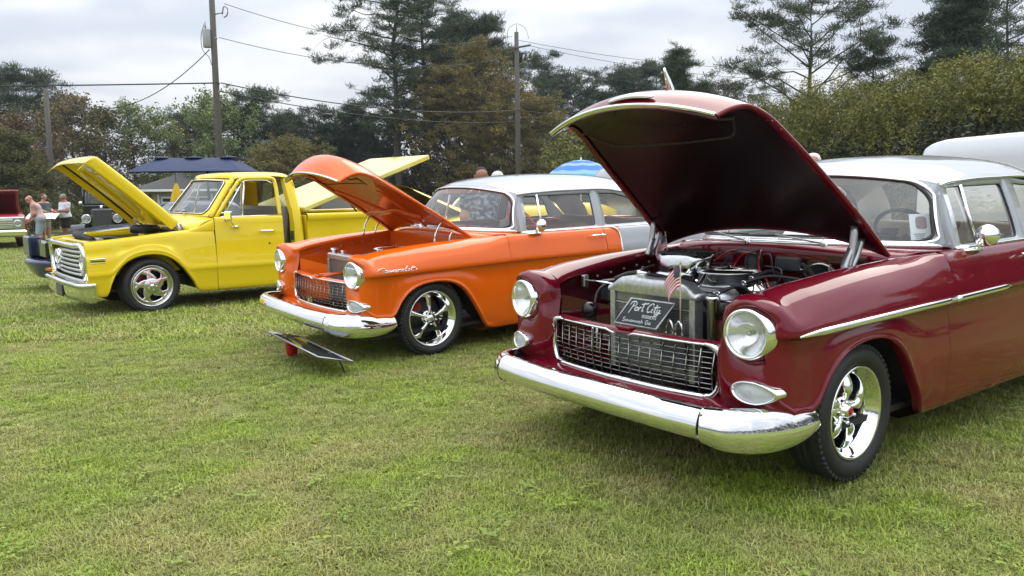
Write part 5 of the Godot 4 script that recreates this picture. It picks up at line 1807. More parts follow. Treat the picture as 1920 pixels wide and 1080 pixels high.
		if left:
			mk("mirror_arm", MB.new().at(off).tube(cr(V([[0.945, 1.06, -1.10], [0.99, 1.075, -1.08], [1.02, 1.12, -1.04], [1.025, 1.18, -1.00]]), 4), 0.013, 8), M.chrome, d)
			mk("mirror_foot", MB.new().at(off).tube(V([[0.95, 1.06, -1.06], [0.975, 1.063, -1.10], [0.95, 1.06, -1.15]]), 0.026, 8, false, true, Vector2(1, 0.6)), M.chrome, d)
			mk("mirror_head", MB.new().at(off).box(Vector3(1.03, 1.20, -1.0), Vector3(0.13, 0.145, 0.03), 0.012, Basis(Vector3.UP, 0.5)), M.chrome, d)
	mk("cab_back", MB.new().grid([V([[-0.9, 1.19, -2.12], [0.9, 1.19, -2.12]]), V([[-0.9, 0.3, -2.12], [0.9, 0.3, -2.12]])]), P, root)
	mk("rear_window", MB.new().grid([V([[-0.60, 1.20, -2.115], [0.60, 1.20, -2.115]]), V([[-0.58, 1.66, -2.10], [0.58, 1.66, -2.10]])]), M.tint, root)
	mk("cab_floor", MB.new().box(Vector3(0, 0.28, -1.35), Vector3(1.74, 0.04, 1.5)), M.black, root)
	mk("dashboard", MB.new().box(Vector3(0, 1.07, -0.86), Vector3(1.56, 0.22, 0.22), 0.05), M.black, root)
	mk("bench_seat", MB.new().box(Vector3(0, 0.62, -1.62), Vector3(1.52, 0.2, 0.62), 0.06), M.grey_vinyl, root)
	mk("seat_back", MB.new().box(Vector3(0, 0.98, -1.92), Vector3(1.54, 0.66, 0.18), 0.06, Basis(Vector3.RIGHT, -0.12)), M.grey_vinyl, root)
	var ring := PackedVector3Array()
	for j in 28:
		ring.append(Basis(Vector3.RIGHT, 0.9) * Vector3(cos(TAU * j / 28.0), sin(TAU * j / 28.0), 0) * 0.20 + Vector3(0.36, 1.12, -1.22))
	mk("steering_wheel", MB.new().tube(ring, 0.013, 8, true), M.black, root)
	mk("windscreen_card", MB.new().box(tws.call(0.10, 0.10, -0.02), Vector3(0.12, 0.09, 0.003), 0.0, Basis(Vector3.RIGHT, -0.65)), M.white, root)
	for u in [-0.25, 0.45]:
		var wp := mk("wiper", MB.new().tube(PackedVector3Array([tws.call(u, 0.0, 0.03), tws.call(u - 0.3, 0.09, 0.035)]), 0.006, 6), M.steel, root)
		mk("wiper_blade", MB.new().tube(PackedVector3Array([tws.call(u - 0.05, 0.085, 0.022), tws.call(u - 0.52, 0.08, 0.022)]), 0.007, 6), M.black, wp)
	# ----- bed
	mk("bed_floor", MB.new().box(Vector3(0, 0.66, -3.33), Vector3(1.76, 0.03, 2.34)), M.black, root)
	mk("bed_front", MB.new().box(Vector3(0, 0.92, -2.18), Vector3(1.86, 0.52, 0.03), 0.006), P, root)
	mk("tailgate", MB.new().box(Vector3(0, 0.92, -4.50), Vector3(1.80, 0.52, 0.05), 0.015), P, root)
	mk("rear_bumper", MB.new().box(Vector3(0, 0.42, -4.60), Vector3(1.9, 0.16, 0.10), 0.03), M.chrome, root)
	var cb := Basis(Vector3.RIGHT, deg_to_rad(19.5))
	mk("bed_cover", MB.new().box(Vector3(0, 1.24, -2.20) + cb * Vector3(0, 0.03, -1.16), Vector3(1.80, 0.07, 2.36), 0.012, cb), M.pale_yellow, root)
	mk("cover_prop", MB.new().tube(V([[0.86, 1.20, -3.05], [0.84, 1.50, -2.80]]), 0.012, 6), M.black, root)
	# ----- wheels
	var swirl := {"kind": "swirl", "width": 0.27, "dish": 0.022, "rim_mat": M.polished, "cap": M.chrome, "phase": 0.5}
	for s: float in [1.0, -1.0]:
		spoke_wheel(root, 0.356, 0.262, swirl, Vector3(0.82 * s, 0.352, 0.0), s, 0.03)
		spoke_wheel(root, 0.356, 0.262, swirl, Vector3(0.80 * s, 0.37, -2.93), s)

# ---------------------------------------------------------------- ground
func ground_y(x: float, z: float) -> float:
	var d := -z - 0.35 * x - 7.5
	return -0.45 * (1.0 - exp(-maxf(d, 0.0) / 9.0)) - 0.012 * maxf(0.0, d - 25.0) + 0.000 * x

var patch_noise := FastNoiseLite.new()

func turf(x: float, z: float) -> Color:
	# where the lawn is green, yellow-green or dry; real patches in the grass
	var a := patch_noise.get_noise_2d(x * 1.0, z * 1.0)
	var b := patch_noise.get_noise_2d(x * 2.7 + 40.0, z * 2.7)
	var c := patch_noise.get_noise_2d(x * 0.35 - 70.0, z * 0.35)
	var dry := clampf(0.30 + a * 0.85 + b * 0.55 + c * 0.5, 0.0, 1.0)
	var lush := clampf(0.12 - a * 0.5 + patch_noise.get_noise_2d(x * 1.6 + 9.0, z * 1.6 - 30.0) * 1.5, 0.0, 1.0)
	var g := Color(0.285, 0.350, 0.068).lerp(Color(0.51, 0.445, 0.215), dry * 0.60)
	return g.lerp(Color(0.33, 0.45, 0.034), lush * 0.75)

func build_ground():
	patch_noise.seed = 5
	patch_noise.frequency = 0.9
	patch_noise.fractal_octaves = 3
	var st := SurfaceTool.new()
	st.begin(Mesh.PRIMITIVE_TRIANGLES)
	st.set_smooth_group(0)
	var xs := [-400.0, -200.0, -120.0, -80.0, -60.0, -45.0, -35.0, -28.0]
	for i in range(-44, 45):
		xs.append(i * 0.5)
	xs.append_array([28.0, 35.0, 45.0, 60.0, 80.0, 120.0, 200.0, 400.0])
	var zs := [400.0, 150.0, 60.0, 30.0, 12.0, 4.0]
	for i in range(0, 60):
		zs.append(2.0 - i * 0.5)
	for z in [-29.0, -31.0, -34.0, -38.0, -42.0, -48.0, -55.0, -65.0, -80.0, -100.0, -140.0, -220.0, -400.0, -600.0]:
		zs.append(z)
	var put := func(x: float, z: float):
		st.set_color(turf(x, z) * 0.85)
		st.set_uv(Vector2(x, z))
		st.add_vertex(Vector3(x, ground_y(x, z) - 0.012, z))
	for i in zs.size() - 1:
		for j in xs.size() - 1:
			put.call(xs[j], zs[i])
			put.call(xs[j + 1], zs[i + 1])
			put.call(xs[j], zs[i + 1])
			put.call(xs[j], zs[i])
			put.call(xs[j + 1], zs[i])
			put.call(xs[j + 1], zs[i + 1])
	st.generate_normals()
	st.index()
	var m := StandardMaterial3D.new()
	m.vertex_color_use_as_albedo = true
	m.albedo_texture = noise_tex(0.05, 5, [[0.0, Color(0.42, 0.40, 0.34)], [0.45, Color(0.72, 0.72, 0.66)], [1.0, Color(1, 1, 1)]], 1024, 21)
	m.uv1_triplanar = true
	m.uv1_world_triplanar = true
	m.uv1_scale = Vector3.ONE * 0.9
	m.roughness = 0.95
	m.normal_enabled = true
	m.normal_texture = noise_tex(0.08, 4, [], 512, 22, 5.0)
	struct(mk("ground", st.commit(), m))

func leaf_mat(sub := 0.5, rough := 0.7) -> StandardMaterial3D:
	var m := StandardMaterial3D.new()
	m.vertex_color_use_as_albedo = true
	m.roughness = rough
	m.backlight_enabled = true
	m.backlight = Color(sub, sub, sub * 0.6)
	return m

func scatter(called: String, mesh: Mesh, xf: Array, cols: PackedColorArray, m: Material, parent: Node3D = null) -> MultiMeshInstance3D:
	var mm := MultiMesh.new()
	mm.transform_format = MultiMesh.TRANSFORM_3D
	mm.use_colors = true
	mm.mesh = mesh
	mm.instance_count = xf.size()
	for i in xf.size():
		mm.set_instance_transform(i, xf[i])
		mm.set_instance_color(i, cols[i])
	var o := MultiMeshInstance3D.new()
	o.multimesh = mm
	o.material_override = m
	if parent == null:
		o.name = numbered(called)
		add_child(o)
	else:
		o.name = called
		parent.add_child(o, true)
	return o

func tuft(blades: int, spread: float, h: float, w: float, sd: int) -> ArrayMesh:
	var r := RandomNumberGenerator.new()
	r.seed = sd
	var st := SurfaceTool.new()
	st.begin(Mesh.PRIMITIVE_TRIANGLES)
	for i in blades:
		var p := Vector3(r.randfn(0, spread * 0.5), -0.006, r.randfn(0, spread * 0.5))
		var an := r.randf() * TAU
		var d := Vector3(cos(an), 0, sin(an))
		var s := Vector3(-sin(an), 0, cos(an)) * w * r.randf_range(0.6, 1.1)
		var hh := h * r.randf_range(0.45, 1.15)
		var lean := r.randf_range(0.25, 1.6)
		var a := p + Vector3(0, hh * 0.62, 0) + d * hh * lean * 0.35
		var t := p + Vector3(0, hh * 0.92 / (0.7 + lean * 0.55), 0) + d * hh * lean
		var sh := r.randf_range(0.50, 1.45)
		var straw := r.randf() < 0.14
		st.set_color(Color(sh * 1.5, sh * 1.15, sh * 1.3) if straw else Color(sh, sh, sh * r.randf_range(0.6, 1.2)))
		for q: Vector3 in [p - s, a + s * 0.8, p + s, p - s, a - s * 0.8, a + s * 0.8, a - s * 0.8, t, a + s * 0.8]:
			st.add_vertex(q)
	st.generate_normals()
	return st.commit()

func build_grass():
	var m := leaf_mat(0.6, 0.6)
	var kinds := [tuft(38, 0.05, 0.026, 0.0023, 1), tuft(38, 0.055, 0.021, 0.0025, 2), tuft(34, 0.055, 0.032, 0.0021, 3)]
	var far_kinds := [tuft(34, 0.14, 0.050, 0.006, 4), tuft(34, 0.15, 0.06, 0.006, 5)]
	var r := RandomNumberGenerator.new()
	r.seed = 99
	var xf := [[], [], [], [], []]
	var cc := [PackedColorArray(), PackedColorArray(), PackedColorArray(), PackedColorArray(), PackedColorArray()]
	for zone in [[1.5, 4.6, 850.0], [4.6, 7.5, 430.0], [7.5, 13.0, 120.0], [13.0, 34.0, 26.0]]:
		var d0: float = zone[0]
		var d1: float = zone[1]
		var area := 0.70 * (d1 * d1 - d0 * d0) + 3.8 * (d1 - d0)
		for i in int(area * zone[2]):
			var d := r.randf_range(d0, d1)
			while r.randf() > (0.70 * d + 1.9) / (0.70 * d1 + 1.9):
				d = r.randf_range(d0, d1)
			var x := r.randf_range(-1.0, 1.0) * (0.70 * d + 1.9)
			var z := -d
			var thin := patch_noise.get_noise_2d(x * 3.1 + 100.0, z * 3.1)
			if thin > 0.28 and r.randf() < 0.6:
				continue
			var c := turf(x, z)
			var j := r.randf_range(0.8, 1.22)
			c = c.lerp(Color(0.40, 0.335, 0.17), clampf(r.randfn(0.04, 0.16), 0.0, 0.7))
			var k := r.randi() % 3 if zone[0] < 7.0 else 3 + r.randi() % 2
			var s := r.randf_range(0.7, 1.25) * (1.0 + 0.5 * maxf(0.0, thin))
			var b := Basis(Vector3.UP, r.randf() * TAU).scaled(Vector3(s, s * r.randf_range(0.8, 1.15), s))
			xf[k].append(Transform3D(b, Vector3(x, ground_y(x, z) - 0.010, z)))
			cc[k].append(Color(c.r * j, c.g * j, c.b * j))
	var root := Node3D.new()
	for k in 5:
		var o := scatter("grass", (kinds + far_kinds)[k], xf[k], cc[k], m)
		o.set_meta("kind", "stuff")
		tag(o, ["short mown lawn grass in green and straw tones near the camera", "flattened lawn grass between the cars and the camera", "longer tufts of lawn grass among the mown turf", "mown lawn grass farther off around the yellow pickup", "mown lawn grass stretching back to the far cars"][k], "grass")
	root.free()
	# clover and small weeds in the turf
	var st := SurfaceTool.new()
	st.begin(Mesh.PRIMITIVE_TRIANGLES)
	for i in 9:
		var c := Vector3(r.randfn(0, 0.022), r.randf_range(0.012, 0.026), r.randfn(0, 0.022))
		var a0 := r.randf() * TAU
		for k in 3:
			var an := a0 + k * TAU / 3.0
			var d := Vector3(cos(an), r.randf_range(-0.1, 0.5), sin(an)) * 0.010
			var sd := Vector3(-sin(an), 0, cos(an)) * 0.006
			st.set_color(Color.WHITE * r.randf_range(0.8, 1.2))
			for q: Vector3 in [c, c + d * 0.6 + sd, c + d, c, c + d, c + d * 0.6 - sd]:
				st.add_vertex(q)
	st.generate_normals()
	var wx := []
	var wc := PackedColorArray()
	for i in 260:
		var d := 2.3 + 6.5 * r.randf()
		var x := r.randf_range(-0.76, 0.76) * d
		var s := r.randf_range(0.7, 1.4)
		wx.append(Transform3D(Basis(Vector3.UP, r.randf() * TAU).scaled(Vector3.ONE * s), Vector3(x, ground_y(x, -d) - 0.006, -d)))
		wc.append(Color(0.17, 0.28, 0.03).lerp(Color(0.30, 0.36, 0.05), r.randf()))
	var cl := scatter("clover", st.commit(), wx, wc, m)
	cl.set_meta("kind", "stuff")
	tag(cl, "bright green clover and small weeds scattered through the near turf", "clover")

# ---------------------------------------------------------------- trees
var clumps := {}

func clump(kind: String) -> ArrayMesh:
	if clumps.has(kind):
		return clumps[kind]
	var r := RandomNumberGenerator.new()
	r.seed = kind.hash()
	var st := SurfaceTool.new()
	st.begin(Mesh.PRIMITIVE_TRIANGLES)
	var n: int = {"needle": 95, "leaf": 46, "fine": 80, "bamboo": 60, "big": 40}[kind]
	for i in n:
		var d := Vector3(r.randfn(), r.randfn(), r.randfn()).normalized()
		var sh := r.randf_range(0.7, 1.3)
		st.set_color(Color(sh, sh, sh))
		if kind == "needle":
			# pads of needles that fan from the twig ends
			d.y = absf(d.y) * 0.8 + 0.1
			d = d.normalized()
			var c := Vector3(r.randfn(0, 0.25), r.randfn(0, 0.08), r.randfn(0, 0.25))
			var s := d.cross(Vector3(r.randfn(), r.randfn(), r.randfn())).normalized() * 0.015
			var e := c + d * r.randf_range(0.22, 0.42)
			for q: Vector3 in [c - s * 0.6, c + s * 0.6, e + s, c - s * 0.6, e + s, e - s]:
				st.add_vertex(q)
		else:
			var rad := pow(r.randf(), 0.6) * 0.5
			var c := d * rad
			if kind == "fine":
				c.y *= 0.55
			var l := {"leaf": 0.17, "fine": 0.15, "bamboo": 0.20, "big": 0.26}[kind] as float
			var wd := {"leaf": 0.065, "fine": 0.030, "bamboo": 0.028, "big": 0.11}[kind] as float
			var e := Vector3(r.randfn(), r.randfn() - (0.5 if kind == "bamboo" else 0.0), r.randfn()).normalized() * l * r.randf_range(0.7, 1.2)
			var s := e.cross(Vector3(r.randfn(), r.randfn(), r.randfn())).normalized() * wd
			for q: Vector3 in [c, c + e * 0.5 + s, c + e, c, c + e, c + e * 0.5 - s]:
				st.add_vertex(q)
	st.generate_normals()
	clumps[kind] = st.commit()
	return clumps[kind]

func tree(called: String, label: String, at: Vector3, h: float, o: Dictionary) -> Node3D:
	var r := RandomNumberGenerator.new()
	r.seed = label.hash()
	var root := thing(called, label, "bush" if called == "bush" else "tree", at, 0.0, {"pine_tree": "pines beyond the show field", "cypress_tree": "olive brown trees by the right pole", "broadleaf_tree": "broadleaf trees at the left edge of the field", "bush": "bushes beyond the cars"}.get(called, ""))
	var sp: float = o.spread
	var clear: float = o.get("clear", 0.25)
	var tr: float = o.get("girth", h * 0.014)
	var tb_ := MB.new()
	var tp := PackedVector3Array()
	var rr := PackedFloat32Array()
	var lean := Vector3(r.randfn(0, 0.02), 0, r.randfn(0, 0.02)) * h
	for i in 9:
		var f := i / 8.0
		tp.append(Vector3(lean.x * f * f + r.randfn(0, 0.006) * h * f, h * 0.97 * f, lean.z * f * f + r.randfn(0, 0.006) * h * f))
		rr.append(tr * lerpf(1.1, 0.12, pow(f, 0.9)) * (1.25 if i == 0 else 1.0))
	tb_.tube(tp, rr, 7)
	var spots := []
	var n: int = o.get("limbs", 26)
	var prof: String = o.get("profile", "pine")
	var up: float = o.get("up", 0.25)
	for i in n:
		var f := (i + r.randf() * 0.8) / n
		var y := lerpf(clear, 0.985, f)
		var w := 1.0
		match prof:
			"pine": w = pow(sin(PI * clampf(0.16 + 0.80 * f, 0.0, 1.0)), 0.7) * r.randf_range(0.5, 1.1)
			"round": w = sqrt(maxf(0.02, 1.0 - pow(2.0 * f - 0.85, 2.0))) * r.randf_range(0.75, 1.05)
			"cone": w = (1.0 - f * 0.93) * r.randf_range(0.75, 1.1)
			"top": w = pow(sin(PI * clampf(0.25 + 0.68 * f, 0.0, 1.0)), 0.5) * r.randf_range(0.7, 1.1)
			"open": w = lerpf(1.0, 0.35, f) * r.randf_range(0.7, 1.15)
		var ln := sp * w
		var an := i * 2.39996 + r.randfn(0, 0.4)
		var base := tp[int(y * 8.0)].lerp(tp[mini(8, int(y * 8.0) + 1)], y * 8.0 - int(y * 8.0))
		var d := Vector3(cos(an), 0, sin(an))
		var rise := up * r.randf_range(0.5, 1.5) + (0.25 if f > 0.8 else 0.0)
		var limb := PackedVector3Array()
		var lr := PackedFloat32Array()
		for k in 6:
			var t := k / 5.0
			limb.append(base + d * ln * t + Vector3(r.randfn(0, 0.03) * ln * t, (rise * t + o.get("droop", 0.0) * t * t) * ln + r.randfn(0, 0.03) * ln * t, r.randfn(0, 0.03) * ln * t))
			lr.append(lerpf(maxf(0.018, tr * 0.34 * (1.0 - f * 0.6)), 0.012, t))
		tb_.tube(limb, lr, 5)
		var subs: int = o.get("subs", 3)
		spots.append([limb[5], 1.0])
		for k in subs:
			var t := r.randf_range(o.get("inner", 0.4), 1.0)
			var q := limb[int(t * 5.0)].lerp(limb[mini(5, int(t * 5.0) + 1)], t * 5.0 - int(t * 5.0))
			var e := q + (d.rotated(Vector3.UP, r.randfn(0, 0.9)) + Vector3(0, r.randfn(0.15, 0.35), 0)) * ln * r.randf_range(0.12, 0.38)
			tb_.tube(PackedVector3Array([q, q.lerp(e, 0.5) + Vector3(0, 0.03 * ln, 0), e]), PackedFloat32Array([0.016, 0.012, 0.008]), 4, false, false)
			spots.append([e, r.randf_range(0.7, 1.0)])
			if r.randf() < 0.6:
				spots.append([q.lerp(e, 0.55), r.randf_range(0.5, 0.8)])
	mk("trunk", tb_, o.get("bark", M.bark), root)
	var xf := []
	var cols := PackedColorArray()
	var cs: float = o.get("clump", 1.0)
	var ca: Color = o.a
	var cb: Color = o.b
	var mult: int = o.get("dense", 2)
	for s in spots:
		for k in mult:
			var p: Vector3 = s[0] + Vector3(r.randfn(), r.randfn() * 0.6, r.randfn()) * cs * 0.42
			var sc: float = cs * s[1] * r.randf_range(0.7, 1.25)
			var b := Basis(Vector3.UP, r.randf() * TAU) * Basis(Vector3.RIGHT, r.randfn(0, 0.3))
			xf.append(Transform3D(b.scaled(Vector3.ONE * sc), p))
			cols.append(ca.lerp(cb, clampf(r.randfn(0.5, 0.28), 0.0, 1.0)))
	scatter("crown", clump(o.kind), xf, cols, M.leaf, root).set_meta("kind", "stuff")
	return root

func hedge(called: String, label: String, category: String, line: Array, depth: float, kind: String, ca: Color, cb: Color, cs: float, per: float, stuff := true, low := 0.0) -> void:
	# foliage massed along a line of [x, z, height]
	var r := RandomNumberGenerator.new()
	r.seed = label.hash()
	var xf := []
	var cols := PackedColorArray()
	var nz := FastNoiseLite.new()
	nz.seed = 31
	nz.frequency = 0.35
	for i in line.size() - 1:
		var a: Array = line[i]
		var b: Array = line[i + 1]
		var ln := Vector2(b[0] - a[0], b[1] - a[1]).length()
		var dir := Vector2(b[0] - a[0], b[1] - a[1]).normalized()
		var hm := (a[2] + b[2]) * 0.5 as float
		for k in int(ln * hm * per):
			var t := r.randf()
			var x: float = lerpf(a[0], b[0], t)
			var z: float = lerpf(a[1], b[1], t)
			var top: float = lerpf(a[2], b[2], t) * (1.0 + 0.16 * nz.get_noise_2d(x * 2.2, z * 2.2) + 0.06 * r.randfn())
			var off := r.randfn(0, depth * 0.4)
			x += -dir.y * off
			z += dir.x * off
			var y := lerpf(low, top, pow(r.randf(), 0.8)) - absf(off) * 0.15
			var s := cs * r.randf_range(0.6, 1.3)
			xf.append(Transform3D((Basis(Vector3.UP, r.randf() * TAU) * Basis(Vector3.RIGHT, r.randfn(0, 0.4))).scaled(Vector3.ONE * s), Vector3(x, ground_y(x, z) + y, z)))
			var pt := clampf(0.5 + 0.9 * nz.get_noise_3d(x * 3.0, y * 3.0, z * 3.0) + r.randfn(0, 0.2), 0.0, 1.0)
			cols.append(ca.lerp(cb, pt))
	var o := scatter(called, clump(kind), xf, cols, M.leaf)
	tag(o, label, category)
	if stuff:
		o.set_meta("kind", "stuff")

func build_trees():
	M.leaf = leaf_mat(0.45)
	M.bark = textured(0.05, 4, [[0.0, lin(0.030, 0.024, 0.020)], [0.5, lin(0.065, 0.052, 0.042)], [1.0, lin(0.11, 0.09, 0.075)]], 1.2, 0.95, 4.0)
	var pa := Color(0.024, 0.040, 0.019)
	var pb := Color(0.068, 0.096, 0.044)
	var oa := Color(0.105, 0.092, 0.026)
	var ob := Color(0.225, 0.180, 0.048)
	var pine := {"kind": "needle", "spread": 4.0, "clear": 0.36, "limbs": 40, "subs": 5, "dense": 1, "clump": 1.05, "a": pa, "b": pb, "profile": "pine", "up": 0.22, "inner": 0.35}
	var f := func(base: Dictionary, over: Dictionary) -> Dictionary:
		var d := base.duplicate()
		d.merge(over, true)
		return d
	tree("pine_tree", "tallest pine, its bare trunk rising behind the orange car's raised hood", Vector3(-7.8, -0.75, -55), 19.5, f.call(pine, {"spread": 4.9, "girth": 0.30, "limbs": 50, "clear": 0.30}))
	tree("pine_tree", "tall slim pine just right of the tallest pine", Vector3(-6.1, -0.78, -58), 18.0, f.call(pine, {"spread": 3.6, "girth": 0.27, "limbs": 42, "clear": 0.30}))
	tree("pine_tree", "dense dark pine crown showing over the brownish olive trees", Vector3(-3.1, -0.84, -64), 15.2, f.call(pine, {"spread": 3.6, "limbs": 44, "dense": 4, "clear": 0.4, "profile": "top"}))
	var cy := {"kind": "fine", "spread": 3.2, "clear": 0.14, "limbs": 44, "subs": 6, "dense": 1, "clump": 1.0, "a": oa, "b": ob, "profile": "round", "up": 0.45, "inner": 0.25}
	tree("cypress_tree", "olive brown feathery tree nearest the tall pines", Vector3(-4.1, -0.72, -55), 10.4, cy)
	tree("cypress_tree", "tallest olive brown feathery tree left of the right utility pole", Vector3(-1.9, -0.70, -54), 12.0, f.call(cy, {"limbs": 56}))
	tree("cypress_tree", "low olive brown feathery tree right of the right utility pole", Vector3(1.9, -0.68, -54), 8.0, f.call(cy, {"spread": 2.6}))
	tree("cypress_tree", "olive brown feathery tree standing behind the right utility pole", Vector3(-0.2, -0.72, -57), 9.6, cy)
	var rp := {"kind": "needle", "spread": 2.6, "clear": 0.45, "limbs": 22, "subs": 4, "dense": 2, "clump": 1.1, "a": Color(0.026, 0.042, 0.024), "b": Color(0.062, 0.088, 0.045), "profile": "top", "up": 0.35, "inner": 0.3}
	tree("pine_tree", "round topped pine right beside the right utility pole's crossarm", Vector3(2.7, -0.95, -75), 14.1, rp)
	tree("pine_tree", "broad round topped pine above the blue beach umbrella", Vector3(4.9, -0.88, -70), 11.6, f.call(rp, {"spread": 3.2}))
	tree("pine_tree", "leftmost of the three round topped pines left of the hood ornament", Vector3(8.3, -0.86, -70), 11.7, rp)
	tree("pine_tree", "middle one of the three round topped pines left of the hood ornament", Vector3(10.7, -0.88, -72), 12.7, rp)
	tree("pine_tree", "rightmost of the three round topped pines, directly behind the hood ornament", Vector3(12.9, -0.87, -72), 12.9, rp)
	var yp := {"kind": "needle", "spread": 1.5, "clear": 0.25, "limbs": 34, "subs": 3, "dense": 2, "clump": 0.7, "a": Color(0.030, 0.050, 0.026), "b": Color(0.075, 0.10, 0.045), "profile": "cone", "up": 0.9, "inner": 0.3}
	tree("pine_tree", "young pointed pine with upright shoots right of the hood ornament", Vector3(9.7, -0.55, -45), 9.6, yp)
	tree("pine_tree", "shorter young pine beside the pointed one", Vector3(10.9, -0.54, -45), 7.6, f.call(yp, {"spread": 1.2}))
	tree("broadleaf_tree", "hazy grey brown tree far off above the dark red hood's right end", Vector3(19.3, -0.82, -70), 11.3, {"kind": "fine", "spread": 2.6, "clear": 0.4, "limbs": 30, "subs": 4, "dense": 2, "clump": 1.0, "a": Color(0.06, 0.055, 0.04), "b": Color(0.10, 0.09, 0.06), "profile": "round", "up": 0.4})
	tree("pine_tree", "large open pine with long bare spreading limbs over the bamboo", Vector3(14.2, -0.43, -38), 11.6, f.call(pine, {"spread": 4.0, "clear": 0.42, "limbs": 24, "subs": 8, "dense": 1, "clump": 0.80, "profile": "open", "up": 0.62, "inner": 0.5, "girth": 0.17}))
	tree("pine_tree", "small leaning pine top right of the large open pine", Vector3(16.3, -0.41, -36), 8.4, f.call(pine, {"spread": 1.5, "clear": 0.5, "limbs": 16, "clump": 0.7, "profile": "open", "up": 0.5}))
	tree("pine_tree", "dense dark green pine above the bamboo near the white van", Vector3(18.6, -0.40, -34), 10.6, f.call(pine, {"spread": 2.2, "clear": 0.35, "limbs": 40, "dense": 2, "clump": 0.8, "profile": "cone", "up": 0.45, "b": Color(0.04, 0.075, 0.04)}))
	tree("pine_tree", "thin pine at the right border of the view", Vector3(24.9, -0.42, -40), 12.0, f.call(pine, {"spread": 2.6, "clear": 0.3, "limbs": 40, "clump": 0.8, "up": 0.4}))
	tree("pine_tree", "dark pine crown at the far left above the reddish trees", Vector3(-36.4, -0.93, -60), 10.6, f.call(rp, {"spread": 3.4, "limbs": 34}))
	var br := {"kind": "leaf", "spread": 2.6, "clear": 0.12, "limbs": 34, "subs": 6, "dense": 1, "clump": 0.95, "a": Color(0.12, 0.092, 0.044), "b": Color(0.23, 0.185, 0.075), "profile": "round", "up": 0.5, "inner": 0.25}
	tree("broadleaf_tree", "brownish tree right of the short left utility pole", Vector3(-30.2, -0.85, -55), 8.9, br)
	tree("broadleaf_tree", "brown green tree above the pickup's raised yellow hood", Vector3(-28.6, -0.85, -56), 8.0, f.call(br, {"a": Color(0.10, 0.10, 0.04), "b": Color(0.20, 0.18, 0.07)}))
	tree("broadleaf_tree", "reddish brown tree behind the short left utility pole", Vector3(-31.0, -0.78, -50), 6.8, f.call(br, {"a": Color(0.105, 0.068, 0.038), "b": Color(0.18, 0.125, 0.06)}))
	var gr := {"kind": "leaf", "spread": 2.0, "clear": 0.25, "limbs": 24, "subs": 6, "dense": 1, "clump": 0.85, "a": Color(0.14, 0.19, 0.08), "b": Color(0.26, 0.32, 0.13), "profile": "round", "up": 0.7, "inner": 0.35}
	tree("broadleaf_tree", "fresh pale green tree above the raised yellow hood", Vector3(-27.4, -0.87, -58), 8.7, gr)
	tree("broadleaf_tree", "second fresh green tree, lower and yellower than its neighbour", Vector3(-25.9, -0.87, -58), 7.7, f.call(gr, {"b": Color(0.24, 0.26, 0.07)}))
	tree("broadleaf_tree", "thin nearly leafless tree above the house's gable", Vector3(-25.0, -0.89, -60), 7.2, f.call(gr, {"kind": "fine", "a": Color(0.10, 0.085, 0.05), "b": Color(0.16, 0.14, 0.07), "dense": 1}))
	tree("pine_tree", "small dark pine between the leafless tree and the left pole", Vector3(-24.2, -0.91, -62), 8.2, f.call(rp, {"spread": 1.6, "limbs": 16}))
	tree("broadleaf_tree", "pale green tree directly behind the tall left utility pole", Vector3(-18.9, -0.74, -50), 8.2, f.call(gr, {"spread": 1.9}))
	tree("broadleaf_tree", "wispy green tree right of the tall left utility pole", Vector3(-17.4, -0.73, -50), 7.2, f.call(gr, {"dense": 1}))
	tree("pine_tree", "dark flat topped pine above the yellow cab's roof", Vector3(-16.6, -0.75, -52), 8.1, f.call(rp, {"spread": 1.9, "limbs": 22, "clump": 0.95}))
	tree("pine_tree", "round dark pine right of the flat topped one", Vector3(-16.1, -0.85, -60), 7.6, f.call(rp, {"spread": 2.0, "limbs": 20, "clump": 1.0}))
	tree("pine_tree", "smaller round dark pine left of the tall pines", Vector3(-14.4, -0.86, -62), 6.9, f.call(rp, {"spread": 1.8, "limbs": 20, "clump": 1.0}))
	tree("pine_tree", "dark bushy pine at the foot of the tall pines", Vector3(-12.1, -0.83, -60), 7.8, f.call(rp, {"spread": 2.4, "limbs": 30, "clear": 0.2}))
	tree("bush", "yellowish olive bush behind the house's chimney", Vector3(-13.4, -0.69, -48), 4.9, {"kind": "fine", "spread": 2.3, "clear": 0.05, "limbs": 34, "subs": 6, "dense": 3, "clump": 0.9, "a": Color(0.11, 0.10, 0.025), "b": Color(0.20, 0.17, 0.045), "profile": "round", "up": 0.5, "inner": 0.3})
	tree("cedar_tree", "layered olive green tree at the left border behind the people", Vector3(-23.9, -0.61, -38), 4.9, {"kind": "fine", "spread": 2.8, "clear": 0.1, "limbs": 50, "subs": 6, "dense": 3, "clump": 0.8, "a": Color(0.055, 0.065, 0.014), "b": Color(0.135, 0.13, 0.030), "profile": "cone", "up": 0.05, "inner": 0.3})
	tree("bush", "yellow green leafy bush behind the blue beach umbrella", Vector3(4.4, -0.53, -42), 4.0, {"kind": "leaf", "spread": 2.4, "clear": 0.05, "limbs": 36, "subs": 6, "dense": 3, "clump": 0.8, "a": Color(0.08, 0.10, 0.016), "b": Color(0.20, 0.20, 0.035), "profile": "round", "up": 0.6, "inner": 0.3})
	hedge("bamboo", "yellow green bamboo thicket behind the red car", "bamboo", [[16.5, -6.0, 5.0], [15.0, -14.0, 5.0], [13.6, -20.0, 5.1], [13.4, -26.0, 4.9], [12.4, -32.0, 5.2], [11.6, -37.0, 5.3], [8.6, -41.0, 4.2], [5.5, -43.5, 3.6]], 1.6, "bamboo", Color(0.085, 0.098, 0.014), Color(0.205, 0.195, 0.032), 0.62, 34.0, true, 1.2)
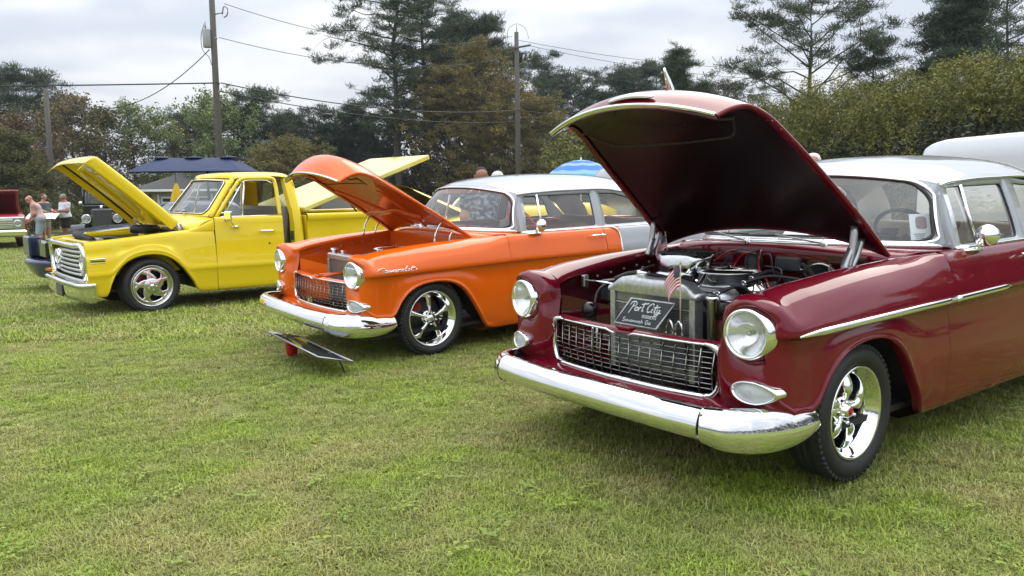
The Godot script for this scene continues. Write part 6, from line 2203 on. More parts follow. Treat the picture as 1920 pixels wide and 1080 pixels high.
	hedge("undergrowth", "dark shady undergrowth at the foot of the bamboo", "shrubs", [[15.6, -6.0, 3.2], [14.2, -14.0, 3.2], [12.8, -20.0, 3.1], [12.5, -26.0, 3.0], [11.5, -32.0, 3.0], [10.8, -37.0, 2.8], [8.0, -40.5, 2.4]], 1.0, "leaf", Color(0.018, 0.026, 0.010), Color(0.050, 0.055, 0.020), 0.75, 24.0)
	hedge("woodland", "dark pine wood closing the view behind the cars", "wood", [[-14.0, -66.0, 6.5], [-10.0, -62.0, 7.5], [-6.0, -62.0, 8.0], [-1.0, -62.0, 7.0], [4.0, -64.0, 6.0], [9.0, -66.0, 7.0], [14.0, -66.0, 7.0], [20.0, -64.0, 6.5], [27.0, -52.0, 7.0]], 2.6, "leaf", Color(0.035, 0.045, 0.022), Color(0.095, 0.10, 0.042), 1.4, 5.0)
	hedge("woodland", "mixed brown and green wood behind the house at left", "wood", [[-60.0, -50.0, 5.0], [-48.0, -58.0, 4.8], [-38.0, -63.0, 4.2], [-30.0, -64.0, 3.5], [-22.0, -66.0, 3.4], [-14.0, -66.0, 3.6]], 2.6, "leaf", Color(0.09, 0.09, 0.035), Color(0.21, 0.175, 0.07), 1.1, 4.6)
	hedge("shrubbery", "dim shrubs under the olive brown trees", "shrubs", [[-9.0, -56.0, 3.4], [-4.0, -56.0, 3.6], [0.0, -55.0, 3.2], [5.0, -52.0, 2.8]], 1.6, "big", Color(0.030, 0.030, 0.012), Color(0.075, 0.065, 0.025), 1.2, 6.0)
	hedge("shrubbery", "green shrubs behind the man in the white shirt", "shrubs", [[-15.2, -29.5, 1.15], [-13.6, -29.8, 1.2]], 0.5, "leaf", Color(0.035, 0.065, 0.012), Color(0.075, 0.115, 0.025), 0.5, 40.0)
	hedge("woodland", "wood across the field behind the camera, mirrored in the chrome", "wood", [[-90.0, 20.0, 7.0], [-70.0, 56.0, 8.0], [-20.0, 72.0, 7.0], [30.0, 70.0, 8.0], [66.0, 40.0, 8.0], [56.0, 0.0, 7.5], [34.0, -20.0, 6.5]], 2.5, "leaf", Color(0.03, 0.04, 0.018), Color(0.08, 0.085, 0.03), 2.2, 1.6)
	# low bank of shrubs that closes the view at far left
	hedge("shrubbery", "olive shrubs at the far left behind the red truck", "shrubs", [[-34.0, -40.0, 3.4], [-27.0, -42.0, 3.6], [-21.5, -45.0, 2.6]], 1.6, "fine", Color(0.05, 0.055, 0.014), Color(0.12, 0.105, 0.03), 1.2, 8.0)

# ---------------------------------------------------------------- poles, wires, house
func wire(a: Vector3, b: Vector3, sag: float, r: float) -> MB:
	var p := PackedVector3Array()
	for i in 25:
		var t := i / 24.0
		p.append(a.lerp(b, t) - Vector3(0, sag * 4.0 * t * (1.0 - t), 0))
	return MB.new().tube(p, r, 5)

func build_structures():
	var wood := textured(0.03, 4, [[0.0, lin(0.06, 0.055, 0.048)], [0.5, lin(0.105, 0.098, 0.086)], [1.0, lin(0.15, 0.14, 0.125)]], 1.5, 0.9, 3.0)
	wood.uv1_scale = Vector3(4.0, 0.4, 4.0)
	var p := thing("utility_pole", "tall wooden utility pole with grey transformer behind the yellow cab", "utility pole", Vector3(-12.85, -0.55, -35), 0.0, "utility poles along the far road")
	mk("pole", MB.new().tube(PackedVector3Array([Vector3(0, 0, 0), Vector3(0.05, 6, 0), Vector3(0.10, 11.2, 0)]), PackedFloat32Array([0.17, 0.14, 0.115]), 12), wood, p)
	var tr := mk("transformer", MB.new().lathe([[0.0, 0.78], [0.14, 0.77], [0.17, 0.72], [0.17, 0.06], [0.15, 0.0], [0.0, 0.0]], 24, Basis(Vector3.RIGHT, -PI / 2), Vector3(-0.16, 8.02, 0.18)), mat(0.30, 0.31, 0.31, 0.5), p)
	mk("bushing", MB.new().tube(V([[-0.19, 8.78, 0.18], [-0.20, 9.06, 0.18]]), 0.035, 8), M.steel, tr)
	mk("drop_wire", MB.new().tube(cr(V([[-0.2, 9.1, 0.18], [-0.40, 8.5, 0.18], [-0.36, 7.9, 0.15], [-0.12, 7.6, 0.1], [-0.05, 7.3, 0.1]]), 5), 0.014, 5), M.black, tr)
	mk("arm", MB.new().tube(V([[0.1, 9.42, 0], [0.55, 9.50, 0.05]]), 0.028, 6), M.steel, p)
	mk("cutout", MB.new().tube(cr(V([[0.52, 9.42, 0.05], [0.62, 9.75, 0.05], [0.74, 9.70, 0.05], [0.70, 9.36, 0.05], [0.58, 9.30, 0.05]]), 4), 0.03, 6), M.steel, p)
	for y in [6.52, 6.18, 8.44]:
		mk("bracket", MB.new().box(Vector3(0.16, y, 0.04), Vector3(0.16, 0.09, 0.09), 0.02), M.steel, p)
	var q := thing("utility_pole", "grey utility pole with crossarm among the olive trees", "utility pole", Vector3(0.47, -0.66, -50), 0.0, "utility poles along the far road")
	mk("pole", MB.new().tube(PackedVector3Array([Vector3(0, 0, 0), Vector3(0, 6, 0), Vector3(-0.02, 11.5, 0)]), PackedFloat32Array([0.19, 0.16, 0.13]), 12), wood, q)
	mk("crossarm", MB.new().box(Vector3(0.0, 10.55, 0.16), Vector3(1.75, 0.11, 0.10), 0.02, Basis(Vector3(0, 0, 1), 0.16)), wood, q)
	mk("spike", MB.new().tube(V([[0, 11.4, 0], [0, 11.95, 0]]), 0.03, 6), M.steel, q)
	mk("jumper", MB.new().tube(cr(V([[-0.6, 11.1, 0], [-0.5, 11.7, 0], [0, 12.0, 0], [0.5, 11.75, 0], [0.75, 11.1, 0]]), 5), 0.012, 5), M.black, q)
	for x in [0.35, 0.62, 0.9]:
		mk("insulator", MB.new().tube(V([[x, 9.55 + x * 0.35, 0.1], [x + 0.08, 10.05 + x * 0.3, 0.1]]), 0.06, 8), M.steel, q)
	mk("insulator_arm", MB.new().tube(V([[0.05, 9.5, 0.1], [1.0, 9.95, 0.1]]), 0.03, 6), M.steel, q)
	var k := thing("utility_pole", "short bare pole at the left above the red truck", "utility pole", Vector3(-26.1, -0.7, -45), 0.0, "utility poles along the far road")
	mk("pole", MB.new().tube(PackedVector3Array([Vector3(0, 0, 0), Vector3(0.03, 4, 0), Vector3(0.1, 7.8, 0)]), PackedFloat32Array([0.17, 0.14, 0.12]), 10), wood, k)
	# wires
	var top := Vector3(-12.75, 0, -35)
	var far_l := Vector3(-46.0, 6.3, -34.0)
	var w := [
		["thick black cable running left from the transformer pole", far_l, Vector3(-12.62, 5.99, -34.9), 0.18, 0.030],
		["upper black cable from the transformer pole past the tall pines", Vector3(-12.55, 5.99, -34.9), Vector3(0.5, 6.1, -49.8), 0.55, 0.026],
		["lower black cable carrying the splice case", Vector3(-12.60, 5.64, -34.9), Vector3(0.5, 5.4, -49.8), 0.5, 0.022],
		["thin wire from the cutout toward the tall pines", Vector3(-12.2, 9.3, -34.9), Vector3(0.2, 10.6, -50.0), 1.0, 0.014],
		["thin wire from the bracket toward the tall pines", Vector3(-12.5, 7.9, -34.9), Vector3(0.3, 9.4, -50.0), 0.9, 0.014],
		["slack service wire drooping left from the transformer", Vector3(-12.95, 7.4, -34.9), Vector3(-25.9, 6.9, -45.0), 1.6, 0.020],
		["topmost wire running right from the crossarm pole", Vector3(0.6, 10.35, -50.0), Vector3(26.0, 10.2, -62.0), 0.7, 0.014],
		["second wire running right from the crossarm pole", Vector3(1.1, 10.05, -50.0), Vector3(26.0, 9.3, -62.0), 0.7, 0.014],
		["lowest wire running right from the crossarm pole", Vector3(0.9, 9.1, -50.0), Vector3(26.0, 8.2, -62.0), 0.8, 0.012],
		["cable continuing right below the crossarm", Vector3(0.5, 6.1, -49.8), Vector3(26.0, 6.2, -62.0), 0.6, 0.022]]
	for e in w:
		tag(mk("overhead_wire", wire(e[1], e[2], e[3], e[4]), M.black), e[0], "wire", "overhead wires on the utility poles")
	var sc := mk("splice_case", MB.new().tube(V([[-0.27, 0, 0], [-0.24, 0.0, 0], [0.24, 0, 0], [0.27, 0, 0]]), PackedFloat32Array([0.05, 0.11, 0.11, 0.05]), 10), M.black)
	sc.position = Vector3(-8.9, 4.93, -38.95)
	sc.rotation.y = 0.8
	tag(sc, "black splice case hanging on the lower cable", "splice case")
	house()

func house():
	var roof_m := textured(0.09, 4, [[0.0, lin(0.055, 0.052, 0.050)], [1.0, lin(0.12, 0.115, 0.11)]], 1.5, 0.95, 3.0)
	var wall_m := mat(0.36, 0.34, 0.31, 0.85)
	var h := thing("house", "low house with grey hipped roof and pale garage door", "house", Vector3(-19.6, -0.72, -47.5), 0.12)
	mk("wall", MB.new().box(Vector3(0, 1.05, -3.0), Vector3(5.6, 2.1, 6.0)), wall_m, h)
	mk("wall", MB.new().box(Vector3(5.2, 1.3, -8.2), Vector3(11.0, 2.6, 5.6)), wall_m, h)
	var hip := func(x0: float, x1: float, z0: float, z1: float, y0: float, y1: float, gx0: float, gx1: float) -> MB:
		var b := MB.new().flat()
		var zc := (z0 + z1) * 0.5
		var a := Vector3(x0, y0, z1)
		var c := Vector3(x1, y0, z1)
		var d := Vector3(x1, y0, z0)
		var e := Vector3(x0, y0, z0)
		var r0 := Vector3(gx0, y1, zc)
		var r1 := Vector3(gx1, y1, zc)
		b.quad(a, c, r1, r0)
		b.quad(d, e, r0, r1)
		b.tri(c, d, r1)
		b.tri(e, a, r0)
		b.quad(a, e, d, c)
		return b
	mk("roof", hip.call(-3.2, 3.2, -6.6, 0.5, 2.14, 3.35, -0.6, 0.6), roof_m, h)
	var rf := mk("roof", hip.call(-1.0, 11.4, -11.6, -4.9, 2.65, 3.95, 1.8, 8.6), roof_m, h)
	mk("chimney", MB.new().box(Vector3(2.6, 3.95, -8.2), Vector3(0.62, 0.8, 0.62), 0.02), mat(0.34, 0.31, 0.28, 0.9), rf)
	mk("chimney_cap", MB.new().box(Vector3(2.6, 4.40, -8.2), Vector3(0.74, 0.08, 0.74), 0.02), mat(0.42, 0.40, 0.37, 0.9), rf)
	mk("gutter", MB.new().box(Vector3(0, 2.10, 0.52), Vector3(6.5, 0.13, 0.10), 0.02), M.white, h)
	var g := Node3D.new()
	g.name = "garage_door"
	h.add_child(g, true)
	for i in 4:
		for j in 4:
			mk("door_panel", MB.new().box(Vector3(-1.05 + j * 0.70, 0.22 + i * 0.44, 0.03), Vector3(0.66, 0.41, 0.05), 0.02), M.white, g)
			if i == 3:
				mk("door_pane", MB.new().box(Vector3(-1.05 + j * 0.70, 0.22 + i * 0.44, 0.062), Vector3(0.50, 0.20, 0.01), 0.003), M.ink, g)
	for x in [-1.55, 1.55]:
		mk("door_trim", MB.new().box(Vector3(x, 0.95, 0.03), Vector3(0.10, 1.9, 0.07), 0.01), M.white, g)
	mk("window", MB.new().box(Vector3(6.0, 1.5, -5.37), Vector3(1.2, 1.0, 0.06), 0.01), M.ink, h)
	mk("wall_lamp", MB.new().box(Vector3(-2.0, 1.75, 0.06), Vector3(0.12, 0.22, 0.12), 0.02), M.black, h)

# ---------------------------------------------------------------- plainer vehicles farther off
func wheel_plain(root: Node3D, at: Vector3, s: float, r: float, rim: Material):
	var w := Node3D.new()
	w.name = "wheel"
	root.add_child(w, true)
	w.position = at
	var b := Basis(Vector3(0, 0, -1) * s, Vector3.UP, Vector3.RIGHT * s)
	mk("tyre", MB.new().lathe([[r * 0.66, 0.10], [r * 0.8, 0.115], [r * 0.96, 0.10], [r, 0.06], [r, -0.08], [r * 0.7, -0.11]], 32, b), M.rubber, w)
	mk("rim", MB.new().lathe([[0.0, 0.07], [r * 0.18, 0.07], [r * 0.22, 0.04], [r * 0.55, 0.05], [r * 0.64, 0.105], [r * 0.68, 0.10]], 28, b), rim, w)

func hull(stations: Array) -> Array:
	# stations of [z, half width, sill, mid height, shoulder, deck]
	var rows := []
	for q in stations:
		var z: float = q[0]
		var w: float = q[1]
		var y0: float = q[2]
		var y1: float = q[3]
		var y2: float = q[4]
		var y3: float = q[5]
		rows.append(both(V([[0, y3, z], [w * 0.5, y3 - 0.004, z], [w * 0.82, lerpf(y3, y2, 0.35), z], [w * 0.95, y2, z], [w, lerpf(y2, y1, 0.5), z], [w, y1, z], [w * 0.985, lerpf(y1, y0, 0.6), z], [w * 0.95, y0, z], [w * 0.7, y0 - 0.02, z]])))
	return net(rows, 4, 2)

func plain_car(called: String, label: String, category: String, at: Vector3, turn: float, c: Dictionary) -> Node3D:
	var root := thing(called, label, category, at, turn)
	var st: Array = c.hull
	var g := hull(st)
	var b := MB.new().grid(g)
	b.fan(g[0])
	b.fan(g[g.size() - 1])
	mk("body", b, c.paint, root)
	if c.has("cab"):
		var k: Dictionary = c.cab   # zf/zr at the belt, tf/tr at the roof, widths, heights
		var rows := []
		for q in [[k.tf + 0.02, 0.0, -0.05], [k.tf - 0.06, 0.5, -0.012], [lerpf(k.tf, k.tr, 0.35), 1.0, 0.0], [lerpf(k.tf, k.tr, 0.7), 1.0, 0.0], [k.tr + 0.06, 0.5, -0.02], [k.tr - 0.02, 0.0, -0.07]]:
			var y: float = k.roof + q[2]
			rows.append(both(V([[0, y, q[0]], [k.wt * 0.6, y - 0.015, q[0]], [k.wt * 0.9, y - 0.045, q[0]], [k.wt, y - 0.10, q[0]]])))
		mk("roof", MB.new().grid(net(rows, 3, 3)), c.get("roof", c.paint), root)
		var y0: float = k.belt
		var y1: float = k.roof - 0.09
		for s: float in [1.0, -1.0]:
			mk("side_glass", MB.new().grid([V([[k.wb * s, y0, k.zf - 0.05], [k.wb * s, y0, k.zr + 0.05]]), V([[k.wt * s, y1, k.tf - 0.03], [k.wt * s, y1, k.tr + 0.03]])]), M.tint, root)
			for z in [[k.zf, k.tf], [(k.zf + k.zr) * 0.5, (k.tf + k.tr) * 0.5], [k.zr, k.tr]]:
				mk("pillar", MB.new().tube(V([[k.wb * s, y0 - 0.03, z[0]], [k.wt * s, y1 + 0.01, z[1]]]), 0.032, 8), c.get("roof", c.paint), root)
		mk("windscreen", MB.new().grid(net([V([[-k.wb, y0, k.zf], [0, y0, k.zf + 0.14], [k.wb, y0, k.zf]]), V([[-k.wt, y1, k.tf], [0, y1 + 0.06, k.tf + 0.08], [k.wt, y1, k.tf]])], 2, 5)), M.tint, root)
		mk("rear_screen", MB.new().grid(net([V([[-k.wb, y0, k.zr], [0, y0, k.zr - 0.10], [k.wb, y0, k.zr]]), V([[-k.wt, y1, k.tr], [0, y1 + 0.05, k.tr - 0.05], [k.wt, y1, k.tr]])], 2, 5)), M.tint, root)
	for z in c.axles:
		for s: float in [1.0, -1.0]:
			wheel_plain(root, Vector3(c.track * s, c.r, z), s, c.r, M.chrome)
	return root

func far_vehicles():
	# white box trailer behind the red car
	var th := 0.630 - PI / 2
	var van := plain_car("box_trailer", "plain white box trailer with rounded corners behind the dark red car", "trailer", Vector3(6.52, 0.0, -11.37), -2.76, {"paint": paint(0.55, 0.57, 0.6), "track": 0.86, "r": 0.34, "axles": [-1.9, -2.7],
		"hull": [[0.0, 0.85, 0.45, 0.8, 1.52, 1.62], [-0.04, 0.94, 0.40, 0.8, 1.70, 1.80], [-0.12, 0.98, 0.38, 0.8, 1.82, 1.90], [-0.28, 0.99, 0.36, 0.8, 1.88, 1.95], [-0.8, 0.99, 0.36, 0.8, 1.90, 1.98], [-2.4, 0.99, 0.36, 0.8, 1.91, 2.0], [-4.3, 0.99, 0.36, 0.8, 1.90, 1.98], [-4.4, 0.96, 0.40, 0.8, 1.86, 1.94]]})
	mk("draw_bar", MB.new().tube(V([[0.5, 0.46, 0.0], [0, 0.46, 1.1], [-0.5, 0.46, 0.0]]), 0.035, 8), M.dark_steel, van)
	mk("roof_vent", MB.new().box(Vector3(0.72, 1.99, -1.55), Vector3(0.2, 0.10, 0.24), 0.03), M.polished, van)
	for s: float in [1.0, -1.0]:
		mk("trim_strip", MB.new().tube(V([[0.996 * s, 0.46, -0.25], [0.996 * s, 0.46, -4.25]]), 0.018, 6), M.polished, van)
	# white caravan whose rounded top shows beyond the orange roof
	plain_car("caravan", "white caravan, only its rounded top showing past the orange roof", "caravan", Vector3(2.02, -0.2, -14.7), th, {"paint": M.white_paint, "track": 0.74, "r": 0.30, "axles": [-1.6],
		"hull": [[0.0, 0.70, 0.45, 0.8, 1.40, 1.50], [-0.04, 0.84, 0.38, 0.8, 1.60, 1.72], [-0.16, 0.92, 0.36, 0.8, 1.76, 1.88], [-0.40, 0.96, 0.34, 0.8, 1.88, 1.98], [-1.4, 0.97, 0.34, 0.8, 1.94, 2.04], [-2.8, 0.97, 0.34, 0.8, 1.88, 1.98], [-3.1, 0.86, 0.42, 0.8, 1.70, 1.82]]})
	# yellow convertible with its hood up
	var yc := plain_car("convertible_car", "bright yellow open car with black lined raised hood behind the orange car", "car", Vector3(-1.55, -0.2, -12.9), 0.66 - PI / 2, {"paint": M.yellow_paint, "track": 0.74, "r": 0.32, "axles": [0.0, -2.8],
		"hull": [[0.78, 0.74, 0.34, 0.5, 0.72, 0.78], [0.6, 0.88, 0.26, 0.5, 0.86, 0.92], [-0.1, 0.92, 0.24, 0.6, 1.04, 1.09], [-1.0, 0.94, 0.24, 0.6, 1.16, 1.21], [-2.2, 0.94, 0.24, 0.62, 1.22, 1.27], [-3.4, 0.92, 0.26, 0.65, 1.22, 1.27], [-3.9, 0.80, 0.40, 0.65, 1.10, 1.16]]})
	var yh := Transform3D(Basis(Vector3.RIGHT, -0.40), Vector3(0, 1.06, -0.75))
	var hrows := []
	for z in [0.0, 0.5, 1.0, 1.28, 1.36]:
		hrows.append(both(V([[0, 0.07 - 0.03 * z, z], [0.45, 0.06 - 0.03 * z, z], [0.74, 0.01 - 0.03 * z, z * 0.99], [0.78, -0.05, z * 0.98]])))
	var yhood := mk("hood", MB.new().at(yh).grid(net(hrows, 3, 3)), M.yellow_paint, yc)
	mk("hood_liner", MB.new().at(yh).box(Vector3(0, -0.035, 0.66), Vector3(1.46, 0.03, 1.24), 0.01), M.black, yhood)
	mk("engine_bay", MB.new().box(Vector3(0, 1.02, -0.05), Vector3(1.3, 0.10, 1.1), 0.02), M.black, yc)
	mk("screen_frame", MB.new().tube(cr(V([[-0.76, 1.06, -1.05], [-0.70, 1.36, -1.30], [-0.60, 1.42, -1.34], [0.60, 1.42, -1.34], [0.70, 1.36, -1.30], [0.76, 1.06, -1.05]]), 4), 0.018, 8), M.chrome, yc)
	mk("windscreen", MB.new().grid([V([[-0.74, 1.08, -1.06], [0.74, 1.08, -1.06]]), V([[-0.66, 1.40, -1.33], [0.66, 1.40, -1.33]])]), M.glass, yc)
	mk("seat", MB.new().box(Vector3(0, 1.22, -2.2), Vector3(1.4, 0.3, 0.3), 0.08), M.black, yc)
	# navy car on the pickup's far side
	var nv := plain_car("sedan_car", "dark navy car, its nose poking out beyond the yellow pickup's grille", "car", Vector3(-7.76, -0.27, -13.5), 0.72 - PI / 2, {"paint": M.navy, "track": 0.76, "r": 0.33, "axles": [-0.45, -3.2],
		"hull": [[0.25, 0.74, 0.30, 0.4, 0.60, 0.66], [0.15, 0.90, 0.26, 0.45, 0.74, 0.80], [-0.3, 0.94, 0.24, 0.6, 0.88, 0.95], [-1.1, 0.96, 0.24, 0.6, 0.98, 1.04], [-3.0, 0.96, 0.24, 0.6, 1.0, 1.05], [-3.9, 0.92, 0.26, 0.6, 0.98, 1.02], [-4.3, 0.84, 0.40, 0.6, 0.9, 0.94]],
		"cab": {"zf": -1.35, "tf": -1.95, "tr": -2.9, "zr": -3.5, "wb": 0.80, "wt": 0.66, "belt": 1.02, "roof": 1.46}})
	var bp := []
	for x in [-0.97, -0.9, -0.5, 0.0, 0.5, 0.9, 0.97]:
		var z: float = 0.55 - 0.25 * x * x
		bp.append(PackedVector3Array([Vector3(x, 0.52, z - 0.34), Vector3(x, 0.52, z - 0.02), Vector3(x, 0.49, z), Vector3(x * 0.97, 0.36, z - 0.05), Vector3(x * 0.9, 0.22, z - 0.16), Vector3(x * 0.9, 0.20, z - 0.4)]))
	mk("front_bumper", MB.new().grid(net(bp, 3, 3)), M.navy, nv)
	mk("grille", MB.new().box(Vector3(0, 0.70, 0.30), Vector3(1.5, 0.30, 0.16), 0.04), M.gloss_black, nv)
	mk("grille_shell", MB.new().box(Vector3(-0.40, 0.72, 0.36), Vector3(0.52, 0.36, 0.20), 0.03), M.navy, nv)
	for s: float in [1.0, -1.0]:
		mk("turn_signal", MB.new().box(Vector3(0.78 * s, 0.40, 0.36), Vector3(0.26, 0.07, 0.08), 0.02), M.amber, nv)
	# red pickup at the left border
	var rt := plain_car("pickup_truck", "dark red pickup with raised hood at the left border", "pickup", Vector3(-17.0, -0.41, -25.6), 0.57, {"paint": paint(0.25, 0.004, 0.012, 0.3), "track": 0.80, "r": 0.36, "axles": [0.0, -2.9],
		"hull": [[0.78, 0.90, 0.40, 0.6, 0.98, 1.0], [0.72, 0.98, 0.34, 0.6, 1.02, 1.06], [-0.3, 1.0, 0.32, 0.6, 1.06, 1.10], [-0.9, 1.0, 0.32, 0.6, 1.12, 1.16], [-3.6, 1.0, 0.34, 0.6, 1.12, 1.16], [-3.9, 0.98, 0.4, 0.6, 1.10, 1.14]],
		"cab": {"zf": -0.85, "tf": -1.2, "tr": -1.9, "zr": -2.05, "wb": 0.90, "wt": 0.74, "belt": 1.14, "roof": 1.76}})
	mk("hood", MB.new().box(Vector3(0, 1.46, 0.0), Vector3(1.72, 0.07, 1.34), 0.02, Basis(Vector3.RIGHT, -0.62)), paint(0.25, 0.004, 0.012, 0.3), rt)
	mk("hood_underside", MB.new().box(Vector3(0, 1.41, 0.03), Vector3(1.60, 0.03, 1.24), 0.01, Basis(Vector3.RIGHT, -0.62)), M.red_dark, rt)
	var g := Node3D.new()
	g.name = "grille"
	rt.add_child(g, true)
	mk("grille_shell", MB.new().box(Vector3(0, 0.80, 0.80), Vector3(1.94, 0.40, 0.08), 0.03), M.polished, g)
	for i in 4:
		mk("grille_bar", MB.new().box(Vector3(0, 0.68 + i * 0.075, 0.845), Vector3(1.30, 0.03, 0.03), 0.008), M.chrome, g)
	for s: float in [1.0, -1.0]:
		headlight(rt, Vector3(0.78 * s, 0.80, 0.85), 0.09)
	mk("front_bumper", MB.new().box(Vector3(0, 0.48, 0.92), Vector3(2.02, 0.22, 0.14), 0.05), M.chrome, rt)
	# black vintage car
	var bk := thing("vintage_car", "upright black vintage car with round chrome lamps beyond the pickup's hood", "vintage car", Vector3(-12.55, -0.42, -24.3), 0.35)
	mk("cab", MB.new().box(Vector3(0, 1.05, -1.15), Vector3(1.36, 0.75, 1.35), 0.08), M.gloss_black, bk)
	mk("roof", MB.new().box(Vector3(0, 1.86, -1.2), Vector3(1.34, 0.14, 1.4), 0.06), mat(0.10, 0.10, 0.095, 0.9), bk)
	for s: float in [1.0, -1.0]:
		for z in [-0.52, -1.2, -1.8]:
			mk("pillar", MB.new().tube(V([[0.64 * s, 1.40, z], [0.62 * s, 1.82, z - 0.02]]), 0.035, 8), M.gloss_black, bk)
		mk("front_fender", MB.new().grid(net([V([[0.50 * s, 0.45, 0.75], [0.88 * s, 0.43, 0.75]]), V([[0.50 * s, 0.74, 0.50], [0.88 * s, 0.72, 0.50]]), V([[0.50 * s, 0.82, 0.22], [0.90 * s, 0.80, 0.22]]), V([[0.50 * s, 0.68, -0.14], [0.90 * s, 0.66, -0.14]]), V([[0.50 * s, 0.38, -0.50], [0.90 * s, 0.36, -0.50]]), V([[0.50 * s, 0.36, -1.2], [0.88 * s, 0.34, -1.2]])], 4, 3)), M.gloss_black, bk)
		mk("rear_fender", MB.new().grid(net([V([[0.62 * s, 0.40, -1.2], [0.92 * s, 0.38, -1.2]]), V([[0.62 * s, 0.78, -1.5], [0.92 * s, 0.76, -1.5]]), V([[0.62 * s, 0.80, -1.95], [0.92 * s, 0.78, -1.95]]), V([[0.62 * s, 0.45, -2.3], [0.92 * s, 0.43, -2.3]])], 4, 3)), M.gloss_black, bk)
		headlight(bk, Vector3(0.42 * s, 0.98, 0.62), 0.115)
		wheel_plain(bk, Vector3(0.70 * s, 0.38, 0.25), s, 0.38, M.black)
		wheel_plain(bk, Vector3(0.74 * s, 0.38, -1.75), s, 0.38, M.black)
		mk("cowl_lamp", MB.new().lathe([[0.0, 0.06], [0.05, 0.05], [0.06, 0.0], [0.03, -0.06]], 14, Basis(), Vector3(0.70 * s, 1.44, -0.42)), M.chrome, bk)
	mk("hood", MB.new().box(Vector3(0, 0.95, 0.05), Vector3(0.66, 0.52, 1.05), 0.10), M.gloss_black, bk)
	mk("radiator_shell", MB.new().box(Vector3(0, 0.95, 0.60), Vector3(0.58, 0.66, 0.10), 0.05), M.dark_steel, bk)
	mk("radiator_cap", MB.new().lathe([[0.0, 0.10], [0.04, 0.09], [0.03, 0.0]], 12, Basis(Vector3.RIGHT, -PI / 2), Vector3(0, 1.28, 0.60)), M.chrome, bk)
	mk("windscreen", MB.new().grid([V([[-0.60, 1.42, -0.50], [0.60, 1.42, -0.50]]), V([[-0.58, 1.80, -0.54], [0.58, 1.80, -0.54]])]), M.glass, bk)
	mk("front_axle", MB.new().tube(V([[-0.68, 0.40, 0.45], [0.68, 0.40, 0.45]]), 0.03, 8), M.black, bk)
	mk("running_board", MB.new().box(Vector3(0.76, 0.36, -0.9), Vector3(0.26, 0.03, 0.9), 0.01), M.black, bk)

func V_rows(a: Array, b: Array) -> Array:
	return net([V(a), V(b)], 1, 4)

# ---------------------------------------------------------------- people
func blob(bones: Array, cell: float, k: float, mb: MB, clip = null) -> MB:
	# joins tapered capsules [a, b, ra, rb] smoothly and meshes the surface
	var lo := Vector3.ONE * 1e9
	var hi := -lo
	for q in bones:
		for e in 2:
			var r: float = q[2 + e] + 0.04 + cell * 2.0
			lo = lo.min(q[e] - Vector3.ONE * r)
			hi = hi.max(q[e] + Vector3.ONE * r)
	var nx := int((hi.x - lo.x) / cell) + 2
	var ny := int((hi.y - lo.y) / cell) + 2
	var nz := int((hi.z - lo.z) / cell) + 2
	var f := PackedFloat32Array()
	f.resize(nx * ny * nz)
	for q in bones:
		var a: Vector3 = q[0]
		var b: Vector3 = q[1]
		var ra: float = q[2]
		var rb: float = q[3]
		var m := maxf(ra, rb) + 0.04 + cell * 2.0
		var l := ((a.min(b) - Vector3.ONE * m - lo) / cell).floor().max(Vector3.ZERO)
		var h := ((a.max(b) + Vector3.ONE * m - lo) / cell).ceil().min(Vector3(nx - 1, ny - 1, nz - 1))
		var d := b - a
		var dd := maxf(d.length_squared(), 1e-8)
		for z in range(int(l.z), int(h.z) + 1):
			for y in range(int(l.y), int(h.y) + 1):
				var base := (z * ny + y) * nx
				for x in range(int(l.x), int(h.x) + 1):
					var p := lo + Vector3(x, y, z) * cell - a
					var t := clampf(p.dot(d) / dd, 0.0, 1.0)
					f[base + x] += exp(-k * ((p - d * t).length() - lerpf(ra, rb, t)))
	for i in f.size():
		f[i] = -log(maxf(f[i], 1e-20)) / k
	if clip != null:
		for z in nz:
			for y in ny:
				for x in nx:
					var i := (z * ny + y) * nx + x
					f[i] = maxf(f[i], clip.call(lo + Vector3(x, y, z) * cell))
	var vert := {}
	var off := [0, 1, nx, nx + 1, nx * ny, nx * ny + 1, nx * ny + nx, nx * ny + nx + 1]
	var cp := [Vector3(0, 0, 0), Vector3(1, 0, 0), Vector3(0, 1, 0), Vector3(1, 1, 0), Vector3(0, 0, 1), Vector3(1, 0, 1), Vector3(0, 1, 1), Vector3(1, 1, 1)]
	var eds := [[0, 1], [2, 3], [4, 5], [6, 7], [0, 2], [1, 3], [4, 6], [5, 7], [0, 4], [1, 5], [2, 6], [3, 7]]
	for z in nz - 1:
		for y in ny - 1:
			for x in nx - 1:
				var i := (z * ny + y) * nx + x
				var ins := 0
				for c in 8:
					if f[i + off[c]] < 0.0:
						ins += 1
				if ins == 0 or ins == 8:
					continue
				var s := Vector3.ZERO
				var n := 0
				for e in eds:
					var v0 := f[i + off[e[0]]]
					var v1 := f[i + off[e[1]]]
					if (v0 < 0.0) != (v1 < 0.0):
						s += cp[e[0]].lerp(cp[e[1]], v0 / (v0 - v1))
						n += 1
				vert[i] = lo + (Vector3(x, y, z) + s / n) * cell
	for i in vert:
		for ax in 3:
			var st: int = [1, nx, nx * ny][ax]
			var s1: int = [nx, nx * ny, 1][ax]
			var s2: int = [nx * ny, 1, nx][ax]
			var inside: bool = f[i] < 0.0
			if inside == (f[i + st] < 0.0):
				continue
			if not (vert.has(i - s1) and vert.has(i - s2) and vert.has(i - s1 - s2)):
				continue
			if inside:
				mb.quad(vert[i], vert[i - s2], vert[i - s1 - s2], vert[i - s1])
			else:
				mb.quad(vert[i], vert[i - s1], vert[i - s1 - s2], vert[i - s2])
	return mb

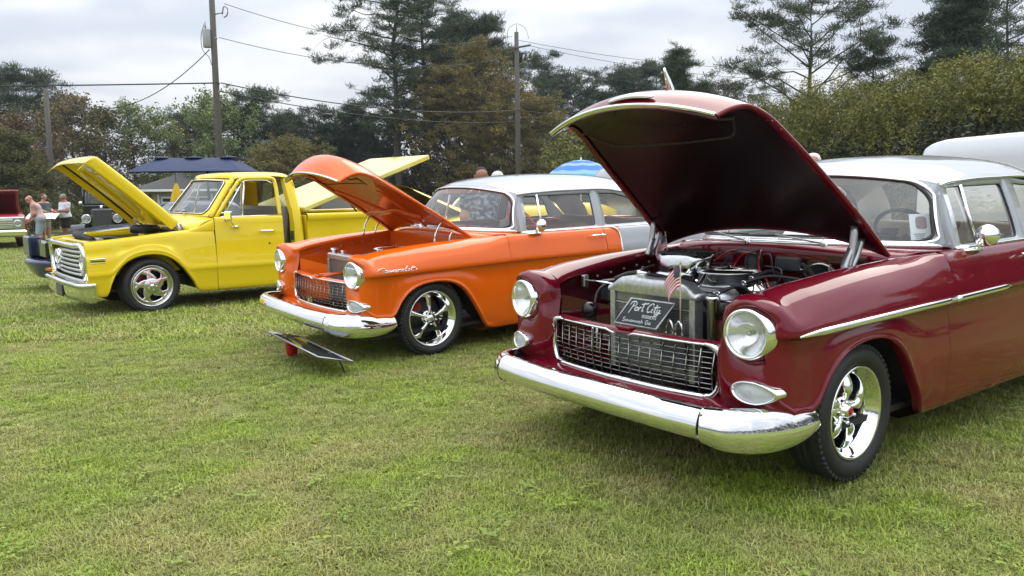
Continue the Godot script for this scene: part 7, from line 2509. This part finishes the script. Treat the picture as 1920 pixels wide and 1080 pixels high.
func person(label: String, at: Vector3, turn: float, j: Dictionary, c: Dictionary) -> Node3D:
	var root := thing("person", label, "person", at, turn, "people at the car show")
	var d := {"pelvis": Vector3(0, 0.95, 0), "chest": Vector3(0, 1.27, 0.0), "neck": Vector3(0, 1.45, 0.0), "head": Vector3(0, 1.62, 0.02), "look": Vector3(0, 0, 1),
		"ls": Vector3(0.19, 1.40, 0), "le": Vector3(0.25, 1.13, -0.02), "lh": Vector3(0.26, 0.88, 0.06), "rs": Vector3(-0.19, 1.40, 0), "re": Vector3(-0.25, 1.13, -0.02), "rh": Vector3(-0.26, 0.88, 0.06),
		"lk": Vector3(0.11, 0.50, 0.03), "la": Vector3(0.12, 0.09, 0.0), "rk": Vector3(-0.11, 0.50, 0.03), "ra": Vector3(-0.12, 0.09, 0.0), "fat": 0.0}
	d.merge(j, true)
	var fat: float = d.fat
	var pe: Vector3 = d.pelvis
	var hipl := pe + Vector3(0.10, -0.02, 0)
	var hipr := pe + Vector3(-0.10, -0.02, 0)
	var belly := pe.lerp(d.chest, 0.45) + Vector3(0, 0, 0.03 + fat * 0.5)
	var torso := [[pe, belly, 0.125 + fat * 0.6, 0.125 + fat], [belly, d.chest, 0.125 + fat, 0.125 + fat * 0.4], [d.ls.lerp(d.chest, 0.45), d.rs.lerp(d.chest, 0.45), 0.105, 0.105], [d.chest, d.neck, 0.11, 0.06], [d.ls, d.rs, 0.062, 0.062], [hipl, hipr, 0.115 + fat * 0.4, 0.115 + fat * 0.4]]
	var up := [[d.ls, d.le, 0.057, 0.045], [d.rs, d.re, 0.057, 0.045]]
	var fore := [[d.le, d.lh, 0.044, 0.029], [d.re, d.rh, 0.044, 0.029]]
	var thigh := [[hipl, d.lk, 0.092, 0.060], [hipr, d.rk, 0.092, 0.060]]
	var shin := [[d.lk, d.lk.lerp(d.la, 0.35) + Vector3(0, 0, -0.015), 0.056, 0.056], [d.lk.lerp(d.la, 0.35) + Vector3(0, 0, -0.015), d.la, 0.056, 0.038], [d.rk, d.rk.lerp(d.ra, 0.35) + Vector3(0, 0, -0.015), 0.056, 0.056], [d.rk.lerp(d.ra, 0.35) + Vector3(0, 0, -0.015), d.ra, 0.056, 0.038]]
	var look: Vector3 = (d.look as Vector3).normalized()
	var side := Vector3.UP.cross(look).normalized()
	var upv := look.cross(side).normalized()
	var hd: Vector3 = d.head
	var neck := [[d.neck, hd - upv * 0.06 - look * 0.02, 0.058, 0.055]]
	var feet := [[d.la + Vector3(0, -0.045, -0.03), d.la + Vector3(0.015, -0.055, 0.15), 0.042, 0.035], [d.ra + Vector3(0, -0.045, -0.03), d.ra + Vector3(-0.015, -0.055, 0.15), 0.042, 0.035]]
	var body := MB.new()
	blob(torso + up + fore + thigh + shin + neck + feet, 0.022, 42.0, body)
	var head := [[hd + upv * 0.035 - look * 0.022, hd + upv * 0.03 + look * 0.022, 0.082, 0.078], [hd - upv * 0.055 + look * 0.018, hd - upv * 0.075 + look * 0.045, 0.058, 0.040], [hd + upv * 0.012 + look * 0.088, hd - upv * 0.022 + look * 0.106, 0.010, 0.015], [hd + upv * 0.03 + look * 0.082 - side * 0.035, hd + upv * 0.03 + look * 0.082 + side * 0.035, 0.012, 0.012], [hd - upv * 0.05 + look * 0.082 - side * 0.02, hd - upv * 0.05 + look * 0.082 + side * 0.02, 0.011, 0.011]]
	for s: float in [1.0, -1.0]:
		head.append([hd + side * 0.080 * s + upv * 0.02, hd + side * 0.086 * s - upv * 0.02 , 0.016, 0.010])
	blob(head, 0.010, 90.0, body)
	for q in [[d.le, d.lh, 1.0], [d.re, d.rh, -1.0]]:
		var dir: Vector3 = (q[1] - q[0]).normalized()
		var sd := dir.cross(Vector3(0, 0.2, 1)).normalized()
		var pn := sd.cross(dir).normalized()
		var w: Vector3 = q[1]
		var hb := [[w, w + dir * 0.05, 0.024, 0.026], [w + dir * 0.04 - sd * 0.020, w + dir * 0.085 - sd * 0.026, 0.020, 0.014], [w + dir * 0.04 + sd * 0.020, w + dir * 0.085 + sd * 0.026, 0.020, 0.014]]
		var ln := [0.055, 0.068, 0.063, 0.050]
		for i in 4:
			var b: Vector3 = w + dir * 0.088 + sd * (-0.030 + 0.020 * i)
			var m2: Vector3 = b + dir * ln[i] * 0.55 + pn * 0.010
			hb.append([b, m2, 0.0095, 0.009])
			hb.append([m2, m2 + dir * ln[i] * 0.35 + pn * 0.022, 0.009, 0.0075])
		var tb0: Vector3 = w + dir * 0.03 - sd * 0.028
		hb.append([tb0, tb0 + dir * 0.035 - sd * 0.030 + pn * 0.01, 0.012, 0.010])
		hb.append([tb0 + dir * 0.035 - sd * 0.030 + pn * 0.01, tb0 + dir * 0.065 - sd * 0.034 + pn * 0.022, 0.010, 0.008])
		blob(hb, 0.008, 200.0, body)
	var skin: Material = c.skin
	mk("body", body, skin, root)
	# clothes
	var sleeve: float = c.get("sleeve", 0.55)
	var infl := func(l: Array, r: float) -> Array:
		return l.map(func(q): return [q[0], q[1], q[2] + r, q[3] + r])
	if c.has("shirt"):
		var hem: float = pe.y - 0.06
		var ny: float = d.neck.y - 0.005
		var sl := [[d.ls, d.ls.lerp(d.le, sleeve), 0.057, 0.060], [d.rs, d.rs.lerp(d.re, sleeve), 0.057, 0.060]] if sleeve > 0.0 else []
		mk("shirt", blob(infl.call(torso + sl, 0.014), 0.022, 42.0, MB.new(), func(p: Vector3) -> float: return maxf(hem - p.y, p.y - ny)), c.shirt, root)
		if c.has("collar"):
			mk("collar", MB.new().tube(cr(PackedVector3Array([d.neck + Vector3(0.06, 0.0, 0.05), d.neck + Vector3(0.07, 0.02, -0.02), d.neck + Vector3(0, 0.03, -0.07), d.neck + Vector3(-0.07, 0.02, -0.02), d.neck + Vector3(-0.06, 0.0, 0.05)]), 4), 0.016, 6), c.shirt, root)
	var leg: float = c.get("leg", 0.85)
	var sh := [[hipl, hipr, 0.115 + fat * 0.4, 0.115 + fat * 0.4], [pe, pe + Vector3(0, 0.06, fat * 0.3), 0.125 + fat * 0.6, 0.118 + fat * 0.6], [hipl, hipl.lerp(d.lk, leg), 0.094, 0.080], [hipr, hipr.lerp(d.rk, leg), 0.094, 0.080]]
	var top: float = pe.y + 0.07
	mk("shorts", blob(infl.call(sh, 0.012), 0.022, 50.0, MB.new(), func(p: Vector3) -> float: return p.y - top), c.shorts, root)
	for q in feet:
		mk("shoe", blob([[q[0], q[1], 0.052, 0.044]], 0.016, 60.0, MB.new(), func(p: Vector3) -> float: return -p.y), c.shoes, root)
	for s: float in [1.0, -1.0]:
		mk("eye", MB.new().lathe([[0.0, 0.009], [0.006, 0.006], [0.009, 0.0], [0.0, -0.008]], 10, Basis(side, upv, look), hd + look * 0.080 + side * 0.031 * s + upv * 0.014), M.ink, root)
	mk("mouth", MB.new().tube(PackedVector3Array([hd - upv * 0.05 + look * 0.093 - side * 0.022, hd - upv * 0.052 + look * 0.098, hd - upv * 0.05 + look * 0.093 + side * 0.022]), 0.005, 5), mat(0.22, 0.07, 0.06, 0.6), root)
	if c.has("hair"):
		var hb := [[hd + upv * 0.045 - look * 0.035, hd + upv * 0.045 + look * 0.02, 0.086, 0.078], [hd + upv * 0.0 - look * 0.04, hd - upv * 0.03 - look * 0.045, 0.078, 0.060]]
		mk("hair", blob(hb, 0.012, 90.0, MB.new(), func(p: Vector3) -> float: return (p - hd).dot(look) - 0.055 + 0.9 * maxf(0.0, 0.05 - (p - hd).dot(upv))), c.hair, root)
	if c.has("cap"):
		var ax := Basis(side, look * -1.0, upv)
		mk("cap", MB.new().lathe([[0.0, 0.135], [0.04, 0.128], [0.07, 0.105], [0.088, 0.065], [0.093, 0.03], [0.09, 0.028]], 24, ax, hd), c.cap, root)
		mk("cap_brim", MB.new().grid(net([PackedVector3Array([hd + upv * 0.035 + look * 0.07 - side * 0.075, hd + upv * 0.045 + look * 0.088, hd + upv * 0.035 + look * 0.07 + side * 0.075]), PackedVector3Array([hd + upv * 0.030 + look * 0.13 - side * 0.065, hd + upv * 0.04 + look * 0.16, hd + upv * 0.030 + look * 0.13 + side * 0.065])], 3, 4)), c.cap, root)
	return root

func build_people():
	var skin := mat(0.42, 0.22, 0.15, 0.6)
	var tan := mat(0.34, 0.16, 0.10, 0.6)
	var floral := StandardMaterial3D.new()
	floral.albedo_texture = noise_tex(0.055, 2, [[0.0, Color(0.03, 0.05, 0.09)], [0.50, Color(0.05, 0.08, 0.12)], [0.60, Color(0.40, 0.44, 0.48)], [1.0, Color(0.62, 0.65, 0.68)]], 256, 8, 0.0, FastNoiseLite.TYPE_SIMPLEX)
	floral.uv1_triplanar = true
	floral.uv1_scale = Vector3.ONE * 0.75
	floral.roughness = 0.85
	person("bald man in a pale pink sleeveless top looking down beside the red hood", Vector3(-15.15, -0.405, -25.2), -1.25,
		{"pelvis": Vector3(0, 0.95, -0.06), "chest": Vector3(0, 1.24, 0.04), "neck": Vector3(0, 1.41, 0.12), "head": Vector3(0, 1.55, 0.21), "look": Vector3(0.1, -0.6, 1), "ls": Vector3(0.19, 1.37, 0.07), "rs": Vector3(-0.19, 1.37, 0.07), "le": Vector3(0.23, 1.10, 0.06), "re": Vector3(-0.23, 1.10, 0.06), "lh": Vector3(0.20, 0.90, 0.22), "rh": Vector3(-0.20, 0.90, 0.22), "lk": Vector3(0.11, 0.50, 0.0), "rk": Vector3(-0.12, 0.50, 0.02), "fat": 0.03},
		{"skin": mat(0.46, 0.22, 0.17, 0.6), "shirt": mat(0.52, 0.38, 0.36, 0.85), "sleeve": 0.0, "shorts": textured(0.06, 3, [[0.0, lin(0.22, 0.28, 0.34)], [1.0, lin(0.38, 0.44, 0.50)]], 2.0, 0.9), "shoes": mat(0.17, 0.09, 0.05, 0.7), "leg": 1.05})
	person("man in a dark grey t-shirt and khaki shorts holding out his hands", Vector3(-16.55, -0.445, -27.9), 1.35,
		{"head": Vector3(0, 1.63, 0.03), "le": Vector3(0.22, 1.16, 0.12), "lh": Vector3(0.12, 1.10, 0.40), "re": Vector3(-0.22, 1.16, 0.10), "rh": Vector3(-0.12, 1.08, 0.36), "fat": 0.05},
		{"skin": skin, "shirt": mat(0.055, 0.075, 0.08, 0.9), "shorts": mat(0.26, 0.24, 0.20, 0.9), "shoes": mat(0.10, 0.09, 0.08, 0.8), "hair": mat(0.10, 0.05, 0.03, 0.8)})
	person("grey haired man in a white polo shirt looking down at his phone", Vector3(-16.25, -0.45, -28.7), -0.5,
		{"head": Vector3(0, 1.62, 0.05), "look": Vector3(-0.1, -0.45, 1), "le": Vector3(0.25, 1.14, 0.06), "lh": Vector3(0.08, 1.15, 0.28), "re": Vector3(-0.25, 1.14, 0.06), "rh": Vector3(-0.06, 1.14, 0.28), "fat": 0.05},
		{"skin": tan, "shirt": mat(0.62, 0.62, 0.66, 0.85), "collar": true, "shorts": mat(0.015, 0.016, 0.022, 0.9), "shoes": mat(0.3, 0.29, 0.28, 0.8), "hair": mat(0.22, 0.22, 0.22, 0.8)})
	person("person in a black cap and blue floral shirt seen from behind beyond the orange roof", Vector3(-0.40, -0.15, -10.75), PI + 0.15,
		{"fat": 0.06, "head": Vector3(0, 1.66, 0.01), "neck": Vector3(0, 1.49, 0), "ls": Vector3(0.21, 1.44, 0), "rs": Vector3(-0.21, 1.44, 0), "chest": Vector3(0, 1.30, 0)},
		{"skin": tan, "shirt": floral, "shorts": mat(0.20, 0.18, 0.15, 0.9), "shoes": M.black, "cap": mat(0.012, 0.012, 0.013, 0.8)})
	person("white haired person in a pink top standing beyond the orange roof", Vector3(-0.20, -0.18, -12.0), PI - 0.3,
		{"fat": 0.02, "head": Vector3(0, 1.66, 0.01), "neck": Vector3(0, 1.49, 0), "ls": Vector3(0.19, 1.43, 0), "rs": Vector3(-0.19, 1.43, 0)},
		{"skin": skin, "shirt": mat(0.50, 0.12, 0.20, 0.85), "shorts": mat(0.10, 0.11, 0.16, 0.9), "shoes": M.white, "hair": mat(0.62, 0.62, 0.60, 0.8), "cap": mat(0.62, 0.62, 0.60, 0.9)})
	person("person in a white cap half hidden behind the dark red hood", Vector3(3.62, -0.03, -9.5), PI - 0.6,
		{"head": Vector3(0, 1.63, 0.02)}, {"skin": skin, "shirt": mat(0.3, 0.3, 0.34, 0.85), "shorts": mat(0.12, 0.12, 0.13, 0.9), "shoes": M.black, "cap": mat(0.66, 0.64, 0.62, 0.85)})

# ---------------------------------------------------------------- small things
func local_thing(car: Node3D, called: String, label: String, category: String, p: Vector3, b := Basis(), group := "") -> Node3D:
	var o := thing(called, label, category, Vector3.ZERO, 0.0, group)
	o.transform = car.transform * Transform3D(b, p)
	return o

func flag_image() -> ImageTexture:
	var im := Image.create(190, 100, false, Image.FORMAT_RGB8)
	var red := Color(0.66, 0.07, 0.14)
	var wh := Color(0.9, 0.88, 0.88)
	for i in 13:
		im.fill_rect(Rect2i(0, int(i * 100.0 / 13.0), 190, int(100.0 / 13.0) + 1), red if i % 2 == 0 else wh)
	im.fill_rect(Rect2i(0, 0, 76, 54), Color(0.06, 0.08, 0.22))
	for r in 9:
		for c in (6 if r % 2 == 0 else 5):
			var cx := 6.4 + c * 12.7 + (0.0 if r % 2 == 0 else 6.35)
			var cy := 5.4 + r * 5.4
			for y in range(-3, 4):
				for x in range(-3, 4):
					var an := atan2(x, -y)
					var rad: float = 2.8 * (0.55 + 0.45 * cos(fmod(absf(an) * 5.0, TAU)))
					if sqrt(x * x + y * y) <= rad:
						im.set_pixel(clampi(int(cx) + x, 0, 75), clampi(int(cy) + y, 0, 53), wh)
	return ImageTexture.create_from_image(im)

func flag(o: Node3D, m: Material, w: float, h: float, pole: float, droop: float):
	mk("flag_stick", MB.new().tube(V([[0, 0, 0], [0, pole, 0]]), 0.0035, 6), mat(0.55, 0.45, 0.30, 0.6), o)
	mk("stick_tip", MB.new().lathe([[0.0, 0.008], [0.005, 0.004], [0.005, -0.004], [0.0, -0.006]], 8, Basis(Vector3.RIGHT, -PI / 2), Vector3(0, pole, 0)), mat(0.5, 0.38, 0.12, 0.3, 1.0), o)
	var rows := []
	for i in 13:
		var v := i / 12.0
		var r := PackedVector3Array()
		for j in 19:
			var u := j / 18.0
			# hangs in folds from the stick
			var x := w * u * lerpf(0.55, 0.42, v) * (1.0 - 0.25 * droop * u)
			var y := pole - 0.012 - h * v - droop * w * u * u * 0.75
			var z := 0.016 * sin(u * 9.0 + v * 1.5) * u + 0.004 * sin(v * 7.0)
			r.append(Vector3(-x, y, z))
		rows.append(r)
	mk("flag_cloth", MB.new().grid(rows), m, o)

func build_small_things():
	# flags
	var fm := StandardMaterial3D.new()
	fm.albedo_texture = flag_image()
	fm.roughness = 0.8
	fm.texture_repeat = false
	fm.backlight_enabled = true
	fm.backlight = Color(0.2, 0.2, 0.2)
	var f1 := local_thing(red_car, "small_flag", "small flag with stars and stripes on a stick at the radiator's right", "flag", Vector3(0.248, 0.735, -0.150), Basis(Vector3.UP, 0.45), "small flags over the dark red car's engine")
	flag(f1, fm, 0.17, 0.10, 0.285, 0.7)
	var f2 := local_thing(red_car, "small_flag", "small flag hanging from the far hood hinge of the dark red car", "flag", Vector3(-0.515, 0.905, -0.90), Basis(Vector3.UP, 0.7) * Basis(Vector3(0, 0, 1), 0.10), "small flags over the dark red car's engine")
	flag(f2, fm, 0.17, 0.085, 0.20, 0.9)
	# club plate leaning on the radiator
	var pl := local_thing(red_car, "club_plate", "dark slanted plate with white hand lettering leaning on the radiator", "plate", Vector3(-0.02, 0.688, -0.118), Basis(Vector3.RIGHT, -0.22))
	var slant := 0.095
	var outline := func(e: float, z: float) -> PackedVector3Array:
		return PackedVector3Array([Vector3(-0.158 + e, e * 0.8, z), Vector3(0.142 - e * 1.3, e * 0.8, z), Vector3(0.142 + slant - e, 0.142 - e * 0.8, z), Vector3(-0.158 + slant + e * 1.3, 0.142 - e * 0.8, z)])
	mk("plate_rim", MB.new().prism(outline.call(0.0, 0.0), Vector3(0, 0, -0.006)), M.alum, pl)
	mk("plate_face", MB.new().prism(outline.call(0.008, 0.0012), Vector3(0, 0, -0.003)), mat(0.028, 0.034, 0.038, 0.5), pl)
	var ink := mat(0.62, 0.66, 0.66, 0.6)
	var put := func(ox: float, oy: float, sx: float, sy: float, sl: float) -> Callable:
		return func(q: Vector3) -> Vector3:
			return Vector3(ox + q.x * sx + q.y * sy * sl, oy + q.y * sy, 0.0022)
	# Port City, brush script
	mk("lettering", script_stroke([
		[[0.02, -0.35], [0.08, 0.1], [0.16, 0.85]], [[-0.04, 0.62], [0.04, 0.95], [0.20, 1.0], [0.30, 0.82], [0.26, 0.55], [0.12, 0.42]],
		[[0.38, 0.42], [0.31, 0.3], [0.33, 0.05], [0.40, 0.02], [0.45, 0.25], [0.40, 0.42], [0.36, 0.3]],
		[[0.50, 0.42], [0.53, 0.02], [0.54, 0.25], [0.60, 0.45], [0.64, 0.38]],
		[[0.76, 1.0], [0.73, 0.3], [0.75, 0.02], [0.82, 0.1]], [[0.60, 0.78], [0.76, 0.84], [0.98, 0.98]],
		[[1.28, 0.85], [1.20, 1.0], [1.06, 0.75], [1.02, 0.25], [1.10, 0.0], [1.22, 0.12]],
		[[1.30, 0.45], [1.28, 0.08], [1.34, 0.05]], [[1.31, 0.66], [1.32, 0.70]],
		[[1.47, 0.95], [1.43, 0.2], [1.46, 0.02], [1.52, 0.10]], [[1.36, 0.60], [1.48, 0.64], [1.66, 0.74]],
		[[1.58, 0.45], [1.57, 0.15], [1.64, 0.10], [1.70, 0.45]], [[1.70, 0.45], [1.66, -0.15], [1.56, -0.38], [1.50, -0.22], [1.62, -0.02], [1.80, 0.12]]], put.call(-0.058, 0.077, 0.118, 0.046, 0.35), 0.0036), ink, pl)
	mk("lettering", script_stroke([
		[[0, 0], [0, 1]], [[0, 1], [0.5, 0.9], [0.45, 0.55], [0, 0.5]], [[0.2, 0.5], [0.55, 0]],
		[[1.0, 1], [0.72, 0.8], [0.75, 0.15], [1.05, 0.0], [1.25, 0.3], [1.2, 0.85], [1.0, 1]],
		[[1.5, 0], [1.5, 1], [1.95, 0.75], [1.9, 0.2], [1.5, 0]], [[2.2, 0], [2.2, 1], [2.65, 0.75], [2.6, 0.2], [2.2, 0]],
		[[3.35, 1], [2.9, 1], [2.9, 0], [3.4, 0]], [[2.9, 0.5], [3.25, 0.5]],
		[[3.6, 0], [3.6, 1]], [[3.6, 1], [4.1, 0.9], [4.05, 0.55], [3.6, 0.5]], [[3.8, 0.5], [4.15, 0]],
		[[4.85, 0.9], [4.5, 0.95], [4.4, 0.65], [4.8, 0.35], [4.7, 0.05], [4.35, 0.1]]], put.call(0.035, 0.047, 0.0195, 0.014, 0.3), 0.0017), ink, pl)
	mk("lettering", script_stroke([
		[[0.5, 0.95], [0.2, 1.0], [0.1, 0.65], [0.5, 0.35], [0.4, 0.02], [0.0, 0.1]],
		[[1.05, 0.5], [0.75, 0.5], [0.7, 0.1], [1.0, 0.1], [1.08, 0.5], [1.12, 0.0]], [[1.3, 0.5], [1.5, 0.02], [1.7, 0.52]],
		[[2.2, 0.5], [1.9, 0.5], [1.85, 0.1], [2.15, 0.1], [2.22, 0.5], [2.26, 0.0]], [[2.45, 0.5], [2.48, 0.0]], [[2.48, 0.3], [2.75, 0.5], [2.82, 0.0]],
		[[3.02, 0.5], [3.05, 0.0]], [[3.05, 0.3], [3.3, 0.5], [3.38, 0.0]], [[3.9, 0.5], [3.6, 0.5], [3.55, 0.1], [3.85, 0.1], [3.92, 0.5], [3.96, 0.0]],
		[[4.15, 1.0], [4.15, 0.0]], [[4.15, 0.3], [4.42, 0.5], [4.5, 0.0]],
		[[5.6, 0.85], [5.25, 1.0], [5.05, 0.5], [5.25, 0.02], [5.6, 0.1], [5.6, 0.45], [5.35, 0.45]], [[6.15, 0.5], [5.85, 0.5], [5.8, 0.1], [6.1, 0.1], [6.17, 0.5], [6.21, 0.0]]], put.call(-0.098, 0.017, 0.0315, 0.020, 0.3), 0.0020), ink, pl)
	# cards behind the red car's screen
	var card := local_thing(red_car, "paper_card", "pale blue printed card inside the dark red car's windscreen", "card", Vector3(0.655, 1.118, -1.60), Basis(Vector3.UP, 0.95) * Basis(Vector3.RIGHT, -0.25))
	mk("sheet", MB.new().box(Vector3.ZERO, Vector3(0.125, 0.165, 0.002)), M.paper, card)
	mk("print", MB.new().prism(round_poly(V([[-0.032, 0.0, 0.0018], [0.032, 0.0, 0.0018], [0.030, 0.068, 0.0018], [-0.030, 0.068, 0.0018]]), 0.02), Vector3(0, 0, -0.0005)), textured(0.09, 3, [[0.0, lin(0.05, 0.05, 0.06)], [0.45, lin(0.12, 0.11, 0.12)], [0.6, lin(0.45, 0.25, 0.22)], [1.0, lin(0.5, 0.55, 0.55)]], 22.0), card)
	for i in 4:
		mk("print_line", MB.new().box(Vector3(-0.014, -0.028 - i * 0.011, 0.0018), Vector3(0.062 - 0.010 * (i % 3), 0.0035, 0.0006)), M.ink, card)
	var num := local_thing(red_car, "number_card", "white number card lying under the dark red car's wipers", "card", Vector3(0.165, 1.122, -1.215), Basis(Vector3.RIGHT, -0.85))
	mk("sheet", MB.new().box(Vector3.ZERO, Vector3(0.16, 0.10, 0.002)), M.white, num)
	var tm := TextMesh.new()
	tm.text = "78"
	var sf := SystemFont.new()
	sf.font_names = PackedStringArray(["Droid Sans"])
	tm.font = sf
	tm.font_size = 32
	tm.pixel_size = 0.0022
	tm.depth = 0.001
	var tn := mk("digits", tm, M.ink, num)
	tn.position = Vector3(0, 0.005, 0.0022)
	# framed mirror lying under the orange bumper, red cup
	var mp := thing("display_mirror", "low tilted mirror in a thin silver frame in front of the orange car", "mirror", Vector3(-1.60, 0.0, -6.02))
	var A := Vector3(-2.01, 0.215, -6.33) - mp.position
	var B := Vector3(-1.415, 0.165, -5.57) - mp.position
	var C := Vector3(-1.195, 0.085, -5.745) - mp.position
	var D := A + C - B
	var nrm := (C - B).cross(A - B).normalized()
	nrm = -nrm if nrm.y < 0.0 else nrm
	mk("mirror_glass", MB.new().prism(PackedVector3Array([A, B, C, D]), -nrm * 0.006), mat(0.10, 0.11, 0.10, 0.06, 0.6), mp)
	for e in [[A, B], [B, C], [C, D], [D, A]]:
		mk("frame_bar", MB.new().tube(PackedVector3Array([e[0], e[1]]), 0.007, 6), M.steel, mp)
	for q in [B.lerp(C, 0.6), A.lerp(D, 0.7)]:
		mk("stand_leg", MB.new().tube(PackedVector3Array([q, Vector3(q.x + 0.03, 0.0, q.z - 0.05)]), 0.006, 6), M.black, mp)
	var cup := thing("cup", "red plastic cup on the grass in front of the orange bumper", "cup", Vector3(-1.842, 0.0, -6.42))
	mk("cup_body", MB.new().lathe([[0.0, 0.002], [0.040, 0.0], [0.043, 0.006], [0.049, 0.06], [0.052, 0.118], [0.055, 0.122], [0.052, 0.124], [0.046, 0.06], [0.0, 0.01]], 28, Basis(Vector3.RIGHT, -PI / 2)), M.red_plastic, cup)
	mk("cup_band", MB.new().lathe([[0.0445, 0.018], [0.047, 0.022], [0.0465, 0.028], [0.0465, 0.034]], 28, Basis(Vector3.RIGHT, -PI / 2)), M.red_plastic, cup)
	# show board on a stand by the men
	var bd := thing("show_board", "white show board on a thin black stand between the men", "display board", Vector3(-15.75, -0.425, -26.4), 0.2)
	mk("panel", MB.new().box(Vector3(0, 0.98, 0), Vector3(0.95, 0.03, 0.55), 0.008, Basis(Vector3.RIGHT, 0.35)), M.white, bd)
	mk("panel_lip", MB.new().box(Vector3(0, 0.90, 0.27), Vector3(0.95, 0.03, 0.03), 0.006), M.black, bd)
	mk("post", MB.new().tube(V([[0, 0.05, 0], [0, 0.97, 0]]), 0.022, 8), M.black, bd)
	for an in [0.3, 2.4, 4.5]:
		mk("foot", MB.new().tube(V([[0, 0.10, 0], [cos(an) * 0.32, 0.01, sin(an) * 0.32]]), 0.014, 6), M.black, bd)
	# long navy patio umbrella
	var um := thing("patio_umbrella", "long navy blue patio umbrella behind the yellow cab", "umbrella", Vector3(-8.75, -0.39, -22.0), 0.06)
	var navy_cloth := mat(0.020, 0.032, 0.085, 0.85)
	navy_cloth.backlight_enabled = true
	navy_cloth.backlight = Color(0.03, 0.04, 0.09)
	var ridge := [-0.95, 0.0, 0.95]
	var edge := [[-1.72, 0.0], [-1.45, 0.95], [-0.5, 1.15], [0.5, 1.15], [1.45, 0.95], [1.72, 0.0], [1.45, -0.95], [0.5, -1.15], [-0.5, -1.15], [-1.45, -0.95]]
	for i in edge.size():
		var a: Array = edge[i]
		var b: Array = edge[(i + 1) % edge.size()]
		var ra := Vector3(clampf(a[0] * 0.95, -0.95, 0.95), 2.66, 0)
		var rb := Vector3(clampf(b[0] * 0.95, -0.95, 0.95), 2.66, 0)
		var ea := Vector3(a[0], 2.27, a[1])
		var eb := Vector3(b[0], 2.27, b[1])
		mk("canopy_panel", MB.new().grid(net([PackedVector3Array([ra, ra.lerp(rb, 0.5), rb]), PackedVector3Array([ra.lerp(ea, 0.55) + Vector3(0, 0.03, 0), ra.lerp(rb, 0.5).lerp(ea.lerp(eb, 0.5), 0.55) + Vector3(0, 0.02, 0), rb.lerp(eb, 0.55) + Vector3(0, 0.03, 0)]), PackedVector3Array([ea, ea.lerp(eb, 0.5) + Vector3(0, 0.004, 0), eb])], 4, 3)), navy_cloth, um)
		mk("rib", MB.new().tube(PackedVector3Array([ra - Vector3(0, 0.02, 0), ra.lerp(ea, 0.55) + Vector3(0, 0.012, 0), ea - Vector3(0, 0.012, 0)]), 0.010, 5), M.black, um)
	for x in ridge:
		mk("vent_cap", MB.new().lathe([[0.0, 0.05], [0.12, 0.03], [0.26, 0.0], [0.26, -0.01]], 16, Basis(Vector3.RIGHT, -PI / 2), Vector3(x, 2.66, 0)), navy_cloth, um)
	mk("pole", MB.new().tube(V([[0.32, 0, 0], [0.32, 2.64, 0]]), 0.032, 10), M.black, um)
	mk("foot_plate", MB.new().box(Vector3(0.32, 0.04, 0), Vector3(0.8, 0.08, 0.8), 0.02), M.black, um)
	# folded yellow umbrella hanging from its pole
	var yu := thing("folded_umbrella", "folded yellow umbrella left of the yellow cab's windscreen", "umbrella", Vector3(-7.62, -0.32, -18.0), 0.2)
	var folds := []
	for q in [[1.88, 0.012], [1.75, 0.05], [1.55, 0.10], [1.30, 0.13], [1.15, 0.12]]:
		var r := PackedVector3Array()
		for k in 24:
			var an := TAU * k / 24.0
			var rad: float = q[1] * (1.0 + 0.28 * cos(an * 6.0))
			r.append(Vector3(cos(an) * rad, q[0], sin(an) * rad))
		folds.append(r)
	mk("folded_cloth", MB.new().grid(net(folds, 3, 1), true), mat(0.62, 0.40, 0.012, 0.8), yu)
	mk("pole", MB.new().tube(V([[0, 0, 0], [0, 2.05, 0]]), 0.02, 8), M.black, yu)
	mk("foot_plate", MB.new().lathe([[0.0, 0.06], [0.22, 0.05], [0.24, 0.0]], 20, Basis(Vector3.RIGHT, -PI / 2)), M.black, yu)
	# blue and white beach umbrella
	var bu := thing("beach_umbrella", "blue and white banded beach umbrella beyond the orange roof", "umbrella", Vector3(1.60, -0.30, -18.0))
	var bands := [[0.0, 2.26, 0.18, 2.245, mat(0.30, 0.55, 0.68, 0.8)], [0.18, 2.245, 0.36, 2.19, mat(0.04, 0.12, 0.42, 0.8)], [0.36, 2.19, 0.47, 2.135, mat(0.20, 0.36, 0.52, 0.8)], [0.47, 2.135, 0.64, 2.03, mat(0.05, 0.17, 0.50, 0.8)], [0.64, 2.03, 0.74, 1.95, mat(0.22, 0.40, 0.52, 0.8)], [0.74, 1.95, 0.84, 1.85, mat(0.08, 0.36, 0.44, 0.8)]]
	for b in bands:
		var rows := []
		for t in [0.0, 0.5, 1.0]:
			var r := PackedVector3Array()
			for k in 40:
				var an := TAU * k / 40.0
				var rad: float = lerpf(b[0], b[2], t)
				r.append(Vector3(cos(an) * rad, lerpf(b[1], b[3], t) - 0.05 * rad * absf(sin(an * 4.0)) * 0.8, sin(an) * rad))
			rows.append(r)
		mk("canopy_band", MB.new().grid(rows, true), b[4], bu)
	mk("finial", MB.new().lathe([[0.0, 0.07], [0.015, 0.06], [0.015, 0.0]], 10, Basis(Vector3.RIGHT, -PI / 2), Vector3(0, 2.25, 0)), M.white, bu)
	mk("pole", MB.new().tube(V([[0, 0, 0], [0, 2.25, 0]]), 0.018, 8), M.white, bu)
	for k in 8:
		var an := TAU * k / 8.0
		mk("rib", MB.new().tube(cr(V([[0, 2.24, 0], [cos(an) * 0.45, 2.13, sin(an) * 0.45], [cos(an) * 0.83, 1.85, sin(an) * 0.83]]), 3), 0.006, 5), M.steel, bu)
